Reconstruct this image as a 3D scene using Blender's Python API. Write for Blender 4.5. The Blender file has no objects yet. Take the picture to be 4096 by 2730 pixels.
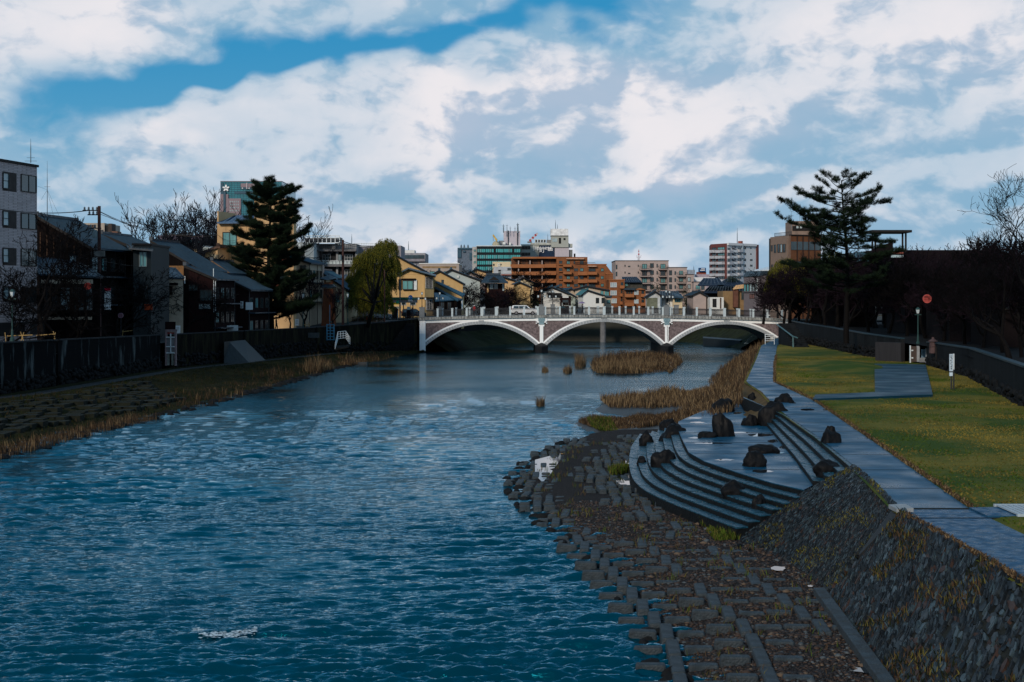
import bpy, math, random
import numpy as np
from mathutils import Vector, noise
R=random.Random(7)
PI=math.pi
S=bpy.context.scene
COL=S.collection
F=6100.0; CX=2048.0; HZ=1200.0; H=7.9
def P(px,py,Y): return Vector(((px-CX)*Y/F, Y, H-(py-HZ)*Y/F))
def G(px,py,z=0.0):
    Y=(H-z)*F/(py-HZ); return Vector(((px-CX)*Y/F,Y,z))
def XP(px,Y): return (px-CX)*Y/F
def ZP(py,Y): return H-(py-HZ)*Y/F
# ---------- camera
cam=bpy.data.objects.new('camera',bpy.data.cameras.new('camera')); COL.objects.link(cam)
cam.data.sensor_width=36; cam.data.lens=36*F/4096; cam.data.shift_y=-165/4096
cam.location=(0,0,H); cam.rotation_euler=(PI/2,0,0)
cam.data.clip_start=.5; cam.data.clip_end=6000
S.camera=cam
# ---------- materials
def nn(nt,t,**k):
    n=nt.nodes.new(t)
    for a,b in k.items():
        if a=='inp':
            for i,v in b.items(): n.inputs[i].default_value=v
        else: setattr(n,a,b)
    return n
def c4(c): return (c[0],c[1],c[2],1)
MC={}
def mat(name,col,rough=.7,spec=.14,var=.35,vs=1.5,col2=None,bump=0,bs=8,metal=0,scale=(1,1,1),coat=0,brick=None,wave=None,rvar=0,thr=None):
    if name in MC: return MC[name]
    m=bpy.data.materials.new(name); m.use_nodes=True; nt=m.node_tree; L=nt.links.new
    b=nt.nodes['Principled BSDF']
    b.inputs['Roughness'].default_value=rough; b.inputs['Specular IOR Level'].default_value=spec; b.inputs['Metallic'].default_value=metal
    if coat: b.inputs['Coat Weight'].default_value=coat; b.inputs['Coat Roughness'].default_value=.15
    tc=nn(nt,'ShaderNodeTexCoord'); mp=nn(nt,'ShaderNodeMapping'); mp.inputs['Scale'].default_value=scale
    L(tc.outputs['Object'],mp.inputs[0])
    n=nn(nt,'ShaderNodeTexNoise',inp={'Scale':vs,'Detail':7.0,'Roughness':.65}); L(mp.outputs[0],n.inputs['Vector'])
    rp=nn(nt,'ShaderNodeMapRange')
    lo,hi=thr if thr else (.3,.7)
    rp.inputs['From Min'].default_value=lo; rp.inputs['From Max'].default_value=hi
    L(n.outputs[0],rp.inputs[0])
    mx=nn(nt,'ShaderNodeMix',data_type='RGBA')
    a=tuple(x*(1-var) for x in col); d=col2 if col2 else tuple(min(1,x*(1+var)) for x in col)
    if col2: a=col
    mx.inputs[6].default_value=c4(a); mx.inputs[7].default_value=c4(d)
    L(rp.outputs[0],mx.inputs[0]); out=mx.outputs[2]
    if brick:
        bt=nn(nt,'ShaderNodeTexBrick'); bt.inputs['Scale'].default_value=1
        bt.inputs['Brick Width'].default_value=brick[0]; bt.inputs['Row Height'].default_value=brick[1]; bt.inputs['Mortar Size'].default_value=brick[2]
        bt.inputs['Color1'].default_value=(1,1,1,1); bt.inputs['Color2'].default_value=(.8,.8,.8,1); k=brick[3]; bt.inputs['Mortar'].default_value=(k,k,k,1)
        m2=nn(nt,'ShaderNodeMapping'); m2.inputs['Rotation'].default_value=brick[4] if len(brick)>4 else (PI/2,0,0)
        L(tc.outputs['Object'],m2.inputs[0]); L(m2.outputs[0],bt.inputs[0])
        mm=nn(nt,'ShaderNodeMix',data_type='RGBA',blend_type='MULTIPLY'); mm.inputs[0].default_value=1
        L(out,mm.inputs[6]); L(bt.outputs[0],mm.inputs[7]); out=mm.outputs[2]
    L(out,b.inputs['Base Color'])
    if rvar:
        r2=nn(nt,'ShaderNodeMapRange'); n2=nn(nt,'ShaderNodeTexNoise',inp={'Scale':vs*.6,'Detail':4.0}); L(mp.outputs[0],n2.inputs['Vector'])
        r2.inputs['From Min'].default_value=.35; r2.inputs['From Max'].default_value=.65
        r2.inputs['To Min'].default_value=max(.04,rough-rvar); r2.inputs['To Max'].default_value=min(1,rough+rvar)
        L(n2.outputs[0],r2.inputs[0]); L(r2.outputs[0],b.inputs['Roughness'])
    if bump:
        n3=nn(nt,'ShaderNodeTexNoise',inp={'Scale':bs,'Detail':5.0}); L(tc.outputs['Object'],n3.inputs['Vector'])
        bp=nn(nt,'ShaderNodeBump',inp={'Strength':bump,'Distance':.05}); L(n3.outputs[0],bp.inputs['Height']); L(bp.outputs[0],b.inputs['Normal'])
    MC[name]=m; return m
# ---------- mesh builder
class MB:
    def __init__(s): s.v=[];s.f=[];s.mi=[];s.m=0
    def add(s,vs,fs):
        o=len(s.v); s.v.extend([tuple(p) for p in vs]); s.f.extend([tuple(i+o for i in q) for q in fs]); s.mi.extend([s.m]*len(fs)); return s
    def box(s,x0,x1,y0,y1,z0,z1):
        return s.add([(x0,y0,z0),(x1,y0,z0),(x1,y1,z0),(x0,y1,z0),(x0,y0,z1),(x1,y0,z1),(x1,y1,z1),(x0,y1,z1)],
          [(0,3,2,1),(4,5,6,7),(0,1,5,4),(1,2,6,5),(2,3,7,6),(3,0,4,7)])
    def hexa(s,a):  # 8 pts bottom4 top4
        return s.add(a,[(0,3,2,1),(4,5,6,7),(0,1,5,4),(1,2,6,5),(2,3,7,6),(3,0,4,7)])
    def obox(s,c,u,v,w):
        c=Vector(c);u=Vector(u);v=Vector(v);w=Vector(w)
        return s.hexa([c-u-v-w,c+u-v-w,c+u+v-w,c-u+v-w,c-u-v+w,c+u-v+w,c+u+v+w,c-u+v+w])
    def prism(s,pts,z0,z1):
        n=len(pts); 
        zz=lambda z,i: z[i] if isinstance(z,(list,tuple)) else z
        vs=[(p[0],p[1],zz(z0,i)) for i,p in enumerate(pts)]+[(p[0],p[1],zz(z1,i)) for i,p in enumerate(pts)]
        fs=[tuple(range(n-1,-1,-1)),tuple(range(n,2*n))]+[(i,(i+1)%n,n+(i+1)%n,n+i) for i in range(n)]
        return s.add(vs,fs)
    def slab(s,q,t):
        """top quad/polygon q, thickness t downwards along z"""
        n=len(q); q=[Vector(p) for p in q]; b=[p-Vector((0,0,t)) for p in q]
        return s.add(b+q,[tuple(range(n-1,-1,-1)),tuple(range(n,2*n))]+[(i,(i+1)%n,n+(i+1)%n,n+i) for i in range(n)])
    def tube(s,a,b,r0,r1=None,n=6,cap=True):
        a=Vector(a);b=Vector(b); r1=r0 if r1 is None else r1
        d=(b-a); 
        if d.length<1e-6: return s
        d.normalize(); u=d.orthogonal().normalized(); w=d.cross(u)
        vs=[a+(u*math.cos(2*PI*i/n)+w*math.sin(2*PI*i/n))*r0 for i in range(n)]+[b+(u*math.cos(2*PI*i/n)+w*math.sin(2*PI*i/n))*r1 for i in range(n)]
        fs=[(i,(i+1)%n,n+(i+1)%n,n+i) for i in range(n)]
        if cap: fs+=[tuple(range(n-1,-1,-1)),tuple(range(n,2*n))]
        return s.add(vs,fs)
    def lathe(s,c,prof,n=12):
        c=Vector(c); vs=[];fs=[]
        for r,z in prof:
            for i in range(n): vs.append(c+Vector((r*math.cos(2*PI*i/n),r*math.sin(2*PI*i/n),z)))
        for j in range(len(prof)-1):
            for i in range(n): fs.append((j*n+i,j*n+(i+1)%n,(j+1)*n+(i+1)%n,(j+1)*n+i))
        fs.append(tuple(range(n-1,-1,-1))); fs.append(tuple(range((len(prof)-1)*n,len(prof)*n)))
        return s.add(vs,fs)
    def build(s,name,mats,parent=None,smooth=False,loc=None,bev=0):
        if not isinstance(mats,(list,tuple)): mats=[mats]
        off=Vector((0,0,0))
        p=parent
        while p is not None: off+=p.location; p=p.parent
        if loc is not None: off=off+Vector(loc)
        me=bpy.data.meshes.new(name); o=bpy.data.objects.new(name,me)
        me.from_pydata([(a[0]-off.x,a[1]-off.y,a[2]-off.z) for a in s.v],[],s.f)
        for m in mats: me.materials.append(m)
        if len(mats)>1: me.polygons.foreach_set('material_index',s.mi)
        if smooth: me.polygons.foreach_set('use_smooth',[True]*len(s.f))
        me.validate(); me.update()
        if loc is not None: o.location=loc
        if parent is not None: o.parent=parent
        COL.objects.link(o)
        if bev:
            b=o.modifiers.new('bevel','BEVEL'); b.width=bev; b.segments=2; b.limit_method='ANGLE'
        return o
def tag(o,label,cat,group=None,kind=None):
    if label: o['label']=label
    if cat: o['category']=cat
    if group: o['group']=group
    if kind: o['kind']=kind
    return o
def thing(name,label,cat,loc=(0,0,0),group=None):
    o=bpy.data.objects.new(name,None); COL.objects.link(o); o.location=loc; o.empty_display_size=.3
    return tag(o,label,cat,group)
def struct(name,mb,m,smooth=False):
    o=mb.build(name,m,None,smooth); o['kind']='structure'; return o
def dup(root,loc=None,rz=None,sc=None,label=None,group=None):
    r=root.copy(); COL.objects.link(r)
    if loc is not None: r.location=loc
    if rz is not None: r.rotation_euler=(0,0,rz)
    if sc is not None: r.scale=sc if isinstance(sc,(tuple,list)) else (sc,sc,sc)
    if label: r['label']=label
    if group: r['group']=group
    for ch in root.children:
        c=ch.copy(); COL.objects.link(c); c.parent=r
        for g in ch.children:
            d=g.copy(); COL.objects.link(d); d.parent=c
    return r
def npmesh(name,V,Fc,m,parent=None,smooth=False,matidx=None):
    """V (n,3), Fc (k,3|4) arrays -> object"""
    me=bpy.data.meshes.new(name); V=np.asarray(V,dtype=np.float32); Fc=np.asarray(Fc,dtype=np.int32)
    k=Fc.shape[1]; n=len(Fc)
    if parent is not None:
        V=V-np.array(parent.location,dtype=np.float32)
    me.vertices.add(len(V)); me.vertices.foreach_set('co',V.ravel())
    me.loops.add(n*k); me.loops.foreach_set('vertex_index',Fc.ravel())
    me.polygons.add(n); me.polygons.foreach_set('loop_start',np.arange(0,n*k,k,dtype=np.int32))
    for x in (m if isinstance(m,(list,tuple)) else [m]): me.materials.append(x)
    if matidx is not None: me.polygons.foreach_set('material_index',np.asarray(matidx,dtype=np.int32))
    if smooth: me.polygons.foreach_set('use_smooth',np.ones(n,dtype=bool))
    me.update(calc_edges=True); me.validate()
    o=bpy.data.objects.new(name,me); COL.objects.link(o)
    if parent is not None: o.parent=parent
    return o
RN=np.random.default_rng(5)
def blades(name,pts,h,w,m,lean=.3,seg=1,hv=.4,matidx=None):
    """pts (n,3): one tapered bent blade each"""
    pts=np.asarray(pts,dtype=float); n=len(pts)
    a=RN.uniform(0,2*PI,n); la=RN.uniform(0,2*PI,n)
    hh=(h*(1-hv+2*hv*RN.random(n))); ll=hh*lean*RN.random(n)
    dx=np.cos(a)*w/2; dy=np.sin(a)*w/2; lx=np.cos(la)*ll; ly=np.sin(la)*ll
    V=np.zeros((n,5,3))
    V[:,0]=pts+np.c_[-dx,-dy,0*dx]; V[:,1]=pts+np.c_[dx,dy,0*dx]
    V[:,2]=pts+np.c_[dx*.8+lx*.35,dy*.8+ly*.35,hh*.6]; V[:,3]=pts+np.c_[-dx*.8+lx*.35,-dy*.8+ly*.35,hh*.6]
    V[:,4]=pts+np.c_[lx,ly,hh]
    b=np.arange(n)[:,None]*5
    T=np.concatenate([b+np.array([[0,1,2]]),b+np.array([[0,2,3]]),b+np.array([[3,2,4]])],0)
    mi=None
    if matidx is not None: mi=np.concatenate([matidx]*3)
    return npmesh(name,V.reshape(-1,3),T,m,None,False,mi)
def in_poly(pts,poly):
    x=pts[:,0];y=pts[:,1];c=np.zeros(len(pts),bool);n=len(poly)
    for i in range(n):
        x1,y1=poly[i][:2];x2,y2=poly[(i+1)%n][:2]
        if y1==y2: continue
        c^=((y1>y)!=(y2>y))&(x<(x2-x1)*(y-y1)/(y2-y1)+x1)
    return c
def scatter(poly,n):
    q=np.array([(p[0],p[1]) for p in poly]); lo=q.min(0);hi=q.max(0)
    out=[]
    tot=0
    while tot<n:
        a=RN.uniform(lo,hi,(n*2,2)); a=a[in_poly(a,q)]; out.append(a); tot+=len(a)
        if len(a)==0: break
    return np.concatenate(out)[:n]
def interp(tab,y):
    """tab [(Y,X)...] ascending Y"""
    if y<=tab[0][0]: 
        (a,b),(c,d)=tab[0],tab[1]; return b+(y-a)*(d-b)/(c-a)
    for (a,b),(c,d) in zip(tab,tab[1:]):
        if y<=c: return b+(y-a)*(d-b)/(c-a)
    (a,b),(c,d)=tab[-2],tab[-1]; return d+(y-c)*(d-b)/(c-a)
# ---------- world
wd=bpy.data.worlds.new("World"); S.world=wd; wd.use_nodes=True
nt=wd.node_tree; L=nt.links.new; bg=nt.nodes['Background']
SUN_EL=math.radians(24); SUN_AZ=math.radians(205)   # azimuth measured clockwise from +Y (the way the camera looks)
sky=nn(nt,'ShaderNodeTexSky'); sky.sky_type='NISHITA'; sky.sun_disc=False; sky.sun_elevation=SUN_EL; sky.sun_rotation=SUN_AZ
tc=nn(nt,'ShaderNodeTexCoord')
sep=nn(nt,'ShaderNodeSeparateXYZ'); L(tc.outputs['Generated'],sep.inputs[0])
def M(op,a,b=None,c=None,clamp=False):
    n=nn(nt,'ShaderNodeMath',operation=op); n.use_clamp=clamp
    for i,x in enumerate((a,b,c)):
        if x is None: continue
        if isinstance(x,(int,float)): n.inputs[i].default_value=x
        else: L(x,n.inputs[i])
    return n.outputs[0]
def mixc(f,a,b,bt='MIX'):
    n=nn(nt,'ShaderNodeMix',data_type='RGBA',blend_type=bt)
    if isinstance(f,(int,float)): n.inputs[0].default_value=f
    else: L(f,n.inputs[0])
    for i,x in ((6,a),(7,b)):
        if isinstance(x,tuple): n.inputs[i].default_value=c4(x)
        else: L(x,n.inputs[i])
    return n.outputs[2]
def sstep(x,a,b):
    n=nn(nt,'ShaderNodeMapRange',interpolation_type='SMOOTHSTEP'); n.inputs[1].default_value=a; n.inputs[2].default_value=b
    L(x,n.inputs[0]); return n.outputs[0]
az=M('ARCTAN2',sep.outputs[0],sep.outputs[1]); el=M('ARCSINE',sep.outputs[2])
def noi(scale,detail,rough,vec,dist=0,out=0):
    n=nn(nt,'ShaderNodeTexNoise',noise_dimensions='2D'); n.inputs['Scale'].default_value=scale; n.inputs['Detail'].default_value=detail; n.inputs['Roughness'].default_value=rough; n.inputs['Distortion'].default_value=dist; L(vec,n.inputs['Vector']); return n.outputs[out]
cv=nn(nt,'ShaderNodeCombineXYZ'); L(az,cv.inputs[0]); L(M('MULTIPLY',el,1.7),cv.inputs[1])
warp=noi(7,3,.6,cv.outputs[0],0,1)
sw=nn(nt,'ShaderNodeSeparateXYZ'); L(warp,sw.inputs[0])
azw=M('ADD',az,M('MULTIPLY',M('SUBTRACT',sw.outputs[0],.5),.16)); elw=M('ADD',el,M('MULTIPLY',M('SUBTRACT',sw.outputs[1],.5),.09))
def ae(px,py): return math.atan((px-CX)/F), math.atan((HZ-py)/F)
def blob(px,py,sx,sy,rot=0):
    a0,e0=ae(px,py); da=M('SUBTRACT',azw,a0); de=M('SUBTRACT',elw,e0)
    c,s=math.cos(rot),math.sin(rot)
    u=M('ADD',M('MULTIPLY',da,c),M('MULTIPLY',de,s)); v=M('SUBTRACT',M('MULTIPLY',de,c),M('MULTIPLY',da,s))
    u=M('DIVIDE',u,sx/F); v=M('DIVIDE',v,sy/F)
    return M('EXPONENT',M('MULTIPLY',M('ADD',M('MULTIPLY',u,u),M('MULTIPLY',v,v)),-1.0))
def addall(l):
    o=None
    for w,b in l:
        t=M('MULTIPLY',b,w); o=t if o is None else M('ADD',o,t)
    return o
def dens(off):
    v=nn(nt,'ShaderNodeVectorMath',operation='ADD'); L(cv.outputs[0],v.inputs[0]); v.inputs[1].default_value=off
    wv=nn(nt,'ShaderNodeVectorMath',operation='MULTIPLY_ADD'); L(noi(13,4,.62,v.outputs[0],0,1),wv.inputs[0]); wv.inputs[1].default_value=(.05,.05,0); L(v.outputs[0],wv.inputs[2])
    a=noi(5.2,5,.5,wv.outputs[0]); b=noi(19,7,.62,wv.outputs[0])
    vo=nn(nt,'ShaderNodeTexVoronoi',feature='F1',voronoi_dimensions='2D'); vo.inputs['Scale'].default_value=21; vo.inputs['Detail'].default_value=2; vo.inputs['Roughness'].default_value=.55; L(wv.outputs[0],vo.inputs['Vector'])
    return M('ADD',M('ADD',M('MULTIPLY',a,.80),M('MULTIPLY',b,.28)),M('MULTIPLY',vo.outputs['Distance'],-.10))
d0=dens((0,0,0)); d1=dens((-.010,.016,0))
cov=M('ADD',M('MULTIPLY',M('SUBTRACT',d0,.50),1.5),.52)
cov=M('ADD',cov,addall([
 (-1.05,blob(700,350,560,130,.28)),(-.9,blob(1500,170,560,110,.14)),(-.5,blob(2150,40,500,90,0)),(.55,blob(330,110,380,170,.1)),
 (-.3,blob(250,620,380,220,0)),(.6,blob(780,560,190,130,.5)),(.5,blob(1150,340,260,150,.5)),(.3,blob(1700,480,560,170,.3)),
 (.42,blob(3000,380,1300,420,0)),(.40,blob(2350,480,800,260,0)),(.25,blob(3800,120,420,300,0)),(-.15,blob(1500,800,900,70,0)),
 (-.22,blob(3000,820,1200,90,0)),(.4,blob(1330,850,130,70,0)),(.3,blob(1700,990,300,60,0)),(.30,blob(2600,1060,900,60,0)),(-.2,blob(3100,700,500,80,.2)),(.2,blob(2050,760,220,50,.1)),(.35,blob(2250,330,300,120,.2))]))
hi=M('SUBTRACT',1.0,sstep(el,.2,.42))   # higher up, outside the picture: mostly clear deep blue
cov=M('MULTIPLY',cov,M('ADD',M('MULTIPLY',hi,.85),.15))
f1=sstep(cov,-.25,.38); f2=sstep(cov,.22,1.35)
emb=M('ADD',M('MULTIPLY',M('SUBTRACT',d0,d1),4.6),.5)
lit=M('ADD',M('MULTIPLY',emb,.6),M('MULTIPLY',noi(11,4,.6,cv.outputs[0]),.45)); lit=M('ADD',lit,addall([(.25,blob(850,520,330,220,.3)),(.22,blob(3500,250,600,260,.2)),(.18,blob(1600,400,450,160,.3)),(.15,blob(2600,520,300,90,.3)),(.2,blob(300,130,300,150,0)),(-.22,blob(3000,680,700,160,0)),(-.12,blob(2100,560,300,120,.2)),(-.15,blob(500,800,500,120,0)),(-.18,blob(2500,150,350,120,0)),(.15,blob(2000,780,250,50,0))]))
blue=mixc(sstep(el,0,.19),(.13,.40,.60),(.0,.25,.52))
blue=mixc(sstep(el,.2,.7),blue,(.01,.20,.44))
nis=nn(nt,'ShaderNodeVectorMath',operation='SCALE'); nis.inputs[3].default_value=.1; L(sky.outputs[0],nis.inputs[0])
blue=mixc(.10,blue,nis.outputs[0])
grey=mixc(sstep(lit,.3,.72),(.26,.45,.62),(.48,.60,.72))
white=mixc(sstep(lit,.34,.70),(.42,.52,.66),(.84,.81,.84))
colr=mixc(f1,blue,grey); colr=mixc(f2,colr,white)
below=sstep(el,-.02,0.0)
colr=mixc(below,(.03,.05,.06),colr)
L(colr,bg.inputs[0]); bg.inputs[1].default_value=1.0
sl=bpy.data.lights.new('sun','SUN'); sl.energy=2.8; sl.angle=math.radians(8); sl.color=(1,.86,.72)
so=bpy.data.objects.new('sun',sl); COL.objects.link(so)
d=Vector((math.sin(SUN_AZ)*math.cos(SUN_EL),math.cos(SUN_AZ)*math.cos(SUN_EL),math.sin(SUN_EL)))
so.rotation_euler=d.to_track_quat('Z','Y').to_euler(); so.location=(0,0,60)
S.view_settings.view_transform='Standard'; S.view_settings.look='None'; S.view_settings.gamma=1; S.view_settings.exposure=0
# ---------- palette
concrete=mat('concrete',(.16,.16,.15),.8,var=.5,bump=.3,bs=14)
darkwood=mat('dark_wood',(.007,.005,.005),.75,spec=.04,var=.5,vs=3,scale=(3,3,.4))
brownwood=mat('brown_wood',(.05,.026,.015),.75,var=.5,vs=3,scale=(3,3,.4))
tile=mat('roof_tile',(.007,.022,.038),.45,spec=.45,var=.5,vs=2.5,rvar=.12)
tileblue=mat('blue_roof_tile',(.012,.048,.082),.42,spec=.45,var=.35,vs=2)
trim=mat('dark_trim',(.012,.011,.011),.6)
metalw=mat('white_metal',(.55,.6,.62),.45,var=.15)
metald=mat('dark_metal',(.02,.022,.025),.45,var=.3)
metalg=mat('green_metal',(.02,.05,.05),.45,var=.3)
glass=mat('window_glass',(.02,.035,.04),.08,spec=.9,var=.6,vs=.6)
glasst=mat('teal_curtain_glass',(.10,.27,.28),.2,spec=.7,var=.4,vs=2,scale=(6,6,.2))
glassp=mat('pale_glass',(.3,.38,.4),.15,spec=.7,var=.3,vs=1)
frame=mat('window_frame',(.035,.03,.028),.5)
framew=mat('pale_window_frame',(.45,.47,.48),.5,var=.1)
bark=mat('bark',(.0035,.003,.003),.85,spec=.1,var=.5,vs=6)
# ================= water
def water():
    rows=[]; 
    py=2900.0
    while py>1312: rows.append(H*F/(py-HZ)); py-= 2.2 if py>1500 else 3.0
    Y=np.array(rows); px=np.concatenate([np.arange(-2600,-300,80),np.arange(-300,4400,7.0),np.arange(4400,6800,80)])
    X=(px[None,:]-CX)*Y[:,None]/F; YY=np.repeat(Y[:,None],len(px),1)
    Z=np.zeros_like(X); rs=np.random.default_rng(3)
    # patchiness from slow waves
    patch=.75+.3*np.sin(X*.21+YY*.12+1)*np.sin(YY*.17-X*.06)+.25*np.sin(X*.07-YY*.05+2)
    for i in range(130):
        lam=.24*(9**rs.random()); th=rs.normal(PI/2+.12,.34); k=2*PI/lam
        kx,ky=k*math.cos(th),k*math.sin(th); dY=np.gradient(-Y)
        dYs=np.abs(np.gradient(Y))[:,None]; fade=np.clip((lam/abs(math.sin(th)+1e-3)-2.2*dYs)/(2*dYs),0,1)
        amp=.0070*lam**.62*fade
        ph=rs.uniform(0,6.28)+.9*np.sin(X*.31*rs.random()+YY*.23*rs.random()+i)
        s=np.sin(kx*X+ky*YY+ph); Z+=1.15*amp*(s+.45*np.sin(2*(kx*X+ky*YY+ph)+.5)+.22*np.sin(3*(kx*X+ky*YY+ph)+.9))
    Z*=np.clip(patch,.35,1.5)
    V=np.stack([X,YY,Z],-1).reshape(-1,3); r,c=X.shape
    idx=np.arange(r*c).reshape(r,c)
    Fc=np.stack([idx[:-1,:-1],idx[:-1,1:],idx[1:,1:],idx[1:,:-1]],-1).reshape(-1,4)
    m=bpy.data.materials.new('river_water'); m.use_nodes=True; nt=m.node_tree; L=nt.links.new; nt.nodes.remove(nt.nodes['Principled BSDF'])
    df=nn(nt,'ShaderNodeBsdfDiffuse'); df.inputs[0].default_value=(.0,.018,.028,1)
    gl=nn(nt,'ShaderNodeBsdfGlossy'); tm=nn(nt,'ShaderNodeMix',data_type='RGBA'); tm.inputs[6].default_value=(.02,.63,.89,1); tm.inputs[7].default_value=(.88,.96,1,1); gl.inputs['Roughness'].default_value=.06
    fz=nn(nt,'ShaderNodeFresnel'); fz.inputs[0].default_value=1.62; mxs=nn(nt,'ShaderNodeMixShader')
    tr=nn(nt,'ShaderNodeMapRange',inp={1:.2,2:.7}); L(fz.outputs[0],tr.inputs[0]); L(tr.outputs[0],tm.inputs[0]); L(tm.outputs[2],gl.inputs[0])
    L(fz.outputs[0],mxs.inputs[0]); L(df.outputs[0],mxs.inputs[1]); L(gl.outputs[0],mxs.inputs[2]); L(mxs.outputs[0],nt.nodes['Material Output'].inputs[0])
    tc=nn(nt,'ShaderNodeTexCoord'); mp=nn(nt,'ShaderNodeMapping'); mp.inputs['Scale'].default_value=(.6,1.7,1); mp.inputs['Rotation'].default_value=(0,0,.15); L(tc.outputs['Object'],mp.inputs[0])
    n1=nn(nt,'ShaderNodeTexNoise',inp={'Scale':2.6,'Detail':6.0,'Roughness':.66,'Distortion':.8}); L(mp.outputs[0],n1.inputs['Vector'])
    n2=nn(nt,'ShaderNodeTexNoise',inp={'Scale':.07,'Detail':3.0}); L(tc.outputs['Object'],n2.inputs['Vector'])
    mr=nn(nt,'ShaderNodeMapRange',inp={1:.35,2:.65,3:.25,4:1.0}); L(n2.outputs[0],mr.inputs[0])
    # flatter water downstream, where the river runs slower before the bridge
    sp=nn(nt,'ShaderNodeSeparateXYZ'); L(tc.outputs['Object'],sp.inputs[0])
    mf=nn(nt,'ShaderNodeMapRange',inp={1:40.0,2:170.0,3:.8,4:.5}); L(sp.outputs[1],mf.inputs[0])
    mm=nn(nt,'ShaderNodeMath',operation='MULTIPLY'); L(mr.outputs[0],mm.inputs[0]); L(mf.outputs[0],mm.inputs[1])
    bp=nn(nt,'ShaderNodeBump',inp={'Distance':.12}); L(mm.outputs[0],bp.inputs['Strength']); L(n1.outputs[0],bp.inputs['Height']); L(bp.outputs[0],gl.inputs['Normal']); L(bp.outputs[0],fz.inputs['Normal'])
    o=npmesh('river_water',V,Fc,m,None,True); o['kind']='structure'
water()
foam=mat('foam',(.38,.47,.52),.6,var=.2)
def ripplefoam(px,py,w,h,n,seed):
    r=random.Random(seed); mb=MB()
    for i in range(n):
        a=r.uniform(-1,1); x=px+a*w; y=py+h*(.9-a*a*1.2)+r.gauss(0,7)
        p=G(x,y,.06); s=r.uniform(.008,.035)
        q=[p+Vector((s*2.2*math.cos(t)*r.uniform(.5,1.2),s*math.sin(t),r.uniform(0,.02))) for t in (0,1.2,2.4,3.6,4.9)]
        mb.add(q,[(0,1,2,3,4)])
    o=mb.build('foam',foam); tag(o,None,None,None,'stuff')
    return o
tag(ripplefoam(900,2525,125,16,330,1),'white foam breaking on the river over a sunken stone','foam')
# ================= river bed / base ground
gm=mat('far_ground',(.03,.03,.025),.9,var=.4,vs=.2)
mb=MB(); mb.add([(-900,-20,-1.2),(900,-20,-1.2),(900,3000,-1.2),(-900,3000,-1.2)],[(0,1,2,3)]); struct('riverbed',mb,gm)
# ---------- bank lines, (Y,X)
WLEFT=[(20,-31),(76.7,-25.8),(93.6,-24.7),(110.5,-23.2),(141.7,-21.7),(177.8,-20.1),(195,-17.6),(229,-14.5),(262,-12.2),(380,-6)]
WALL=[(20,-50),(98,-39),(107,-36),(148,-34),(176,-29.5),(204,-25),(222,-18.2),(229,-13.9)]
WTOP=[(98,5.0),(107,4.83),(148,4.45),(204,4.22),(222,4.62),(229,5.0)]
WBOT=[(98,1.25),(107,1.25),(148,1.23),(204,.9),(222,.6),(229,.3)]
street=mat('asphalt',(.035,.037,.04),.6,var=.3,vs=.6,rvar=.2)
mossg=mat('bank_grass',(.006,.008,.004),.95,spec=.03,var=.5,vs=1.3,col2=(.024,.022,.008),bump=.8,bs=5)
stonedark=mat('dark_bank_stone',(.008,.009,.010),.85,spec=.06,var=.6,vs=2.2,bump=.8,bs=4)
# left upper street
def strip(name,L1,L2,z1,z2,m,y0,y1,n=30,jit=0):
    """sheet between two (Y,X) lines"""
    mb=MB(); vs=[];fs=[]
    for i in range(n+1):
        y=y0+(y1-y0)*i/n
        zz1=interp(z1,y) if isinstance(z1,list) else z1; zz2=interp(z2,y) if isinstance(z2,list) else z2
        vs+= [(interp(L1,y),y,zz1),(interp(L2,y),y,zz2)]
    for i in range(n): fs.append((2*i,2*i+1,2*i+3,2*i+2))
    mb.add(vs,fs); return mb
SZ=[(20,3.7),(204,3.7),(229,4.9),(250,5.0),(300,4.4)]
mb=strip('street',[(0,-400),(900,-400)],WALL,SZ,SZ,street,20,229,40); struct('left_street',mb,street)
# lower riverside path ledge + grass slope on the left
LEDGE=[(y,x+3.4) for y,x in WALL[:-2]]+[(222,-16.4),(229,-13.0)]
LB=[(98,1.25),(148,1.2),(204,.85),(229,.28)]
mb=strip('g',WALL,LEDGE,LB,LB,mossg,20,229,60); struct('left_bank_grass',mb,mossg)
pth=mat('bank_path',(.016,.018,.020),.6,var=.3,rvar=.2)
pa=[(y,x+1.5) for y,x in WALL[:-2]]+[(222,-17.6),(229,-13.6)]; pb=[(y,x+2.9) for y,x in WALL[:-2]]+[(222,-16.8),(229,-13.2)]
LBp=[(a,b+.006) for a,b in LB]
mb=strip('g',pa,pb,LBp,LBp,pth,20,215,60); struct('left_bank_path',mb,pth)
def bumpy(L1,L2,z1,z2,y0,y1,n,m,amp,dy=.12,seed=0,sh=1):
    vs=[];fs=[]
    for i in range(n+1):
        y=y0+(y1-y0)*i/n; a=interp(L1,y); b=interp(L2,y); za=interp(z1,y); zb=interp(z2,y)
        for j in range(m+1):
            t=j/m; x=a+(b-a)*t; z=za+(zb-za)*(t**sh)
            z+=amp*noise.noise(Vector((x*1.1+seed,y*.8,seed)))*(1 if 0<j else 0)
            vs.append((x,y,z))
    for i in range(n):
        for j in range(m): k=i*(m+1)+j; fs.append((k,k+1,k+m+2,k+m+1))
    mb=MB(); mb.add(vs,fs); return mb
WL2=[(y,x+.9) for y,x in WLEFT]
mb=bumpy(LEDGE,WL2,LB,[(20,-.25),(400,-.25)],20,229,300,22,.28,seed=4); struct('left_bank_slope',mb,mossg,True)
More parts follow.
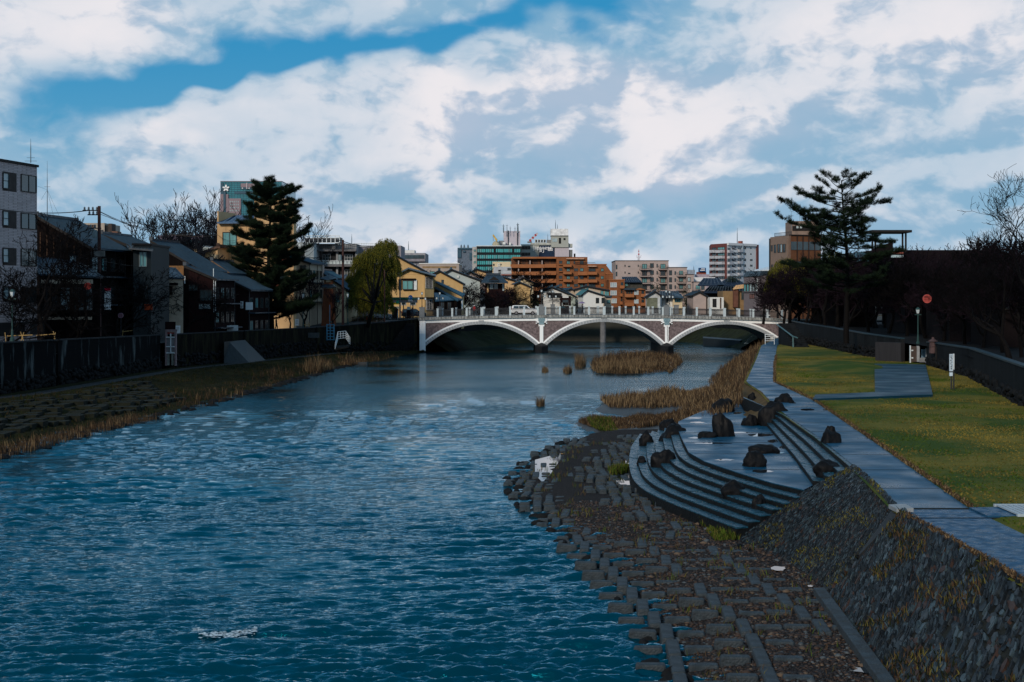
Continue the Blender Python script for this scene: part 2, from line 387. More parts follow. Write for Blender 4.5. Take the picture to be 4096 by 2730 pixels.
# stepped stone revetment on the near left bank
mst=MB()
for k in range(6):
    for i in range(46):
        y=70+i*1.25; 
        if y>124-k*1.5: continue
        x0=interp(LEDGE,y); x1=interp(WLEFT,y); t=.12+k*.11; x=x0+(x1-x0)*t; z=1.25*(1-t)+.12
        s=R.uniform(.85,1.15)
        x+=R.uniform(-.25,.25); mst.box(x,x+R.uniform(.6,1.1),y,y+1.1*s,z-.5,z+R.uniform(-.16,.08))
tag(mst.build('stone_steps',mat('mossy_stone',(.008,.010,.006),.85,spec=.15,var=.6,vs=1.5,bump=.6)),'mossy stone steps stepping down the near left riverbank','stone steps')
# stones along the left waterline
def rockmesh(mb,c,sx,sy,sz,seed,sub=1,rough=.35,sink=.25):
    phi=(1+5**.5)/2
    vs=[Vector(v).normalized() for v in [(-1,phi,0),(1,phi,0),(-1,-phi,0),(1,-phi,0),(0,-1,phi),(0,1,phi),(0,-1,-phi),(0,1,-phi),(phi,0,-1),(phi,0,1),(-phi,0,-1),(-phi,0,1)]]
    fs=[(0,11,5),(0,5,1),(0,1,7),(0,7,10),(0,10,11),(1,5,9),(5,11,4),(11,10,2),(10,7,6),(7,1,8),(3,9,4),(3,4,2),(3,2,6),(3,6,8),(3,8,9),(4,9,5),(2,4,11),(6,2,10),(8,6,7),(9,8,1)]
    for _ in range(sub):
        cache={};nf=[]
        def mid(a,b):
            k=(min(a,b),max(a,b))
            if k not in cache: vs.append(((vs[a]+vs[b])/2).normalized()); cache[k]=len(vs)-1
            return cache[k]
        for a,b,c2 in fs:
            ab,bc,ca=mid(a,b),mid(b,c2),mid(c2,a); nf+=[(a,ab,ca),(b,bc,ab),(c2,ca,bc),(ab,bc,ca)]
        fs=nf
    out=[]
    for v in vs:
        n=1+rough*noise.noise(v*1.3+Vector((seed*7.1,seed*3.3,1)))+rough*.4*noise.noise(v*3.5+Vector((seed,2,seed)))
        p=Vector((v.x*sx*n,v.y*sy*n,v.z*sz*n)); 
        if p.z<-sink*sz: p.z=-sink*sz
        out.append(Vector(c)+p)
    mb.add(out,fs)
mbr=MB()
for i in range(150):
    y=R.uniform(66,190); x=interp(WLEFT,y)+R.uniform(-.6,.7); rockmesh(mbr,(x,y,-.02),R.uniform(.2,.6),R.uniform(.2,.6),R.uniform(.1,.28),i,1)
tag(mbr.build('waterline_stones',stonedark,None,False),'dark loose stones lining the left waterline','stones',None,'stuff')
# ---------- left retaining wall, in panels
wallc=mat('stained_concrete',(.004,.005,.006),.9,spec=.03,var=.2,vs=1.4,col2=(.12,.14,.145),scale=(.6,.6,.14),bump=.3,bs=10,thr=(.55,.75))
wallc2=mat('mossy_concrete',(.004,.004,.004),.9,spec=.03,var=.2,vs=1.2,col2=(.030,.028,.014),scale=(1,1,.2),bump=.4,thr=(.45,.75))
cap=mat('wall_cap',(.016,.02,.024),.7,spec=.1,var=.4)
def wallpanel(name,label,cat,ys,mt,wall=WALL,top=WTOP,bot=WBOT,th=.35,band=None,capm=cap,side=1,stone=None):
    t=thing(name,label,cat,(interp(wall,ys[0]),ys[0],interp(bot,ys[0])))
    a=MB();c=MB();s=MB()
    for y0,y1 in zip(ys,ys[1:]):
        xs=[interp(wall,y0),interp(wall,y1)]; b=[interp(bot,y0)-.6,interp(bot,y1)-.6]; tt=[interp(top,y0),interp(top,y1)]
        pl=[(xs[0],y0),(xs[1],y1),(xs[1]-th*side,y1),(xs[0]-th*side,y0)]
        if side>0: pl=pl[::1]
        a.prism(pl,[b[0],b[1],b[1],b[0]],[tt[0],tt[1],tt[1],tt[0]])
        pc=[(xs[0]+.06*side,y0),(xs[1]+.06*side,y1),(xs[1]-(th+.06)*side,y1),(xs[0]-(th+.06)*side,y0)]
        c.prism(pc,[tt[0],tt[1],tt[1],tt[0]],[tt[0]+.1,tt[1]+.1,tt[1]+.1,tt[0]+.1])
        if stone:
            n=int((y1-y0)*stone[1])
            for i in range(n):
                u=R.random(); y=y0+(y1-y0)*u; x=xs[0]+(xs[1]-xs[0])*u; zb=interp(bot,y); z=zb+R.random()**1.2*stone[0]
                rockmesh(s,(x+.05*side,y,z),R.uniform(.1,.2),R.uniform(.18,.36),R.uniform(.13,.24),R.randrange(9999),1,.4,2)
    a.build('wall_face',mt,t); c.build('coping',capm,t)
    if stone: s.build('stone_facing',stonedark,t,True)
    return t
wallpanel('retaining_wall','streaked grey concrete river wall at the far left, stained white at its top','retaining wall',[70,90,107,118.5],wallc,stone=(.9,9))
wallpanel('retaining_wall','dark river wall with pale drips left of the pink sluice gate','retaining wall',[119,134,147.5],wallc,stone=(1.1,10))
wallpanel('retaining_wall','black mossy river wall between the pink sluice gate and the big pine','retaining wall',[150,160,171.5],wallc2,stone=(1.2,9))
wallpanel('retaining_wall','olive stained river wall below the big left pine','retaining wall',[172,182,199.5],wallc2,stone=(1.5,14))
wallpanel('retaining_wall','dark river wall under the willow next to the bridge','retaining wall',[200,208,215,222,228.4],wallc2,stone=(1.2,8))
# concrete apron on the wall (light wedge) 
w0=P(880,1362,170); w1=P(920,1450,168.0); mb=MB()
x0=interp(WALL,166.0)
mb.hexa([(x0+.3,163,1.1),(x0+2.6,165.2,1.1),(interp(WALL,172)+2.4,171.6,1.1),(interp(WALL,171.8)+.3,171.8,1.1),
         (x0+.32,163.2,3.4),(x0+.42,165.2,3.4),(interp(WALL,171)+.45,170.2,3.4),(interp(WALL,171)+.35,171,3.4)])
tag(mb.build('concrete_buttress',mat('wet_concrete',(.016,.022,.026),.5,var=.35,vs=2,scale=(2,2,.3))),'smooth leaning concrete buttress against the river wall left of the pine','buttress')
# reeds / tussocks helpers
reedm=[mat('reed_brown',(.055,.034,.018),.9,var=.4,vs=3),mat('reed_tan',(.16,.112,.06),.9,var=.3,vs=3),mat('reed_dark',(.030,.020,.013),.9,var=.4)]
grassm=[mat('grass_green',(.040,.066,.006),.9,var=.4,vs=2),mat('grass_olive',(.085,.075,.018),.9,var=.35,vs=2),mat('grass_dark',(.008,.012,.004),.9,var=.3)]
def reeds(label,poly,n,h,w,z=0.0,mats=reedm,prob=(.45,.22,.33),lean=.45,clump=.55,name='dry_reeds',cat='reeds',hf=None):
    q=scatter(poly,n)
    # clumping
    nz=np.array([noise.noise(Vector((a*.9,b*.55,3.3))) for a,b in q]); q=q[nz>-clump]; nz=nz[nz>-clump]
    zz=np.full(len(q),z) if not callable(z) else np.array([z(a,b) for a,b in q])
    mi=RN.choice(3,len(q),p=prob)
    nz2=np.array([noise.noise(Vector((a*.35,b*.16,7.7))) for a,b in q]); hh=h*(.85+.7*nz+.8*nz2)*RN.uniform(.5,1.15,len(q)); hh=np.maximum(hh,h*.15)
    o=blades(name,np.c_[q,zz],hh,w,mats,lean,matidx=mi); tag(o,label,cat,None,'stuff'); return o
def lz(x,y):
    a=interp(LEDGE,y); b=interp(WLEFT,y)+.9; t=min(1,max(0,(x-a)/(b-a+1e-6))); return interp(LB,y)*(1-t)-.25*t+.02
lsl=[(interp(LEDGE,y),y) for y in range(60,228,6)]; lwl=[(interp(WLEFT,y)+.6,y) for y in range(226,58,-6)]
reeds('tangle of mossy green and brown grass covering the left riverbank slope',lsl+lwl,24000,.18,.05,lz,[mat('bank_green',(.014,.020,.004),.9,spec=.1),mat('bank_brown',(.030,.020,.009),.9,spec=.1),grassm[2]],(.3,.25,.45),.8,.5,'bank_grass','grass')
reeds('dry tan reeds along the left waterline',[(interp(WLEFT,y)-1.3,y) for y in range(60,104,4)]+[(interp(WLEFT,y)+.7,y) for y in range(102,58,-4)],4500,.42,.03,0,reedm,(.45,.12,.43))
reeds('scattered dry weeds half way up the left bank',[(interp(WLEFT,y)-3.5,y) for y in range(110,215,6)]+[(interp(WLEFT,y)+.5,y) for y in range(212,108,-6)],5500,.5,.035,lz,reedm,(.25,.08,.67),.6,-.05)
reeds('rusty bush of reeds at the left waterline below the blue sluice gate',[(-20.8,181),(-19,181),(-18,190),(-20.5,190)],900,1.2,.04,.1,reedm,(.6,.2,.2))
reeds('reddish brown dry grass by the left waterline under the pine',[(-22.6,164),(-20.6,164),(-20.0,172),(-22,172)],900,1.1,.04,.1,reedm,(.5,.4,.1))
# ================= right bank
ZP_=2.4; ZPL=1.65
PL=[(20,10.0),(29.7,9.97),(39.5,10.05),(50.15,11.3),(61.4,12.3),(77,13.4),(90.9,14.9),(102.3,15.7),(141.6,22.7),(184,30.1),(232,41)]   # path, river side
PR=[(20,12.0),(35.7,12.0),(40.4,12.07),(59,14.0),(83.9,16.5),(102,17.5),(127,21.8),(184,32.0),(232,43.4)]
RW=[(20,22.5),(78.4,26.3),(108,32.4),(129,35),(149,34.4),(170,35.6),(190,36.4),(205,37.6),(229,42.5)]  # upper retaining wall
lawnm=mat('lawn_grass',(.024,.050,.001),.95,var=.3,vs=.13,col2=(.17,.125,.016),bump=1.0,bs=7,thr=(.42,.64))
pavem=mat('wet_sky_tint_paving',(.001,.052,.105),.4,spec=.2,var=.35,vs=.9,rvar=.16,bump=.12,bs=60)  # blue of the reflected sky is put into the base colour
pavem2=mat('wet_rough_sky_tint_paving',(.003,.050,.110),.42,spec=.22,var=.5,vs=6,rvar=.2,bump=.35,bs=30)  # rough variant, reflected sky blue likewise painted into the colour
jointm=mat('paving_joint',(.008,.012,.014),.7)
mb=strip('g',PL,RW,ZP_-.03,ZP_-.03,lawnm,20,232,90); 
# mound beside the ramp
mb=MB(); vs=[];fs=[];n=150;m=46
for i in range(n+1):
    y=20+(232-20)*i/n; a=interp(PL,y)-.15; b=interp(RW,y)+.3
    for j in range(m+1):
        t=j/m; x=a+(b-a)*t; z=ZP_-.03
        dpath=x-interp(PR,y)
        if dpath>0: z+=min(.06,dpath*.1)+.05*noise.noise(Vector((x*.4,y*.3,0)))+.45*math.exp(-((x-27.5)/2.2)**2-((y-124)/8)**2)
        vs.append((x,y,z))
for i in range(n):
    for j in range(m): k=i*(m+1)+j; fs.append((k,k+1,k+m+2,k+m+1))
mb.add(vs,fs); struct('lawn',mb,lawnm,True)
zl=ZP_+.0
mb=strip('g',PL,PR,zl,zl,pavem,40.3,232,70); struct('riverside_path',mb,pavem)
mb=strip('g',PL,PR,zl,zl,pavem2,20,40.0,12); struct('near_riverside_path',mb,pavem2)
mb=MB()
for y in (38.4,40.15): mb.box(interp(PL,y)+.05,interp(PR,y)+(1.6 if y<39 else 0),y-.035,y+.035,zl-.02,zl+.012)
yy=44.5
while yy<150:
    mb.box(interp(PL,yy)+.05,interp(PR,yy),yy-.03,yy+.03,zl-.02,zl+.006); yy+=4.8
struct('path_joints',mb,jointm)
# strip of rough paving that leaves to the right with a drain grate
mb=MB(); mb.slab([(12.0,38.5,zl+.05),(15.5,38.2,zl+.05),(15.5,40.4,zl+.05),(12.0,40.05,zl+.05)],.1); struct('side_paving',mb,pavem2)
mb=MB()
g0=G(3990,2032,2.47); 
for i in range(26): mb.box(12.75+i*.14,12.75+i*.14+.09,38.35,40.2,zl+.07,zl+.11)
for yy in (38.35,40.2): mb.box(12.7,16.4,yy-.05,yy+.05,zl+.05,zl+.115)
tag(mb.build('drain_grate',mat('galvanised',(.3,.36,.4),.45,var=.2)),'ribbed metal drain grate across the lawn edge at the right','drain grate')
# ramp up to the opening in the wall
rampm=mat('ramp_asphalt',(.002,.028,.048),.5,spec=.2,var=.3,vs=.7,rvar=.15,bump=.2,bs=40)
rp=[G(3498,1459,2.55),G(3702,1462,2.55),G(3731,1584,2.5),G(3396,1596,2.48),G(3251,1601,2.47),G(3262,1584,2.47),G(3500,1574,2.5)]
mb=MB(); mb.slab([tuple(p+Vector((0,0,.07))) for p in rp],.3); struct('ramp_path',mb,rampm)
# ---- steps and plaza
plaza=[G(x,y,ZPL) for x,y in [(2955,1614),(2810,1645),(2714,1687),(2712,1718),(2723,1746),(2755,1810),(2819,1846),(2955,1892),(3092,1933),(3215,1960),(3251,1942),(3183,1846),(3055,1692)]]
inner=[G(x,y,ZPL) for x,y in [(2712,1700),(2714,1722),(2723,1746),(2736,1780),(2755,1810),(2785,1832),(2819,1846),(2885,1871),(2955,1892),(3092,1933),(3230,1966)]]
zt=[ZPL-.17*(k) for k in range(0,7)]
outer=[G(x,y,.63) for x,y in [(2560,1735),(2525,1785),(2517,1820),(2516,1855),(2521,1890),(2532,1919),(2568,1956),(2637,1992),(2730,2030),(2830,2068),(2945,2112)]]
stepm=mat('wet_skylit_tread',(.005,.042,.070),.33,spec=.4,var=.85,vs=7,rvar=.2,bump=.9,bs=14)  # treads: sky light on the wet tops is painted in as blue
riserm=mat('step_riser_shade',(.0035,.005,.006),.7,var=.5,vs=5,bump=.8,bs=9)  # risers: same steps in near black, their shade put into the colour
st=thing('stone_steps','curved wet stone steps fanning from the plaza down to the river gravel','stone steps',tuple(outer[5]))
def resamp(L,n):
    d=[0]
    for a,b in zip(L,L[1:]): d.append(d[-1]+(b-a).length)
    out=[]
    for i in range(n):
        s=d[-1]*i/(n-1)
        for j in range(len(L)-1):
            if s<=d[j+1]+1e-9: 
                u=(s-d[j])/(d[j+1]-d[j]); out.append(L[j].lerp(L[j+1],u)); break
        else: out.append(L[-1].copy())
    return out
def smooth(L,k=2):
    for _ in range(k): L=[L[0]]+[(L[i-1]+L[i]*2+L[i+1])/4 for i in range(1,len(L)-1)]+[L[-1]]
    return L
NI=56
inn=smooth(resamp(inner,NI),3); out=smooth(resamp(outer,NI),3)
curves=[]
for k in range(7):   # k=0 plaza edge .. 6 outermost edge
    t=k/6; curves.append([inn[i].lerp(out[i],t) for i in range(NI)])
for k in range(1,7):
    z=zt[k]; mbt=MB(); a=curves[k-1]; b=curves[k]
    vs=[];fs=[]
    for i in range(NI-1):
        # individual tread stones, slightly uneven
        j1=R.uniform(-.012,.012)
        q=[(a[i].x,a[i].y),(a[i+1].x,a[i+1].y),(b[i+1].x,b[i+1].y),(b[i].x,b[i].y)]
        mx=sum(p[0] for p in q)/4; my=sum(p[1] for p in q)/4
        g=.975; q=[(mx+(p[0]-mx)*(g),my+(p[1]-my)*(g)) for p in q]
        mbt.prism(q,z-.035,z+j1)
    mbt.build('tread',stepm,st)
    mr=MB()
    for i in range(NI-1):
        o_=Vector((.03,.0,0))
        q=[(a[i].x,a[i].y),(a[i+1].x,a[i+1].y),(b[i+1].x-.0,b[i+1].y),(b[i].x,b[i].y)]
        mx=sum(p[0] for p in q)/4; my=sum(p[1] for p in q)/4
        mr.prism([(mx+(p[0]-mx)*.999,my+(p[1]-my)*.999) for p in q],z-.9 if k<6 else -.5,z-.036)
    mr.build('riser',riserm,st)
mb=MB(); mb.prism([(p.x,p.y) for p in reversed(plaza)],.2,ZPL-.03); struct('plaza_base',mb,riserm)
def shrink(L,g):
    cx=sum(p.x for p in L)/len(L); cy=sum(p.y for p in L)/len(L); return [(cx+(p.x-cx)*g,cy+(p.y-cy)*g) for p in L]
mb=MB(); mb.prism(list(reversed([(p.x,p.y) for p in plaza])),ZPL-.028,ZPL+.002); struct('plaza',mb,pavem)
mb=MB()
for py in (1650,1700,1732,1771,1817,1880):
    a=G(2700,py,ZPL); xs=[]
    pl=[(p.x,p.y) for p in plaza]
    y=a.y
    for (x1,y1),(x2,y2) in zip(pl,pl[1:]+pl[:1]):
        if (y1>y)!=(y2>y): xs.append(x1+(x2-x1)*(y-y1)/(y2-y1))
    if len(xs)>=2: mb.box(min(xs)+.1,max(xs)-.1,y-.04,y+.04,ZPL-.01,ZPL+.007)
struct('plaza_joints',mb,jointm)
puddle=mat('puddle',(.01,.015,.02),.03,spec=1.0,var=.1)
def pud(px,py,w,h,z,seed,name='puddle'):
    r=random.Random(seed); mb=MB(); c=G(px,py,z); vs=[]
    for i in range(18):
        t=2*PI*i/18; k=r.uniform(.65,1.1); q=G(px+w*k*math.cos(t),py+h*k*math.sin(t),z); vs.append(tuple(q))
    mb.add(vs[::-1],[tuple(range(18))]); return mb
for i,(x,y,w,h) in enumerate([(3040,1741,52,7),(2950,1731,45,3),(3090,1765,22,7),(2780,1673,34,3),(2950,1653,20,4),(2790,1690,30,3),(2845,1774,85,3),(3110,1812,30,4),(3130,1790,14,8),(2900,1840,45,4),(3050,1886,50,6),(2780,1752,30,4),(3230,1639,30,5),(3170,1612,18,3),(3300,1640,10,2)]):
    z=ZPL+.008 if x<3160 and y>1640 or y==1673 else zl+.009
    struct('puddle',pud(x,y,w,h,z,i),puddle)
# upper steps between plaza and path
us=thing('stone_steps','straight wet stone steps rising from the plaza to the riverside path','stone steps',(10,50,ZPL))
pe=[G(x,y,ZPL) for x,y in [(2960,1612),(3055,1692),(3183,1846),(3251,1942)]]
te=[Vector((interp(PL,y),y,0)) for y in (78,66,54,50.3)]
te=[G(2975,1590,ZP_)]+[Vector((interp(PL,y),y,0)) for y in (72,61,50.3)]
pe=resamp([Vector((p.x,p.y,0)) for p in pe],40); te=resamp([Vector((p.x,p.y,0)) for p in te],40)
for k in range(1,5):
    z=ZPL+.1875*k-(.0 if k<4 else .004)
    mt_=MB(); mr=MB()
    for i in range(39):
        a0=pe[i].lerp(te[i],(k-1)/3.4);a1=pe[i+1].lerp(te[i+1],(k-1)/3.4); b0=pe[i].lerp(te[i],k/3.4 if k<4 else 1.03);b1=pe[i+1].lerp(te[i+1],k/3.4 if k<4 else 1.03)
        q=[(a0.x,a0.y),(b0.x,b0.y),(b1.x,b1.y),(a1.x,a1.y)]
        mx=sum(p[0] for p in q)/4; my=sum(p[1] for p in q)/4
        mt_.prism([(mx+(p[0]-mx)*.98,my+(p[1]-my)*.98) for p in q],z-.035,z+R.uniform(-.01,.01)-(.012 if k==4 else 0))
        mr.prism(q,.2,z-.036)
    mt_.build('tread',stepm,us); mr.build('riser',riserm,us)
# ---- gravel apron
gravm=mat('gravel_ground',(.012,.009,.008),.9,var=.7,vs=9,bump=1.0,bs=22)
EDGE=[(20,2.9),(30.5,3.05),(35,3.3),(39.8,2.85),(45.7,2.3),(52,1.3),(58,.4),(64,-.1),(68,-.1),(73,.6),(79,1.5),(84,2.9),(90,4.2)]
TOE=[(20,7.1),(29.9,7.55),(39.8,8.2),(45.7,7.9),(49,7.3),(56,6.4),(62,6),(70,7),(75,7.6),(84,9.4),(90,12)]
def apz(x,y):
    e=interp(EDGE,y); t=(x-e)/2.2
    return -.05+.3*min(1,max(0,t))+.03*noise.noise(Vector((x,y,0)))-.12*math.exp(-((x-4.2)**2/2+((y-66)/6)**2)*1.0)-.0
vs=[];fs=[];mb=MB();n=150;m=30
for i in range(n+1):
    y=20+70*i/n; a=interp(EDGE,y)-.2; b=interp(TOE,y)+.6
    for j in range(m+1):
        x=a+(b-a)*j/m; vs.append((x,y,apz(x,y)))
for i in range(n):
    for j in range(m): k=i*(m+1)+j; fs.append((k,k+1,k+m+2,k+m+1))
mb.add(vs,fs); struct('gravel_bank',mb,gravm,True)
# pebbles
def pebbles():
    pts=[]
    n=30000; y=22+ (58-22)*RN.random(n)**1.35; x=np.array([RN.uniform(interp(EDGE,a)+.3,interp(TOE,a)+.1) for a in y])
    z=np.array([apz(a,b) for a,b in zip(x,y)])
    base=np.array([[1,0,0],[0,1,0],[-1,0,0],[0,-1,0],[0,0,1],[.7,.7,.5],[-.7,.7,.5],[-.7,-.7,.5],[.7,-.7,.5]],float)
    T=np.array([[0,5,8],[5,4,8],[0,1,5],[1,6,5],[5,6,4],[1,2,6],[2,7,6],[6,7,4],[2,3,7],[3,8,7],[7,8,4],[3,0,8]])
    s=.018+.035*RN.random(n)**2+(.06*(RN.random(n)>.985)); a=RN.uniform(0,6.28,n); ex=RN.uniform(.9,1.8,n)
    c,sn=np.cos(a)[:,None],np.sin(a)[:,None]
    bx=base[None,:,0]*ex[:,None]; by=base[None,:,1]
    V=np.stack([(bx*c-by*sn)*s[:,None]+x[:,None],(bx*sn+by*c)*s[:,None]+y[:,None],base[None,:,2]*s[:,None]*.75+z[:,None]],-1)
    Fc=(np.arange(n)[:,None,None]*9+T[None]).reshape(-1,3)
    ms=[mat('pebble_dark',(.016,.014,.014),.6,var=.3),mat('pebble_brown',(.04,.025,.018),.6,var=.3),mat('pebble_tan',(.085,.06,.04),.6,var=.3),mat('pebble_grey',(.05,.06,.065),.5,var=.3)]
    mi=np.repeat(RN.choice(4,n,p=(.5,.34,.08,.08)),len(T))
    o=npmesh('pebbles',V.reshape(-1,3),Fc,ms,None,True,mi); tag(o,'brown and grey river pebbles filling the cells of the concrete apron','pebbles',None,'stuff')
pebbles()
# concrete revetment blocks
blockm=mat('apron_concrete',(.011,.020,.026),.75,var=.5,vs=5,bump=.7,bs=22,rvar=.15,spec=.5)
def blockproto(seed,L_=1.8,W=1.5,kind=0):
    r=random.Random(seed); mb=MB(); 
    def bar(x0,x1,y0,y1,h,tap=.06):
        mb.hexa([(x0,y0,-.5),(x1,y0,-.5),(x1,y1,-.5),(x0,y1,-.5),(x0+tap,y0+tap*.6,h),(x1-tap,y0+tap*.6,h),(x1-tap,y1-tap*.6,h),(x0+tap,y1-tap*.6,h)])
    bar(-.2,.2,-W*(.5 if kind==0 else .44),W*(.5 if kind==0 else .44),.0)
    if kind==0:
        bar(-L_/2,-.19,-.17,.17,-.006); bar(.19,L_/2,-.17,.17,-.006)
    else:
        for s in (-1,1):
            bar(-L_*.5,-.19,s*W*.27-.17,s*W*.27+.17,-.01,.1); bar(.15,L_*.5,s*W*.27-.17,s*W*.27+.17,-.01,.1)
    o=mb.build('concrete_block',blockm,None,False,loc=(0,0,0)); b=o.modifiers.new('bevel','BEVEL'); b.width=.045; b.segments=2
    return o
protos=[blockproto(1,1.86,1.53),blockproto(2,1.5,1.75,1),blockproto(3,1.4,1.9,1)]
for p in protos: tag(p,'dark concrete revetment block of the interlocking apron at the river edge','concrete block','concrete blocks of the riverside apron')
def blabel(x,y,e):
    return None
bcount=0
first=[True]*3
def putblock(i,x,y,z,rz):
    global bcount
    o=protos[i] if first[i] else protos[i].copy()
    if not first[i]: COL.objects.link(o)
    first[i]=False; o.location=(x,y,z); o.rotation_euler=(R.uniform(-.02,.02),R.uniform(-.03,.03),rz); bcount+=1; return o
y=23.0
while y<48.5:
    e=interp(EDGE,y); t=interp(TOE,y)-.45; c=0
    x=e+.35
    while x<t-.2:
        edge=(c==0)
        if y>41 and not edge and R.random()<.3: z=.22
        else: z=(.34 if y<40 else .30) if not edge else .20
        putblock(0,x,y,z+R.uniform(-.015,.015),-.06); x+=1.8; c+=1
    y+=1.56
row=0
while y<85:
    e=interp(EDGE,y); t=min(interp(TOE,y)-.8, e+7.5); x=e+.45+(.7 if row%2 else 0); c=0
    lim=t if y<56 else min(t,e+ (6.2 if y<74 else 6.6))
    while x<lim:
        putblock(1+(row+c)%2,x,y,(.20 if c<2 else .37)+R.uniform(-.07,.05),-.04+R.uniform(-.1,.1)); x+=1.5; c+=1
    y+=1.95; row+=1
# pools left between the blocks and the steps
for i,pl in enumerate([[(2500,1830),(2545,1828),(2545,1855),(2518,1862),(2495,1870),(2500,1850)],[(2450,1905),(2520,1898),(2545,1935),(2590,1980),(2560,1985),(2500,1950),(2455,1920)],[(2140,1840),(2215,1820),(2240,1840),(2200,1900),(2170,1930),(2140,1900)],[(2450,1860),(2470,1835),(2485,1850),(2470,1875)]]):
    mb=MB(); mb.add([tuple(G(x,y,.285 if i!=2 else .19)) for x,y in pl][::-1],[tuple(range(len(pl)))]); struct('pool',mb,puddle)
for i,(x,y,w,h) in enumerate([(3470,2680,60,14),(3115,2274,34,10),(2958,2180,16,5),(2995,2194,10,5),(3240,2345,12,5),(2885,2080,60,8)]):
    z=apz(*G(x,y,.25)[:2])+.055
    struct('puddle',pud(x,y,w,h,z,i+40),puddle)
# gutter kerb along the slope toe
mb=MB(); gl=[(20,6.75),(29.9,7.2),(39.5,7.8)]
for i in range(14):
    ya=20+19.5*i/14; yb=20+19.5*(i+1)/14-.02; a=interp(gl,ya); b=interp(gl,yb)
    mb.hexa([(a,ya,-.2),(a+.3,ya,-.2),(b+.3,yb,-.2),(b,yb,-.2),(a,ya,.45),(a+.3,ya,.46),(b+.3,yb,.46),(b,yb,.45)])
tag(mb.build('kerb',blockm,None,bev=.02),'long wet concrete kerb at the foot of the slate slope','kerb')
# ---- slate slopes
slopem=mat('slope_soil',(.012,.014,.012),.9,var=.5,bump=1,bs=8)
slate=[mat('slate_dark',(.008,.011,.014),.55,var=.4,vs=4,rvar=.15),mat('slate_grey',(.017,.024,.029),.5,var=.35,vs=4,rvar=.15),mat('slate_blue',(.035,.055,.065),.45,var=.25,vs=4),mat('slate_brown',(.035,.021,.017),.6,var=.3)]
def idx60(L):
    o=[]
    for i in range(60):
        u=i/59*(len(L)-1); k=min(len(L)-2,int(u)); o.append(L[k].lerp(L[k+1],u-k))
    return o
def slope(name,label,tab,n,ln,wd_,probs,nm,seed):
    """tab: list of (top Vector, toe Vector) along the bank"""
    r=random.Random(seed); mb=MB(); vs=[];fs=[]
    t=thing(name,label,'stone slope',tuple(tab[0][1]))
    back=Vector((.6,0,-.4))
    A_=idx60([x[0] for x in tab]); B_=idx60([x[1] for x in tab])
    for i in range(60):
        for j in range(9): vs.append(B_[i].lerp(A_[i],j/8))
    for i in range(59):
        for j in range(8): k=i*9+j; fs.append((k,k+9,k+10,k+1))
    mb.add(vs,fs); n0=len(mb.v)
    mb.build('slope_face',slopem,t)
    tops=idx60([x[0] for x in tab]); toes=idx60([x[1] for x in tab])
    s=MB()
    for i in range(n):
        u=r.random()*58.999; v=r.random(); k=int(u); f=u-k
        A=tops[k].lerp(tops[k+1],f); B=toes[k].lerp(toes[k+1],f); p=B.lerp(A,v)
        al=(tops[k+1]-tops[k]).normalized(); up=(A-B).normalized(); nrm=al.cross(up).normalized()
        if nrm.z<0: nrm=-nrm
        ang=r.gauss(.5,.25); d1=(al*math.cos(ang)*-1+up*math.sin(ang)).normalized(); d2=nrm.cross(d1)
        tilt=r.gauss(.3,.18); nn_=(nrm*math.cos(tilt)+d2*math.sin(tilt)).normalized(); d2b=nn_.cross(d1)
        l=ln*r.uniform(.5,1.35)/2; w=wd_*r.uniform(.6,1.3)/2
        s.m=r.choices(range(4),probs)[0]
        c=p+nrm*.02; x0=c-d1*l; x1=c+d1*l
        q=[x0,c-d1*l*.4-d2b*w,c+d1*l*.5-d2b*w*.9,x1,c+d1*l*.45+d2b*w,c-d1*l*.5+d2b*w*.9]
        th=nn_*r.uniform(.02,.045)
        s.add([a_+th for a_ in q]+[a_-nrm*.05 for a_ in q],[(0,1,2,3,4,5),(0,6,7,1),(1,7,8,2),(2,8,9,3),(3,9,10,4),(4,10,11,5),(5,11,6,0)])
    s.build(nm,slate,t)
    return tops,toes
V3=Vector
tA=[(V3((11.35,50.6,ZP_)),V3((6.9,49.6,.2))),(V3((11.0,47,ZP_)),V3((7.9,46,.22))),(V3((10.6,43.5,ZP_)),V3((8.25,43,.22))),(V3((10.2,40.4,ZP_)),V3((8.35,40.0,.25)))]
slope('stone_slope','shaded slope of small slate stones between the steps and the drain outlet',tA,6500,.27,.105,(.42,.38,.14,.06),'slate_stones',3)
tB=[(V3((10.02,39.3,ZP_)),V3((8.2,39.3,.25))),(V3((9.95,36,ZP_)),V3((7.85,35.5,.25))),(V3((9.95,30,ZP_)),V3((7.55,29.5,.25))),(V3((9.9,20,ZP_)),V3((7.3,20,.25)))]
slope('stone_slope','near slope of jagged grey slate stones below the path at the lower right',tB,3300,.42,.16,(.38,.4,.14,.08),'slate_stones',4)
# drain outlet wedge between the slopes
mb=MB(); mb.hexa([(8.9,39.35,.9),(9.15,39.9,.9),(10.25,40.2,1.6),(10.15,39.35,1.6),(8.95,39.35,1.3),(9.1,39.9,1.3),(10.1,40.25,ZP_+.05),(10.05,39.4,ZP_+.05)])
dr=thing('drain_outlet','black concrete drain outlet set between the two slate slopes','drain',(10,39.8,2))
mb.build('channel',mat('black_concrete',(.012,.013,.014),.6),dr)
mb=MB(); mb.obox((10.15,39.8,ZP_+.06),(.22,0,.01),(0,.42,0),(0,0,.05)); mb.build('lid',mat('pale_concrete',(.22,.24,.25),.6,var=.2),dr)
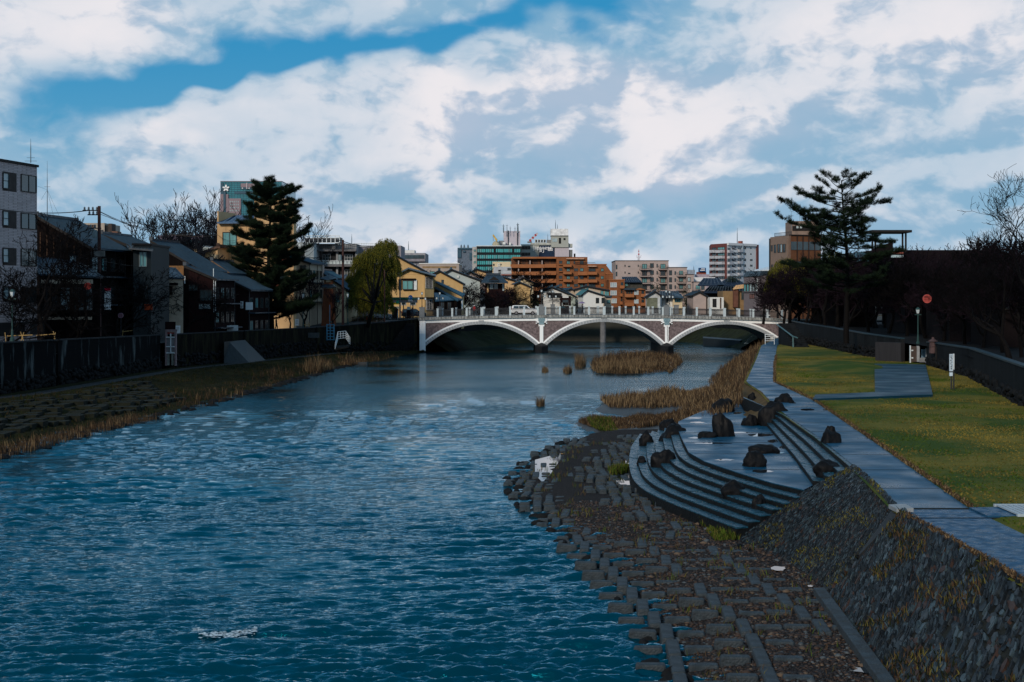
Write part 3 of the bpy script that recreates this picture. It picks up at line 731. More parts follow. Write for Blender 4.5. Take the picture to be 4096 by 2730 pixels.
# moss and weed tufts on slopes
def slopeweeds(tab,n,label,h,mats,prob,clump):
    tp=idx60([x[0] for x in tab]); to=idx60([x[1] for x in tab]); pts=[]
    for i in range(n):
        u=R.random()*58.99;k=int(u);v=R.random(); A=tp[k].lerp(tp[k+1],u-k);B=to[k].lerp(to[k+1],u-k);p=B.lerp(A,v)
        if noise.noise(Vector((p.x*1.2,p.y*.5+5,p.z)))>clump: pts.append(p+V3((0,0,.02)))
    o=blades('slope_weeds',np.array([tuple(p) for p in pts]),h,.03,mats,.9,matidx=RN.choice(3,len(pts),p=prob)); tag(o,label,'weeds',None,'stuff')
slopeweeds(tA,9000,'yellow green moss tufts on the shaded slate slope',.09,[mat('moss_yellow',(.13,.12,.012),.9),grassm[1],grassm[2]],(.25,.4,.35),.12)
slopeweeds(tB,7000,'brown and green weeds growing between the near slate stones',.17,[reedm[0],grassm[1],grassm[2]],(.4,.25,.35),.1)
# path edge fringe
fr=[]
for i in range(2600):
    y=R.uniform(24,39); fr.append((interp(PL,y)+R.uniform(-.07,.1),y,ZP_))
for i in range(4200):
    y=R.uniform(40,150); fr.append((interp(PR,y)+R.uniform(-.03,.16)+.07*noise.noise(Vector((y*.8,3,1))),y,ZP_+.02))
o=blades('edge_grass',np.array(fr),.085,.04,reedm,1.2,matidx=RN.choice(3,len(fr),p=(.6,.3,.1))); tag(o,'rusty dry grass fringe along the riverside path edges','grass',None,'stuff')
# lawn blades
lp=[(interp(PR,y)+.1,y) for y in range(24,150,6)]+[(interp(RW,y),y) for y in range(148,22,-6)]
q=scatter(lp,70000); rpoly=[(p.x,p.y) for p in rp]; q=q[~in_poly(q,rpoly)]; q=q[~((q[:,1]>38.3)&(q[:,1]<40.4)&(q[:,0]<16.5))]
o=blades('lawn_blades',np.c_[q,np.full(len(q),ZP_+.01)],.05,.06,[grassm[0],grassm[1],mat('straw',(.15,.115,.022),.9)],1.2,matidx=np.array([min(2,max(0,int(1.5+2.6*noise.noise(Vector((a*.35,b*.12,4)))+1.0*(R.random()-.5)))) for a,b in q])); tag(o,'short worn lawn grass, green and straw yellow, beside the path','grass',None,'stuff')
# apron weeds
q=scatter([(interp(EDGE,y)+.4,y) for y in range(26,84,3)]+[(interp(TOE,y),y) for y in range(83,25,-3)],9000)
nz=np.array([noise.noise(Vector((a*1.3,b*.7,9))) for a,b in q]); q=q[nz>.22]
o=blades('apron_weeds',np.c_[q,np.array([apz(a,b) for a,b in q])],.17,.022,[grassm[0],grassm[1],reedm[0]],.9,matidx=RN.choice(3,len(q),p=(.35,.3,.35))); tag(o,'small green and brown weeds between the apron blocks','weeds',None,'stuff')
reeds('green grass clump in the pool beside the lowest curved step',[tuple(G(x,y,.28)[:2]) for x,y in [(2430,1885),(2510,1862),(2520,1890),(2450,1905)]],900,.35,.03,.28,grassm,(.6,.3,.1),.7,.9,'grass_clump','grass')
reeds('green weeds along the foot of the near end of the curved steps',[tuple(G(x,y,.28)[:2]) for x,y in [(2790,2085),(2890,2110),(2960,2160),(2860,2165)]],1000,.2,.03,.28,grassm,(.6,.3,.1),.7,.5,'grass_clump','grass')
q=scatter([(9,79),(13,86),(14.6,97),(11.5,98),(9.3,88)],2600)
o=blades('dry_bank_grass',np.c_[q,np.array([min(2.3,.9+.3*(a-9.5)) for a,b in q])],.5,.045,reedm,.7,matidx=RN.choice(3,len(q),p=(.4,.35,.25))); tag(o,'dry tan grass on the little bank behind the plaza steps','grass',None,'stuff')
# far end of apron, mud bar and reed beds
mudm=mat('mud',(.022,.018,.014),.45,var=.5,vs=1.5,bump=.6,bs=5)
def mound(poly,z,label=None,amp=.1,nm='mud_bar'):
    c=(sum(p[0] for p in poly)/len(poly),sum(p[1] for p in poly)/len(poly)); mb=MB(); n=len(poly); vs=[]
    for k,(s,zz) in enumerate([(1.04,-.15),(.9,z*.6),(.6,z),(.25,z*1.05)]):
        for p in poly: vs.append((c[0]+(p[0]-c[0])*s,c[1]+(p[1]-c[1])*s,zz+amp*noise.noise(Vector((p[0]*.5,p[1]*.5,k)))*(k>0)))
    fs=[]
    for k in range(3):
        for i in range(n): fs.append((k*n+i,k*n+(i+1)%n,(k+1)*n+(i+1)%n,(k+1)*n+i))
    fs.append(tuple(range(3*n,4*n))); mb.add(vs,fs); struct(nm,mb,mudm,True)
def gp(L,z=0): return [tuple(G(x,y,z)[:2]) for x,y in L]
isl1=gp([(2360,1466),(2375,1492),(2470,1502),(2580,1500),(2700,1486),(2735,1452),(2700,1430),(2600,1420),(2480,1426),(2400,1445)])
mound(isl1[::-1],.18); reeds('tall brown reeds covering the island in front of the bridge pier',isl1,10000,.7,.05,.1)
reeds('light tan reed fringe on the near side of the river island',gp([(2385,1470),(2385,1498),(2560,1499),(2640,1480),(2560,1468)]),5000,.75,.05,.1,reedm,(.3,.6,.1))
bar2=gp([(2370,1640),(2390,1655),(2500,1668),(2640,1662),(2830,1640),(2960,1610),(3000,1560),(2930,1550),(2820,1560),(2700,1575),(2560,1590),(2430,1600),(2400,1618)])
mound(bar2[::-1],.2); reeds('wide bed of tan and brown reeds on the gravel bar by the plaza',gp([(2400,1608),(2440,1640),(2600,1646),(2800,1632),(2930,1612),(2990,1560),(2900,1556),(2700,1580),(2560,1594)]),11000,.65,.04,.12,reedm,(.45,.42,.13))
bar3=gp([(2290,1690),(2340,1720),(2450,1738),(2560,1770),(2640,1790),(2720,1690),(2800,1650),(2700,1660),(2560,1668),(2420,1672),(2330,1668)],.1)
mound(bar3[::-1],.15); reeds('low dark red brown sedge on the mud between reeds and apron',gp([(2310,1690),(2400,1720),(2560,1720),(2700,1690),(2780,1655),(2560,1672),(2400,1676)],.1),9000,.3,.04,.12,reedm,(.5,.15,.35),.8)
reeds('greenish grass at the tip of the mud bar',gp([(2350,1700),(2400,1725),(2480,1730),(2440,1690)],.1),2500,.4,.035,.12,grassm,(.5,.3,.2),.7)
for i,(x,y,w,h_,lb) in enumerate([(2180,1492,14,.7,'small dry tuft standing alone in the river, farthest from the island'),(2270,1494,20,.8,'round dry tuft in the river between the lone tuft and the island'),(2322,1470,25,1.0,'bushy reed tuft just left of the river island'),(2162,1628,20,.5,'thin sparse tuft in the open river left of the gravel bar'),(2680,1492,12,.6,'small tuft off the right tip of the river island')]):
    pp=gp([(x-w,y-5),(x,y+3),(x+w,y-5),(x,y-9)]); mound(pp[::-1] if False else pp,.08,amp=0,nm='mud_bar') if 0 else None
    reeds(lb,pp,420 if i!=3 else 160,h_,.035,0,reedm,(.5,.35,.15),.7,1,'reed_tuft','reed tuft')
# right bank between path and river, beyond the plaza
RWL=[(84,9.4),(100,13.2),(125,16.0),(150,19.5),(190,27.2),(232,38)]
mb=bumpy(RWL,PL,[(20,-.2),(400,-.2)],[(20,ZP_-.02),(400,ZP_-.02)],76,232,110,8,.12,seed=9); struct('right_bank_slope',mb,mat('dry_bank',(.075,.050,.02),.95,var=.4,vs=1,bump=.8,bs=6),True)
def rz_(x,y):
    a=interp(RWL,y); b=interp(PL,y); t=min(1,max(0,(x-a)/(b-a))); return -.2+t*(ZP_+.2)
reeds('tall rusty brown grass on the bank beside the far riverside path',[(interp(RWL,y)-.2,y) for y in range(96,226,6)]+[(interp(PL,y)-.25,y) for y in range(220,94,-6)],8500,.62,.045,rz_,reedm,(.45,.25,.3),.6,.15)
# apron stones at water edge as dark boulders
mbr=MB()
for i in range(90):
    y=R.uniform(30,86); x=interp(EDGE,y)+R.uniform(-.25,.5); rockmesh(mbr,(x,y,-.02),R.uniform(.12,.3),R.uniform(.12,.3),R.uniform(.08,.2),i+300,1)
tag(mbr.build('edge_stones',stonedark),'dark wet stones along the water edge of the apron','stones',None,'stuff')
# upper ground right
UG=[(20,3.4),(229,4.6),(300,4.6)]
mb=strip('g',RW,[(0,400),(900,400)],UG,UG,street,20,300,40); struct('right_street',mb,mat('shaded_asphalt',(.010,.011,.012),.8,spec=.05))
# beyond the bridge
LW2=[(229,-13.9),(262,-8),(292,4),(296,6)]; RW2=[(229,43),(262,39.3),(292,36),(296,35)]
mb=strip('g',[(0,-500),(900,-500)],LW2,5.0,5.0,street,229,292,20); struct('far_left_ground',mb,gm)
mb=strip('g',RW2,[(0,500),(900,500)],4.8,4.8,street,229,292,20); struct('far_right_ground',mb,gm)
mb=MB(); mb.box(-600,600,292,292.5,-1,4.98); mb.add([(-900,292.5,4.97),(900,292.5,4.97),(900,3000,4.97),(-900,3000,4.97)],[(0,1,2,3)]); struct('far_ground',mb,gm)
bank2=mat('far_bank_grass',(.010,.014,.004),.95,var=.5,vs=.5)
mb=bumpy(LW2,[(y,x+4.5) for y,x in LW2],[(200,2.6),(500,2.6)],[(200,-.3),(500,-.3)],231,292,40,8,.3); struct('far_left_bank',mb,bank2)
mb=strip('g',LW2,[(y,x+.1) for y,x in LW2],5.0,-.5,gm,229,292,10); struct('far_left_bank_wall',mb,stonedark)
mb=bumpy([(y,x-5) for y,x in RW2],RW2,[(200,-.3),(500,-.3)],[(200,2.8),(500,2.8)],245,292,40,8,.3); struct('far_right_bank',mb,bank2)
mb=strip('g',[(y,x-.1) for y,x in RW2],RW2,-.5,4.8,gm,229,292,10); struct('far_right_bank_wall',mb,stonedark)
# ================= boulders
rockm=mat('wet_boulder',(.004,.0045,.0055),.6,spec=.1,var=.7,vs=2.5,rvar=.15,bump=.7,bs=7)
BO=[ # px,py,w,h,z, sx-lean, label
(2891,1649,93,55,ZPL,.3,'large pointed boulder with pale streaks at the back edge of the plaza'),
(2900,1748,80,98,ZPL,-.25,'tallest dark boulder standing upright in the middle of the plaza'),
(2832,1752,78,26,ZPL,0,'low flat boulder touching the left foot of the tallest boulder'),
(3004,1704,60,48,ZPL,.1,'squarish dark boulder alone between the tallest boulder and the upper steps'),
(3055,1814,126,36,ZPL,0,'long flat table shaped boulder next to the plaza puddles'),
(3021,1869,96,65,ZPL,.1,'pyramid shaped boulder at the front of the plaza'),
(3142,1611,72,38,ZP_,0,'rounded wide boulder lying on the riverside path above the steps'),
(3097,1678,108,74,2.0,.25,'big slanting slab boulder straddling the upper steps'),
(3330,1778,84,62,2.35,-.1,'two humped boulder where the upper steps meet the path'),
(3320,1752,40,50,2.45,.2,'small knob of stone behind the two humped boulder'),
(3315,1892,108,54,2.0,0,'bridge like dark stone across the near end of the upper steps'),
(3010,1598,30,30,2.05,0,'smallest stone at the far top of the upper steps'),
(2675,1717,68,43,1.2,.1,'round dark boulder at the far left corner of the plaza'),
(2696,1755,100,62,1.3,.35,'ridge shaped boulder leaning over the top of the curved steps'),
(2587,1785,56,64,.8,.05,'blocky upright boulder at the far end of the lowest curved steps'),
(2568,1856,40,33,.75,0,'small round boulder on the second lowest curved step'),
(2659,1869,92,72,1.0,-.1,'bulky boulder with a shiny top in the middle of the curved steps'),
(2935,1974,100,54,1.2,0,'wide dark boulder low on the curved steps toward the near slope'),
(3035,2035,55,58,1.0,.2,'cracked leaning stone at the near right end of the curved steps'),
(2764,1664,60,30,1.0,0,'low dark boulder sunk in the sedge behind the plaza'),
(2837,1637,36,20,1.0,0,'small dark stone beside the pointed boulder at the reed edge'),
]
for i,(px,py,w,h,z,ln,lb) in enumerate(BO):
    c=G(px,py,z); D=c.y; m_=D/F; sx=w*m_/2; sz=h*m_*.62; sy=sx*.8
    mb=MB(); rockmesh(mb,(0,0,0),sx*1.02,sy,sz,i+11,3,.34,.55)
    zmax=max(v[2] for v in mb.v); 
    mb.v=[(v[0]+ln*v[2]*.8,v[1],v[2]) for v in mb.v]
    o=mb.build('boulder',rockm,None,True); zmin=min(v[2] for v in mb.v); o.location=(c.x,c.y+sy*.8,z-.02); 
    o.scale=(1,1,h*m_/(zmax)*1.0); tag(o,lb,'boulder','boulders around the plaza')
# ================= bridge
YB=229.0; BW=16.5
def zdeck(x):
    x0=XP(2350,YB); return 5.65-.42*((x-x0)/25.2)**2
def px2x(p): return XP(p,YB)
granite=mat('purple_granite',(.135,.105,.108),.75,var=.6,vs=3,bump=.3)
whitep=mat('white_render',(.77,.79,.80),.65,var=.14,vs=1.6,scale=(1,1,.25),col2=(.42,.42,.41),thr=(.58,.82))
ringm=mat('grey_voussoir',(.27,.29,.31),.6,var=.2,vs=6)
fasm=mat('stained_fascia',(.09,.09,.085),.7,var=.2,vs=2.2,col2=(.30,.31,.30),scale=(2,1,.5),thr=(.35,.6))
postm=mat('pale_granite_post',(.42,.49,.52),.55,var=.15,vs=8)
br=thing('arch_bridge','white and purple stone road bridge with three arches across the river','bridge',(px2x(2416),YB,0))
sp=[(1697,2152,1927,1298,1390),(2176,2655,2416,1288,1392),(2678,3135,2905,1298,1390)]
arcs=[]
for a,b,c,yc,ys in sp:
    xa,xb=px2x(a),px2x(b); zc=ZP(yc,YB); zs=ZP(ys,YB); hw=(xb-xa)/2; r_=(hw*hw+(zc-zs)**2)/(2*(zc-zs)); arcs.append(((xa+xb)/2,zc-r_,r_,xa,xb))
def zin(x,extra=0):
    for cx,cz,r_,xa,xb in arcs:
        rr=r_+extra
        if abs(x-cx)<rr*.999 and xa-extra*1.2<x<xb+extra*1.2:
            return cz+math.sqrt(max(0,rr*rr-(x-cx)**2))
    return -1
XL,XR=px2x(1681),px2x(3160)
mb=MB(); n=260
for i in range(n):
    x0=XL+(XR-XL)*i/n; x1=XL+(XR-XL)*(i+1)/n; zb0=zin(x0+.001);zb1=zin(x1-.001)
    if (zb0<0)!=(zb1<0): zb0=zb1=max(zb0,zb1) if max(zb0,zb1)<2 else -1
    mb.hexa([(x0,YB+.12,zb0),(x1,YB+.12,zb1),(x1,YB+BW-.1,zb1),(x0,YB+BW-.1,zb0),(x0,YB+.12,zdeck(x0)-.35),(x1,YB+.12,zdeck(x1)-.35),(x1,YB+BW-.1,zdeck(x1)-.35),(x0,YB+BW-.1,zdeck(x0)-.35)])
mb.build('spandrel_wall',granite,br)
for cx,cz,r_,xa,xb in arcs:
    th=math.asin((xb-cx)/r_); mb=MB(); mw=MB(); nv=46
    for i in range(nv):
        t0=-th+2*th*i/nv; t1=-th+2*th*(i+1)/nv; g=(t1-t0)*.05
        key=abs(i-nv/2+.5)<1
        def q(t0,t1,ra,rb,y0,y1): 
            f_=lambda t,r,y:(cx+r*math.sin(t),y,cz+r*math.cos(t))
            return [f_(t0,ra,y0),f_(t1,ra,y0),f_(t1,ra,y1),f_(t0,ra,y1),f_(t0,rb,y0),f_(t1,rb,y0),f_(t1,rb,y1),f_(t0,rb,y1)]
        mb.hexa(q(t0+g,t1-g,r_-.02,r_+.44+(.16 if key else 0),YB-.02-(.05 if key else 0),YB+.5)); mw.hexa(q(t0,t1,r_+.03,r_+.68,YB+.04,YB+.4))
    mb.build('arch_ring',ringm,br); mw.build('arch_rim',whitep,br)
# white band under the fascia
mb=MB(); n=60
for i in range(n):
    x0=XL+(XR-XL)*i/n; x1=XL+(XR-XL)*(i+1)/n
    mb.hexa([(x0,YB+.02,zdeck(x0)-.86),(x1,YB+.02,zdeck(x1)-.86),(x1,YB+.3,zdeck(x1)-.86),(x0,YB+.3,zdeck(x0)-.86),(x0,YB+.02,zdeck(x0)-.3),(x1,YB+.02,zdeck(x1)-.3),(x1,YB+.3,zdeck(x1)-.3),(x0,YB+.3,zdeck(x0)-.3)])
mb.build('white_band',whitep,br)
mb=MB(); mfar=MB(); n=112
for i in range(n):
    x0=XL-.25+(XR-XL+.5)*i/n; x1=XL-.25+(XR-XL+.5)*(i+1)/n-.04; a=zdeck(x0);b=zdeck(x1)
    for (ya,yb,mq) in ((YB-.28,YB+.5,mb),(YB+BW-.5,YB+BW+.28,mfar)):
        mq.hexa([(x0,ya,a-.42),(x1,ya,b-.42),(x1,yb,b-.42),(x0,yb,a-.42),(x0,ya,a),(x1,ya,b),(x1,yb,b),(x0,yb,a)])
mb.build('fascia',fasm,br); mfar.build('fascia',fasm,br)
mb=MB()
for i in range(n):
    x0=XL-.25+(XR-XL+.5)*i/n; x1=XL-.25+(XR-XL+.5)*(i+1)/n; a=zdeck(x0)-.05;b=zdeck(x1)-.05
    mb.hexa([(x0,YB+.4,a-.34),(x1,YB+.4,b-.34),(x1,YB+BW-.4,b-.34),(x0,YB+BW-.4,a-.34),(x0,YB+.4,a),(x1,YB+.4,b),(x1,YB+BW-.4,b),(x0,YB+BW-.4,a)])
mb.build('road_deck',street,br)
# pilasters with emblem, piers
embm=mat('emblem_blue_grey',(.20,.30,.34),.6,var=.3,vs=9)
for p in (2166,2667):
    x=px2x(p); zt_=zdeck(x)-.36; mb=MB()
    for (w,za,zb) in ((.86,zt_-.62,zt_),(.66,zt_-.95,zt_-.62),(.86,zt_-.95,zt_-.8),(.44,zt_-1.35,zt_-.95),(.27,1.3,zt_-1.35)): mb.box(x-w,x+w,YB-.08,YB+.3,za,zb)
    mb.build('pilaster',whitep,br)
    e=MB(); e.prism([(x-.5,YB-.2),(x+.5,YB-.2),(x+.5,YB-.07),(x-.5,YB-.07)],zt_-.55,zt_+.02); e.prism([(x-.36,YB-.2),(x+.36,YB-.2),(x+.36,YB-.07),(x-.36,YB-.07)],zt_-1.05,zt_-.55)
    eo=e.build('emblem_shield',embm,br)
    e=MB()
    for (dx,dz,rr) in ((0,-.18,.16),(-.2,-.4,.15),(.2,-.4,.15),(-.12,-.68,.14),(.12,-.68,.14)):
        for k in range(10):
            t=2*PI*k/10;t2=2*PI*(k+1)/10; e.tube((x+dx+rr*math.cos(t),YB-.21,zt_+dz+rr*math.sin(t)),(x+dx+rr*math.cos(t2),YB-.21,zt_+dz+rr*math.sin(t2)),.028,n=4)
    e.build('crest',mat('crest_blue',(.10,.18,.22),.5),eo)
    c=MB(); hw=.95
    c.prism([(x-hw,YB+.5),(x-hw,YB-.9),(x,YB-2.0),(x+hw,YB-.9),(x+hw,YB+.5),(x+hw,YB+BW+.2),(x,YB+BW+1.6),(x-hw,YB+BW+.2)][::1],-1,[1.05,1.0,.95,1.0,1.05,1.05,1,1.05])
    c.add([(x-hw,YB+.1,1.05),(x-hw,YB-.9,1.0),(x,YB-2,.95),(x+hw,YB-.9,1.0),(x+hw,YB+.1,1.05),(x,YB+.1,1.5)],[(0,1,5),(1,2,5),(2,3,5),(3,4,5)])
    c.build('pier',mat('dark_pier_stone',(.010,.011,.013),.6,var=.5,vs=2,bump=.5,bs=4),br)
mb=MB(); x=px2x(1690); mb.box(XL-.1,px2x(1702),YB-.1,YB+.3,.2,zdeck(x)-.36); mb.box(XL+.15,px2x(1698),YB-.14,YB,.6,zdeck(x)-.8); mb.build('pilaster',whitep,br)
mb=MB(); mb.box(px2x(3135),px2x(3162),YB-.1,YB+.3,.2,zdeck(px2x(3150))-.36); mb.build('pilaster',whitep,br)
# crack and stains
mb=MB(); x=px2x(2667)+.06; z=4
for i in range(12): mb.box(x-.03,x+.03,YB-.105,YB-.08,z-.22,z); z-=.2; x+=R.uniform(-.04,.04)
mb.build('crack',trim,br)
near=[1750.4,1808.8,1866.8,1927.4,1984.8,2040.6,2096.4,2151.6,2181,2239,2297,2356,2416.5,2477.7,2535,2593,2651,2680.5,2734.7,2787,2840.6,2898,2956.6,3013,3070,3128]
big={1927.4,2416.5,2898,1984.8}
for side,(yb) in enumerate((YB+.05,YB+BW-.1)):
    xs=[]
    for p in near:
        x=px2x(p); w=.2 if p in big else .14; xs.append((x,w)); z=zdeck(x); mb=MB(); mb.box(x-w,x+w,yb-w*.9,yb+w*.9,z,z+1.16); mb.box(x-w-.035,x+w+.035,yb-w-.02,yb+w+.02,z+1.16,z+1.27)
        mb.build('rail_post',postm,br)
    ends=[(px2x(1700),.2)]+xs
    for (a,wa),(b,wb) in zip(ends,ends[1:]):
        if b-a<.8: continue
        a+=wa;b-=wb; mb=MB(); za=zdeck(a);zb=zdeck(b)
        def rail(dz,t,): mb.hexa([(a,yb-.03,za+dz),(b,yb-.03,zb+dz),(b,yb+.03,zb+dz),(a,yb+.03,za+dz),(a,yb-.03,za+dz+t),(b,yb-.03,zb+dz+t),(b,yb+.03,zb+dz+t),(a,yb+.03,za+dz+t)])
        rail(.98,.07); rail(.84,.04); rail(.14,.05); rail(.3,.03)
        k=14
        for i in range(1,k): 
            x=a+(b-a)*i/k; z=za+(zb-za)*i/k; mb.box(x-.022,x+.022,yb-.015,yb+.015,z+.15,z+1.0)
        mb.build('railing',metald,br)
    for p,w in ((1688,.38),(2166,.36),(2665.5,.38)) if side==0 else ((1668,.36),(2211,.34),(2705,.36)):
        x=px2x(p) if side==0 else XP(p if p>1700 else 1759,YB+BW); z=zdeck(px2x(min(max(p,1681),3100)))
        mb=MB(); mb.box(x-w,x+w,yb-.4,yb+.4,z-.0,z+1.45); mb.box(x-w-.05,x+w+.05,yb-.45,yb+.45,z+1.45,z+1.56); mb.build('pedestal',mat('grey_granite',(.15,.165,.175),.6,var=.2,vs=9),br)
# bridge lamps
lant=mat('lantern_glass',(.45,.52,.55),.2,var=.1)
def bridgelamp(px,y,lb,h=2.4):
    x=XP(px,y); z=zdeck(px2x(min(max(px,1681),3100)))+1.56
    t=thing('street_lamp',lb,'street lamp',(x,y,z),'lantern lamps on the bridge pedestals'); mb=MB()
    mb.tube((x,y,z),(x,y,z+.3),.1,.06); mb.tube((x,y,z+.3),(x,y,z+h-.55),.055); mb.box(x-.5,x+.5,y-.03,y+.03,z+h-1.15,z+h-1.08); mb.box(x-.03,x+.03,y-.5,y+.5,z+h-1.15,z+h-1.08)
    mb.build('pole',metald,t)
    for dx,dy,dz in ((0,0,h-.55),(-.5,0,h-1.35),(.5,0,h-1.35)):
        l=MB(); l.m=0; l.box(x+dx-.12,x+dx+.12,y+dy-.12,y+dy+.12,z+dz+.04,z+dz+.36); l.m=1
        l.box(x+dx-.15,x+dx+.15,y+dy-.15,y+dy+.15,z+dz,z+dz+.04); l.box(x+dx-.16,x+dx+.16,y+dy-.16,y+dy+.16,z+dz+.36,z+dz+.42)
        for sx in(-1,1):
            for sy in (-1,1): l.box(x+dx+sx*.13-.015,x+dx+sx*.13+.015,y+dy+sy*.13-.015,y+dy+sy*.13+.015,z+dz+.04,z+dz+.36)
        l.build('lantern',[lant,metald],t)
for px,y,lb in ((1688,YB+.05,'lantern lamp on the near left corner pedestal of the bridge'),(1759,YB+BW-.1,'lantern lamp on the far left corner pedestal of the bridge, before the dark lower roofs'),(2166,YB+.05,'lantern lamp above the first bridge pier, just right of the white car'),(2211,YB+BW-.1,'lantern lamp on the far side above the first bridge pier'),(2664,YB+.05,'lantern lamp above the second bridge pier, nearest the viewer'),(2678,YB+BW-.1,'lantern lamp on the far side above the second bridge pier')): bridgelamp(px,y,lb)
# pier of the next bridge, seen through the middle arch
mb=MB(); mb.tube((XP(2412,285),285,-1),(XP(2412,285),285,4.4),.55,n=12); mb.box(XP(2412,285)-12,XP(2412,285)+14,284,287,4.4,5.0); tag(mb.build('far_footbridge',mat('pale_pier',(.12,.12,.125),.6)),'slim pale pier and deck of the next bridge, seen under the middle arch','bridge')
# ================= car
def car(name,label,loc,rz,s,paint,cat='car',group=None):
    t=thing(name,label,cat,(0,0,0),group); mb=MB(); W=.82
    prof=[(-2.1,.35),(-2.15,.8),(-2.05,.98),(-1.95,1.5),(-1.7,1.56),(.35,1.56),(.95,1.08),(1.75,.98),(2.08,.8),(2.1,.35)]
    def wx(z): return W if z<1.0 else W-.13*(z-1.0)/.55
    n=len(prof); vs=[(x,-wx(z),z) for x,z in prof]+[(x,wx(z),z) for x,z in prof]
    mb.add(vs,[tuple(range(n))[::-1][::-1],tuple(range(2*n-1,n-1,-1))]+[(i,n+i,n+(i+1)%n,(i+1)%n) for i in range(n)])
    b=mb.build('body',paint,t); bv=b.modifiers.new('bevel','BEVEL'); bv.width=.06; bv.segments=2
    for sy in (-1,1):
        for (xa,xb,xc,xd) in ((-1.8,-.95,-.95,-1.72),(-.88,0,0,-.88),(.07,.72,.35,.07)):
            w=MB(); o_=.012; z0,z1=1.04,1.47
            w.hexa([(xa,sy*(wx(z0)+o_)-.01,z0),(xb,sy*(wx(z0)+o_)-.01,z0),(xb,sy*(wx(z0)+o_)+.01,z0),(xa,sy*(wx(z0)+o_)+.01,z0),(xd,sy*(wx(z1)+o_)-.01,z1),(xc,sy*(wx(z1)+o_)-.01,z1),(xc,sy*(wx(z1)+o_)+.01,z1),(xd,sy*(wx(z1)+o_)+.01,z1)]); w.build('window',glass,t)
        for x in (-1.3,1.3):
            w=MB(); w.tube((x,sy*(W-.17),.32),(x,sy*(W+.03),.32),.32,n=18); wo=w.build('wheel',mat('tyre',(.015,.015,.016),.8),t)
            w=MB(); w.tube((x,sy*(W+.03),.32),(x,sy*(W+.045),.32),.19,n=12); w.build('rim',mat('rim',(.3,.3,.32),.4,metal=.5),wo)
        w=MB(); w.box(-2.17,-2.08,sy*.68-.1,sy*.68+.1,.85,1.2); w.build('tail_light',mat('tail_light',(.35,.02,.015),.3),t)
        w=MB(); w.box(1.98,2.1,sy*.62-.14,sy*.62+.14,.72,.88); w.build('headlight',lant,t)
    w=MB(); w.hexa([(.99,-.7,1.1),(.99,.7,1.1),(1.02,.7,1.1),(1.02,-.7,1.1),(.44,-.64,1.5),(.44,.64,1.5),(.47,.64,1.5),(.47,-.64,1.5)]); w.build('windscreen',glass,t)
    w=MB(); w.box(-2.13,2.13,-W-.005,W+.005,.3,.4); w.build('bumper',metald,t)
    w=MB(); w.box(-1.6,.3,-.62,-.58,1.6,1.63); w.box(-1.6,.3,.58,.62,1.6,1.63); w.build('roof_rack',metald,t)
    t.location=loc; t.rotation_euler=(0,0,rz); t.scale=(s,s,s); return t
white=mat('white_paint',(.72,.74,.75),.25,var=.04,coat=.6)
greyp=mat('silver_paint',(.25,.28,.32),.3,var=.05,coat=.6)
cx=XP(2098,YB+5); car('parked_car','white estate car crossing the bridge toward the right bank',(cx,YB+5,zdeck(cx)-.05),0,.96,white)
car('parked_car','silver car half hidden behind the willow trunk on the left bank',(XP(1525,236),236,4.75),.6,.9,greyp)
car('parked_car','dark car entering the bridge at its left end',(XP(1655,240),240,5.05),.2,.9,mat('dark_paint',(.02,.025,.03),.25,coat=.6))
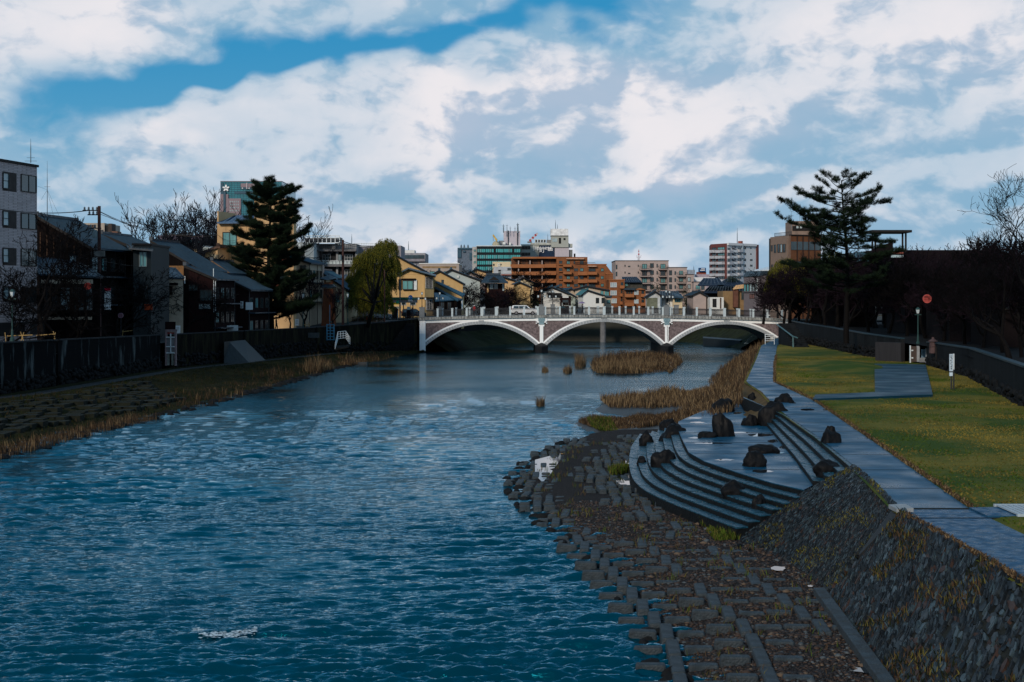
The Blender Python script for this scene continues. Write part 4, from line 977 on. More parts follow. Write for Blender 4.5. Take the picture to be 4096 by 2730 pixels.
# ================= people
skin=mat('skin',(.35,.2,.14),.6)
def person(label,loc,rz,h=1.68,top=(.03,.03,.04),leg=(.02,.02,.025),hat=None,walk=.12,arm=None,fwd=0):
    """one continuous skinned body plus clothing shells and hair"""
    t=thing('person',label,'person',loc); k=h/1.7
    J={'p':(0,0,.92),'w':(fwd*.2,0,1.08),'c':(fwd*.5,0,1.34),'n':(fwd*.6,0,1.46),'hd':(fwd*.7,0,1.56),'ht':(fwd*.75,0,1.66),
       'lh':(.0,.09,.88),'lk':(walk,.1,.48),'la':(walk*.6,.1,.07),'lt':(walk*.6+.15,.11,.04),
       'rh':(.0,-.09,.88),'rk':(-walk*.2,-.1,.48),'ra':(-walk*1.4,-.1,.09),'rt':(-walk*1.4+.15,-.11,.04),
       'ls':(fwd*.5,.17,1.38),'le':(fwd*.5-.04,.22,1.12),'lw':(fwd*.5+.06,.22,.9),'rs':(fwd*.5,-.17,1.38),'re':(fwd*.5-.02,-.22,1.12),'rw':(fwd*.5+.06,-.22,.9)}
    if arm=='up': J['re']=(.14,-.2,1.2); J['rw']=(.22,-.12,1.38)
    E=[('p','w'),('w','c'),('c','n'),('n','hd'),('hd','ht'),('p','lh'),('lh','lk'),('lk','la'),('la','lt'),('p','rh'),('rh','rk'),('rk','ra'),('ra','rt'),('c','ls'),('ls','le'),('le','lw'),('c','rs'),('rs','re'),('re','rw')]
    RAD={'p':.125,'w':.12,'c':.135,'n':.055,'hd':.095,'ht':.085,'lh':.09,'rh':.09,'lk':.062,'rk':.062,'la':.042,'ra':.042,'lt':.035,'rt':.035,'ls':.06,'rs':.06,'le':.045,'re':.045,'lw':.035,'rw':.035}
    hands=[]
    for s,wk in (('l','lw'),('r','rw')):
        x,y,z=J[wk]; up=1 if (arm=='up' and s=='r') else -1
        J[s+'hm']=(x+.01,y,z+up*.05); E.append((wk,s+'hm')); RAD[s+'hm']=.026
        for f_ in range(4): n_=f'{s}f{f_}'; J[n_]=(x-.02+.018*f_,y+.004*f_,z+up*(.12+.008*(f_ in(1,2)))); RAD[n_]=.009; E.append((s+'hm',n_))
        J[s+'th']=(x+.055,y,z+up*.075); RAD[s+'th']=.01; E.append((s+'hm',s+'th'))
    names=list(J); me=bpy.data.meshes.new('body'); me.from_pydata([tuple(c*k for c in J[n_]) for n_ in names],[(names.index(a),names.index(b)) for a,b in E],[])
    for c in (mat('clothes_%s'%str(top),top,.8,var=.2),): me.materials.append(c)
    b=bpy.data.objects.new('body',me); COL.objects.link(b); b.parent=t
    b.modifiers.new('skin','SKIN'); 
    for i,n_ in enumerate(names): 
        sv=me.skin_vertices[0].data[i]; r_=RAD[n_]*k; sv.radius=(r_,r_); sv.use_root=(n_=='p')
    ss=b.modifiers.new('sub','SUBSURF'); ss.levels=1; ss.render_levels=1
    hx,hy,hz=[c*k for c in J['ht']]
    mb=MB(); rockmesh(mb,(hx+.035*k,0,hz-.07*k),.075*k,.07*k,.10*k,1,1,.02,2); f_=mb.build('face',skin,None,True); f_.parent=t
    mb=MB(); mb.box(hx+.105*k,hx+.125*k,-.012,.012,hz-.09*k,hz-.05*k)
    for s in (-1,1): mb.box(hx+.1*k,hx+.112*k,s*.03-.01,s*.03+.01,hz-.045*k,hz-.033*k)
    mb.box(hx+.1*k,hx+.11*k,-.025,.025,hz-.12*k,hz-.112*k); o=mb.build('facial_features',trim,None); o.parent=t
    mb=MB(); rockmesh(mb,(hx-.01*k,0,hz+.0*k),.1*k,.095*k,.095*k,2,1,.05,.25); o=mb.build('hat' if hat else 'hair',mat('hat_%s'%str(hat),hat,.8) if hat else mat('hair',(.01,.008,.008),.6),None,True); o.parent=t
    for s,kn,an in ((1,'lk','la'),(-1,'rk','ra')):
        mb=MB(); a=Vector(J['lh' if s>0 else 'rh'])*k; mb.tube(a,Vector(J[kn])*k,.098*k,.07*k,8); mb.tube(Vector(J[kn])*k,Vector(J[an])*k,.07*k,.055*k,8); o=mb.build('trouser_leg',mat('trousers_%s'%str(leg),leg,.8),None,True); o.parent=t
    t.rotation_euler=(0,0,rz); return t
def onb(px,y): x=XP(px,y); return (x,y,zdeck(x)-.05)
um=onb(2331,YB+BW-2.2)
person('person in dark clothes walking over the bridge under a lilac umbrella',um,PI,1.62,(.02,.022,.035),arm='up')
ub=thing('umbrella','lilac ribbed umbrella held by the walker on the bridge','umbrella',(um[0]-.1,um[1],um[2]+1.3))
mb=MB(); x,y,z=um[0]-.15,um[1],um[2]+1.35; n=8
ri=[(x+.58*math.cos(2*PI*i/n),y+.58*math.sin(2*PI*i/n),z+.38) for i in range(n)]; r2=[(x+.34*math.cos(2*PI*i/n),y+.34*math.sin(2*PI*i/n),z+.58) for i in range(n)]
mb.add(ri+r2+[(x,y,z+.66)],[(i,(i+1)%n,n+(i+1)%n,n+i) for i in range(n)]+[(n+i,n+(i+1)%n,2*n) for i in range(n)]); mb.build('canopy',mat('lilac_cloth',(.17,.13,.24),.7,var=.3,vs=4),ub)
mb=MB(); mb.tube((x,y,z-.1),(x,y,z+.72),.012); mb.build('shaft',metald,ub)
ub2=thing('umbrella','dark teal umbrella low behind the bridge railing, right of the first pier','umbrella',(XP(2252,YB+15),YB+15,5.6))
mb=MB(); x,y,z=XP(2252,YB+15),YB+15,6.35; ri=[(x+.62*math.cos(2*PI*i/n),y+.62*math.sin(2*PI*i/n),z+.2) for i in range(n)]
mb.add(ri+[(x,y,z+.5)],[(i,(i+1)%n,n) for i in range(n)]); mb.build('canopy',mat('teal_cloth',(.01,.04,.045),.7),ub2); mb=MB(); mb.tube((x,y,z-.6),(x,y,z+.55),.012); mb.build('shaft',metald,ub2)
person('person carrying the dark teal umbrella behind the bridge railing',onb(2254,YB+15.2),0,1.6,(.02,.02,.03))
person('person with a red jacket and white hat leaning on the far bridge railing',onb(1897,YB+BW-1.6),PI/2,1.6,(.22,.02,.02),hat=(.6,.6,.62),fwd=.2)
person('person in black crouched behind the far railing right of the red jacket',onb(1925,YB+BW-1.6),PI/2,1.55,(.015,.015,.02),fwd=.3)
person('bald person in a dark coat behind the river wall below the cream building',(XP(1105,193),193,4.0),0,1.75,(.02,.022,.03))
person('person in dark jacket standing beside the bus shelter posts',(XP(1648,236),236,5.0),-1.2,1.65,(.03,.035,.05))
# ================= heron
hp=G(2236,1858,.38); ht=thing('heron','grey heron standing hunched on the concrete blocks in the shallows','heron',tuple(hp))
J=[(0,0,.16),(.02,0,.26),(.05,0,.36),(.06,0,.43),(.04,0,.48),(.09,0,.50),(-.07,0,.12)]
me=bpy.data.meshes.new('body'); me.from_pydata(J,[(0,1),(1,2),(2,3),(3,4),(4,5),(0,6)],[]); me.materials.append(mat('heron_grey',(.17,.19,.21),.8,var=.3,vs=14))
b=bpy.data.objects.new('body',me); COL.objects.link(b); b.parent=ht; b.modifiers.new('skin','SKIN')
for i,r_ in enumerate((.085,.09,.055,.03,.028,.025,.03)): me.skin_vertices[0].data[i].radius=(r_,r_); me.skin_vertices[0].data[i].use_root=i==0
b.modifiers.new('sub','SUBSURF').render_levels=2
mb=MB(); mb.tube((.1,0,.50),(.24,0,.475),.014,.002,6); mb.build('beak',mat('beak',(.35,.22,.08),.5)).parent=ht
for s in (-1,1):
    mb=MB(); mb.tube((.0,s*.03,.14),(.015,s*.03,.07),.008,.007); mb.tube((.015,s*.03,.07),(0,s*.03,0),.007); mb.tube((0,s*.03,.004),(.06,s*.03,.004),.006); mb.build('leg',metald).parent=ht
mb=MB(); rockmesh(mb,(-.02,0,.2),.1,.1,.12,4,1,.1,2); mb.build('wing',mat('heron_wing',(.09,.10,.12),.8),None,True).parent=ht
mb=MB(); mb.tube((.03,0,.505),(-.07,0,.49),.012,.003,6); mb.build('crest',trim).parent=ht
ht.rotation_euler=(0,0,-.3)
def gull(px,py,lb):
    p=G(px,py,.02); me=bpy.data.meshes.new('gull'); me.from_pydata([(0,0,.12),(.18,0,.17),(.25,0,.28),(-.22,0,.16)],[(0,1),(1,2),(0,3)],[]); me.materials.append(mat('gull_white',(.7,.72,.72),.7))
    o=bpy.data.objects.new('gull',me); COL.objects.link(o); o.location=p; o.modifiers.new('skin','SKIN')
    for i,r_ in enumerate((.13,.1,.06,.04)): me.skin_vertices[0].data[i].radius=(r_,r_); me.skin_vertices[0].data[i].use_root=i==0
    o.modifiers.new('sub','SUBSURF').render_levels=2; tag(o,lb,'gull','gulls on the river under the arches')
gull(2519,1354,'white gull floating under the right half of the middle arch'); gull(2526,1357,'second white gull floating close beside the first under the middle arch'); gull(2766,1357,'white gull floating alone under the right arch')
# ================= trees
def grow(seed,H_,spread=.55,trunk=.25,lv=5,nb=(3,4,4,3,3),droop=0,r0=.16,up=.25,lean=(0,0),wig=.22,lenf=(.62,.62,.62,.6)):
    r=random.Random(seed); segs=[]
    def br(p,d,ln,rad,l):
        ns=4 if l<3 else 3; q=p.copy(); dd=d.copy(); pts=[q.copy()]; rads=[rad]
        for i in range(ns):
            dd=(dd+Vector((r.gauss(0,wig),r.gauss(0,wig),r.gauss(0,wig*.7)+(up if l>0 else .05)*.3-droop*l*.06))).normalized()
            q2=q+dd*ln/ns; ra=rads[-1]; rb=rad*(1-(i+1)/ns*.55); segs.append((q,q2,ra,rb,l)); q=q2; pts.append(q.copy()); rads.append(rb)
        if l>=lv: return
        n=nb[min(l,len(nb)-1)]
        for k in range(n):
            f=r.uniform(.35,1) if k<n-1 else 1.0; i=min(ns-1,int(f*ns)); a=pts[i].lerp(pts[i+1],f*ns-i) if f<1 else pts[-1]
            ax=dd.orthogonal().normalized(); ph=r.uniform(0,2*PI); side=(ax*math.cos(ph)+dd.cross(ax)*math.sin(ph)); side.z*=.75
            an=spread*r.uniform(.7,1.35) if l>0 else spread*r.uniform(.9,1.5)
            nd=(dd*math.cos(an)+side*math.sin(an)).normalized()
            br(a,nd,ln*lenf[min(l,3)]*r.uniform(.75,1.25)*(1.6 if l==0 else 1),rads[i]*.68,l+1)
    br(Vector((0,0,0)),Vector((lean[0],lean[1],1)).normalized(),H_*trunk,r0*H_/6,0)
    return segs
def tubes_np(segs,n):
    m=len(segs); A=np.array([tuple(s[0]) for s in segs]);B=np.array([tuple(s[1]) for s in segs]); ra=np.array([s[2] for s in segs]); rb=np.array([s[3] for s in segs])
    d=B-A; d/=np.linalg.norm(d,axis=1)[:,None]+1e-9; ref=np.where(np.abs(d[:,2:3])<.9,np.array([[0,0,1.]]),np.array([[1.,0,0]])); u=np.cross(d,ref); u/=np.linalg.norm(u,axis=1)[:,None]; w=np.cross(d,u)
    V=[];
    for e,(Q,rr) in enumerate(((A,ra),(B,rb))):
        for i in range(n): t=2*PI*i/n; V.append(Q+(u*math.cos(t)+w*math.sin(t))*rr[:,None])
    V=np.stack(V,1); b=np.arange(m)[:,None,None]*2*n
    T=np.array([[i,(i+1)%n,n+(i+1)%n,n+i] for i in range(n)])
    return V.reshape(-1,3),(b+T[None]).reshape(-1,4)
twigm=mat('twig',(.003,.0025,.003),.9,spec=.08,var=.4,vs=3)
twigr=mat('reddish_twig',(.011,.0065,.010),.9,spec=.08,var=.4,vs=3)
twigg=mat('grey_twig',(.009,.011,.016),.9,spec=.1,var=.3,vs=3)
def baretree(label,loc,seed,H_,tw=twigm,minr=.02,sz=None,**k):
    segs=grow(seed,H_,**k); segs=[(a,b,max(c,minr),max(d,minr),l) for a,b,c,d,l in segs]
    zs=sorted(s[1].z for s in segs); mh=zs[int(len(zs)*.985)]; f=H_/mh; segs=[(a*f,b*f,c,d,l) for a,b,c,d,l in segs]
    t=thing('bare_tree',label,'tree',(0,0,0))
    V,Fc=tubes_np([s for s in segs if s[4]<=1],7); npmesh('trunk',V,Fc,bark,t,True)
    V,Fc=tubes_np([s for s in segs if s[4]>1],3); npmesh('crown',V,Fc,tw,t)
    t.location=loc
    if sz: t.scale=sz
    return t
# cherry prototypes
cher=[baretree('bare dark cherry tree in front of the tiled office block at the far left',P(150,1375,120),1,10.5,lv=6,nb=(4,4,4,3,3,3),spread=.6,trunk=.22,droop=.2,up=.5),
      baretree('bare cherry tree with a forked trunk before the two storey tiled house',P(330,1360,118),2,8.0,lv=6,nb=(4,4,4,3,3,2),spread=.72,trunk=.2,droop=.3,up=.35),
      baretree('low spreading bare cherry tree behind the pink sluice gate',P(745,1345,152),3,6.0,lv=6,nb=(4,4,4,3,3,2),spread=.8,trunk=.2,droop=.35,up=.3),
      baretree('small purple twigged bare tree left of the watch tower',P(1210,1320,190),4,7.6,tw=twigr,lv=6,nb=(4,4,4,3,3,2),spread=.5,trunk=.2,up=.7)]
cher[0].location=(XP(150,121),121,3.75);cher[1].location=(XP(290,131),131,3.75);cher[2].location=(XP(745,162),162,3.7);cher[3].location=(XP(1215,206),206,3.8)
def cp(i,px,y,z,rz,s,label,group=None):
    return dup(cher[i],(XP(px,y),y,z),rz,s,label,group)
cp(1,15,114,3.7,1.5,.8,'bare cherry tree at the left edge of the picture behind the green lamp')
cp(1,480,143,3.7,2.2,1.0,'bare cherry tree in front of the grey boarded house')
cp(2,600,153,3.7,4,1.0,'low bare cherry tree before the cream walled lower house')
cp(1,380,136,3.7,4.4,.85,'bare cherry tree beside the brown utility pole')
cp(2,230,128,3.7,3.1,1.05,'low bare cherry branches in front of the ground floor windows of the tiled house')
cp(2,1000,188,3.8,1,.9,'low bare tree under the left pine')
cp(3,1335,213,3.9,2,.75,'purple twigged bare tree right before the watch tower')
cp(3,1160,204,3.9,4,.7,'purple twigged bare tree between the left pine and the watch tower')
cp(2,1700,262,5,0,1.0,'bare shrub in front of the yellow house door')
# behind the bridge on the left, dark twiggy thicket
LB2=[(1850,275,1.0,0),(1900,268,1.1,1),(1955,280,1.2,2),(2010,272,1.1,3),(2070,284,1.1,1),(2120,290,1.2,2),(1830,262,.9,3),(2180,300,1.1,1),(2235,310,1.0,2),(1985,290,1.35,0),(2105,300,1.4,0),(2300,315,.8,1)]
wh=['before the pale blue gable house','before the row houses, behind the left arch crown','under the dark carved roof','right of the dark carved roof','before the cream gable house','by the round evergreen shrub','before the tan row house beside the bridge end','left of the white car roof','behind the first pier lamps','tallest of the thicket behind the bridge','between two row house roofs behind the car','low one at the thicket right end']
for (px,y,s,i),w in zip(LB2,wh): cp(i,px,y,4.6,R.uniform(0,6),(s*1.05,s*1.05,s*.62),'bare reddish black tree '+w)
# big background bare trees
bigA=baretree('large grey bare tree rising left of the cream building',(XP(830,200),200,3.8),11,15.8,tw=twigg,minr=.03,lv=6,nb=(5,5,4,4,3,3),spread=.62,trunk=.2,up=.55)
dup(bigA,(XP(950,230),230,3.8),1.2,(1.05,1.05,1.12),'tall bare tree behind the blue roofed part of the cream building')
dup(bigA,(XP(1080,240),240,3.8),2.4,(1.0,1.0,1.05),'bare tree in front of the glass tower behind the left pine')
dup(bigA,(XP(590,240),240,3.8),3.3,(1.15,1.15,.95),'wide bare tree on the skyline behind the utility wires')
dup(bigA,(XP(700,260),260,3.8),4.3,(.9,.9,.86),'bare tree before the bluish hall roof')
dup(bigA,(XP(1850,350),350,4.5),5.3,(1.0,1.0,.68),'dark red bare tree between the tan hall and the black office')
dup(bigA,(XP(1780,360),360,4.5),.3,(.9,.9,.62),'bare tree with the round water tank behind the tan hall')
dup(bigA,(XP(1650,340),340,4.5),2.3,(.7,.7,.62),'small bare tree before the grey flats left of the tan hall')
# right bank thickets, nearest at right
RB=[(3010,214,0,1.0,.85,'at the right end of the bridge, hanging over its railing'),(3090,205,1,1.15,1.05,'second from the right end of the bridge'),(3170,195,0,1.0,.95,'below the brown corner building'),(3250,188,1,1.2,1.15,'left of the tall pine trunk'),(3330,180,2,1.25,1.2,'in front of the tall pine trunk'),
(3420,172,1,1.15,1.15,'below the roof pergola, left side'),(3500,165,0,.95,.95,'below the roof pergola, with a pale mossy trunk'),(3570,156,1,1.1,1.1,'right of the roof pergola'),(3640,148,0,.85,.85,'above the wall opening'),(3710,140,1,1.0,1.05,'behind the red round lantern'),(3790,132,0,.8,.8,'above the white signboard'),
(3860,124,1,.95,1.0,'right of the white signboard'),(3930,114,0,.75,.78,'before the long brown wall, right part'),(4000,106,1,.85,.9,'left of the tallest tree at the right edge'),(4080,100,0,.8,.8,'at the right border, behind the parapet'),(3130,222,2,1.3,1.2,'behind the white handrail'),(3460,190,0,1.0,1.0,'second row below the pergola'),(3620,176,1,1.15,1.15,'second row behind the wall opening'),(3760,160,0,.95,1.0,'second row above the signboard'),(3890,146,1,1.05,1.1,'second row at the right'),(4010,134,0,.9,.95,'second row beside the right border')]
for j in range(26):
    px=3030+j*42; y=228-j*4.6; RB.append((px,y+R.uniform(4,14),R.choice((0,1,1,2)),R.uniform(.95,1.25),R.uniform(.85,1.12),'back row bare thicket tree, %s'%['at the bridge end','just past the bridge end','behind the white handrail, left','behind the white handrail, right','below the corner building, left','below the corner building, centre','below the corner building, right','left of the pine trunk','touching the pine trunk','right of the pine trunk','before the steel stair','before the dim teal roof','below the terrace screen','below the pergola, left post','below the pergola, right post','where the long brown wall starts','behind the wing wall','behind the flood gate','behind the lamp post above the opening','behind the round red sign','behind the stone lantern','behind the picket posts','behind the signboard','right of signboard','before the brown wall end','near the black chimney pipe'][j]))
chR=[]
for i,(sd,hh) in enumerate(((21,7.6),(22,7.0),(23,6.4))):
    pass
first3=[None,None,None]
for n_,(px,y,i,s,sz,w) in enumerate(RB):
    z=interp(UG,y); sz*=1.06; s*=1.02
    if first3[i] is None:
        first3[i]=baretree('x',(0,0,0),21+i,(8.0,7.2,6.6)[i],tw=twigr if i!=0 else twigm,minr=.022,lv=6,nb=(4,4,5,4,3,2),spread=(.65,.8,.85)[i],trunk=.2,droop=.15,up=.4)
        o=first3[i]; o.location=(XP(px,y)+1.5,y,z); o.scale=(s,s,sz); o['label']='bare tangled cherry tree '+w
    else: dup(first3[i],(XP(px,y)+1.5,y,z),R.uniform(0,6.28),(s,s,sz),'bare tangled cherry tree '+w)
edge=baretree('tall bare tree with fine curling twigs at the right border of the picture',(XP(4110,88),88,3.5),31,11.5,minr=.011,lv=6,nb=(4,4,4,4,3,3),spread=.7,trunk=.2,droop=.1,up=.5)
dup(edge,(XP(4040,100),100,3.5),2.0,(.8,.8,.75),'second bare tree at the right border, lower and denser')
# pale mossy trunk leaning right
mb=MB(); pts=[P(3515,1222,160),P(3535,1285,160),P(3560,1310,160),P(3590,1345,160)]
# ---------- pines
needle=[mat('pine_needle',(.004,.011,.005),.85,var=.45,vs=1.5),mat('pine_needle_light',(.010,.021,.008),.85,var=.4,vs=1.5)]
def tuftmesh(name,C,Dr,ln,nb_,m,parent,wd_=.028,seed=0):
    """needle tufts: C centres (n,3), Dr dirs"""
    rs=np.random.default_rng(seed); n=len(C); k=nb_
    D=Dr[:,None,:]+rs.normal(0,.62,(n,k,3)); D/=np.linalg.norm(D,axis=2)[:,:,None]+1e-9
    L_=ln*rs.uniform(.6,1.2,(n,k,1)); side=np.cross(D,rs.normal(0,1,(n,k,3))); side/=np.linalg.norm(side,axis=2)[:,:,None]+1e-9
    base=C[:,None,:]+rs.normal(0,.05,(n,k,3))
    V=np.stack([base-side*wd_/2,base+side*wd_/2,base+D*L_],2).reshape(-1,3)
    T=np.arange(n*k*3).reshape(-1,3); mi=np.repeat((rs.random(n)>.68).astype(int),k)
    return npmesh(name,V,T,m,parent,False,mi)
def pine(label,loc,H_,rads,seed,trunkr=.28,lean=0,dens=1.0,limbs=None,tl=.34,flat=.25,up=.22,tf=.25):
    """rads: list (height fraction, left reach, right reach) silhouette in metres"""
    r=random.Random(seed); t=thing('pine_tree',label,'tree',loc); segs=[]; lim=[]; C=[];D=[]
    lx,ly,lz_=loc
    def tp(f): return Vector((lx+lean*f*H_+.18*math.sin(f*6+seed),ly+.1*math.sin(f*5),lz_+f*H_))
    for i in range(14): segs.append((tp(i/14),tp((i+1)/14),trunkr*(1-i/14*.85),trunkr*(1-(i+1)/14*.85),0))
    nl=limbs
    for i in range(nl):
        f=rads[0][0]+(1-rads[0][0])*((i+.5*r.random())/nl); a=i*2.4+r.uniform(-.5,.5)
        lr=0
        for (f0,l0,r0),(f1,l1,r1) in zip(rads,rads[1:]):
            if f0<=f<=f1: u=(f-f0)/(f1-f0); lr=(l0+(l1-l0)*u,r0+(r1-r0)*u)
        if not lr: lr=(rads[-1][1],rads[-1][2])
        ca=math.cos(a); reach=(lr[1] if ca>0 else lr[0])*abs(ca)+(lr[0]+lr[1])/2*abs(math.sin(a))*.8; reach*=r.uniform(.75,1.08)
        d=Vector((math.cos(a),math.sin(a),r.uniform(-.12,.22)+.5*max(0,f-.85)/.15)); q=tp(f); ns=max(5,int(reach*2.2)); rad=.09*trunkr/.28*(1.1-f*.6); step=reach/ns
        for j in range(ns):
            d=Vector((d.x+r.gauss(0,.12),d.y+r.gauss(0,.12),d.z+r.gauss(0,.07)+(.02 if j<ns*.6 else up*.35))); dn=d.normalized(); q2=q+dn*step; lim.append((q,q2,max(.018,rad*(1-j/ns)),max(.015,rad*(1-(j+1)/ns)),1))
            if j>=ns*tf:
                for k in range(r.choice((2,3))):
                    sd=Vector((-dn.y,dn.x,0)).normalized()*r.choice((-1,1)); sdir=(dn*r.uniform(.3,.9)+sd*r.uniform(.4,1)+Vector((0,0,r.uniform(.0,.35)))).normalized(); sl_=r.uniform(.35,1.0)*min(1.2,reach*.32)*(1.15-.4*j/ns); s0=q.lerp(q2,r.random()); m_=3
                    lim.append((s0,s0+sdir*sl_,.02,.012,2)); c_=int(dens*(3+sl_*9))
                    for w in range(c_):
                        u=r.random()**.6; p=s0+sdir*sl_*u+Vector((r.gauss(0,.1),r.gauss(0,.1),r.gauss(0,.05)+.05)); C.append(p); D.append((sdir+Vector((0,0,.9))).normalized())
            q=q2
        for w in range(int(6*dens)): C.append(q+Vector((r.gauss(0,.1),r.gauss(0,.1),r.gauss(0,.06)))); D.append((dn+Vector((0,0,.8))).normalized())
    V,Fc=tubes_np(segs,9); npmesh('trunk',V,Fc,bark,t,True)
    V,Fc=tubes_np(lim,4); npmesh('limbs',V,Fc,bark,t)
    C=np.array([tuple(c) for c in C]);D=np.array([tuple(c) for c in D]); tuftmesh('needles',C,D,tl,11,needle,t,seed=seed); return t
# tall open pine on the right: trunk px~3375, base y ~1200+, top y 725
y=150.0; u=y/F
pine('tall open crowned pine rising over the dark thicket on the right bank',(XP(3392,y),y,3.6),ZP(722,y)-3.6,
 [(.30,2.8,3.2),(.42,4.8,4.4),(.52,5.2,4.6),(.62,6.2,5.0),(.70,6.0,4.6),(.75,3.2,2.8),(.80,4.6,4.2),(.88,4.3,4.0),(.91,2.2,1.8),(.95,3.0,2.2),(1,1.3,1.6)],5,trunkr=.3,lean=-.03,dens=1.15,limbs=64,tl=.32,up=.16)
# dense pine on the left
y=191.0
pine('large dense dark pine leaning over the left river wall',(XP(1080,y),y,3.7),ZP(762,y)-3.7,
 [(.10,4.6,6.2),(.22,3.6,6.0),(.34,5.6,4.6),(.45,5.8,3.4),(.55,3.9,4.0),(.63,3.4,5.2),(.70,3.5,5.6),(.78,2.8,4.4),(.86,2.7,3.3),(.93,3.4,3.4),(1.0,2.2,2.9)],8,trunkr=.4,lean=.0,dens=2.3,limbs=105,tl=.46,up=.3,tf=.12)
def shrub(name,label,loc,rx,ry,rz_,n,m,tl=.22,seed=0,w=.05):
    rs=np.random.default_rng(seed); v=rs.normal(0,1,(n,3)); v/=np.linalg.norm(v,axis=1)[:,None]; k=np.array([1+.35*noise.noise(Vector(a*2.2)+Vector((seed,0,0))) for a in v]); rr=(rs.random(n)**.35*k)[:,None]
    t=thing(name,label,'tree' if 'tree' in name else 'shrub',loc)
    C=v*rr*np.array([[rx,ry,rz_]])+np.array([[loc[0],loc[1],loc[2]+rz_*.9]]); C=C[C[:,2]>loc[2]+.05]
    D=v[:len(C)]; tuftmesh('foliage',C,D,tl,6,m,t,w,seed)
    mb=MB(); mb.tube(loc,(loc[0],loc[1],loc[2]+rz_*1.2),.12,.05,6)
    for i in range(5): a=i*1.26; mb.tube((loc[0],loc[1],loc[2]+rz_*.5),(loc[0]+rx*.6*math.cos(a),loc[1]+ry*.6*math.sin(a),loc[2]+rz_*1.3),.05,.02,5)
    mb.build('trunk',bark,t); return t
ever=[mat('evergreen',(.012,.022,.012),.85,var=.4),mat('evergreen_light',(.03,.045,.02),.85,var=.3)]
shrub('round_shrub','round green evergreen shrub between the row houses behind the bridge',(XP(2118,300),300,6.2),2.2,2,1.4,700,ever,seed=1)
shrub('conifer_tree','dark conifer in front of the beige flats, left one',(XP(2625,330),330,5),1.6,1.6,3.4,900,ever,seed=2)
shrub('conifer_tree','dark conifer in front of the beige flats, right one',(XP(2745,330),330,5),1.2,1.2,3.0,700,ever,seed=3)
shrub('conifer_tree','dark tree on the roof line left of the beige flats',(XP(2480,370),370,9.6),1.8,1.5,1.2,500,ever,seed=4)
shrub('pine_tree','small pruned pine on the temple roof line',(XP(2930,330),330,11.6),1.6,1.2,.8,260,ever,seed=5)
shrub('hedge_shrub','reddish hedge at the foot of the willow',(XP(1470,225),225,4.3),2.6,1,.7,700,[mat('hedge_red',(.06,.03,.012),.9),ever[1]],seed=6)
# ---------- willows
wil=[mat('willow_leaf',(.055,.062,.008),.85,var=.4,vs=1),mat('willow_leaf_yellow',(.13,.115,.012),.85,var=.35,vs=1),mat('willow_leaf_dark',(.022,.032,.008),.85,var=.4)]
def willow(label,base,blobs,ns,seed,dens=22,ls=.16,prob=(.45,.3,.25)):
    """blobs: (px,py,rx_px,ry_px,Y) crown lumps from which strands hang"""
    r=random.Random(seed); t=thing('willow_tree',label,'tree',base); Y0=base[1]; mb=MB(); lb=MB(); B=Vector(base)
    top=P(blobs[0][0],blobs[0][1],Y0); mb.tube(B,B.lerp(top,.35)+Vector((.2,0,0)),.3,.2,8); mb.tube(B.lerp(top,.35)+Vector((.2,0,0)),B.lerp(top,.8),.2,.1,8)
    LV=[];LF=[];MI=[];o=0; S_=[]
    for (px,py,rx,ry,Y) in blobs:
        c=P(px,py,Y); k=Y/F; mb.tube(B.lerp(top,.3),c,.16,.05,6)
        n=int(ns*rx*ry/1400)
        for i in range(n):
            a=r.uniform(0,6.28); e=r.random()**.5; p=c+Vector((math.cos(a)*rx*k*e,math.sin(a)*rx*k*e*.9,(r.uniform(-.2,1))*ry*k*math.sqrt(max(0,1-e*e))))
            L_=r.uniform(.4,1.9)*(1 if e<.7 else 1.2); S_.append((p,L_,Vector((math.cos(a),math.sin(a),0))*r.uniform(.05,.35)))
    for p,L_,out in S_:
        nst=int(dens*L_/1.5); 
        for j in range(nst):
            u=(j+r.random())/nst; q=p+out*L_*(u**.5)+Vector((r.gauss(0,.03),r.gauss(0,.03),.25*math.sin(min(1,u*3)*PI)*.5-L_*u))
            a=r.uniform(0,6.28); d=Vector((math.cos(a)*.55,math.sin(a)*.55,-.8)).normalized()*ls*r.uniform(.7,1.3); s=d.cross(Vector((math.sin(a),-math.cos(a),.3))).normalized()*ls*.13
            LV+= [q-s,q+s,q+d]; LF.append((o,o+1,o+2)); o+=3; MI.append(r.choices((0,1,2),prob)[0])
    mb.build('trunk',bark,t,True)
    npmesh('foliage',np.array([tuple(v) for v in LV]),np.array(LF),wil,t,False,np.array(MI)); return t
willow('large yellow green weeping willow beside the left end of the bridge',(XP(1500,227),215,4.0),
 [(1545,985,42,35,227),(1500,1020,50,40,225),(1450,1040,38,30,229),(1560,1060,40,45,227),(1480,1090,55,45,226),(1440,1140,45,40,224),(1500,1150,60,45,224),(1550,1120,35,40,230),(1430,1190,38,40,223),(1490,1210,55,40,223),(1540,1200,28,35,225),(1420,1120,35,40,228)],400,3,dens=26,ls=.22)
willow('yellow willow beside the brown corner building on the right bank',(XP(3160,217),217,4.4),
 [(3140,1055,40,25,217),(3105,1090,30,28,216),(3180,1085,45,30,218),(3150,1120,50,30,217),(3090,1130,25,25,216),(3210,1130,35,25,218)],330,4,prob=(.35,.45,.2),ls=.2)
willow('thin pale willow seen behind the tall right pine',(XP(3350,190),190,4.2),[(3330,1020,30,25,190),(3390,1030,25,20,190)],300,5,prob=(.6,.3,.1))
glassd=mat('dim_window',(.03,.045,.05),.15,spec=.5,var=.5)
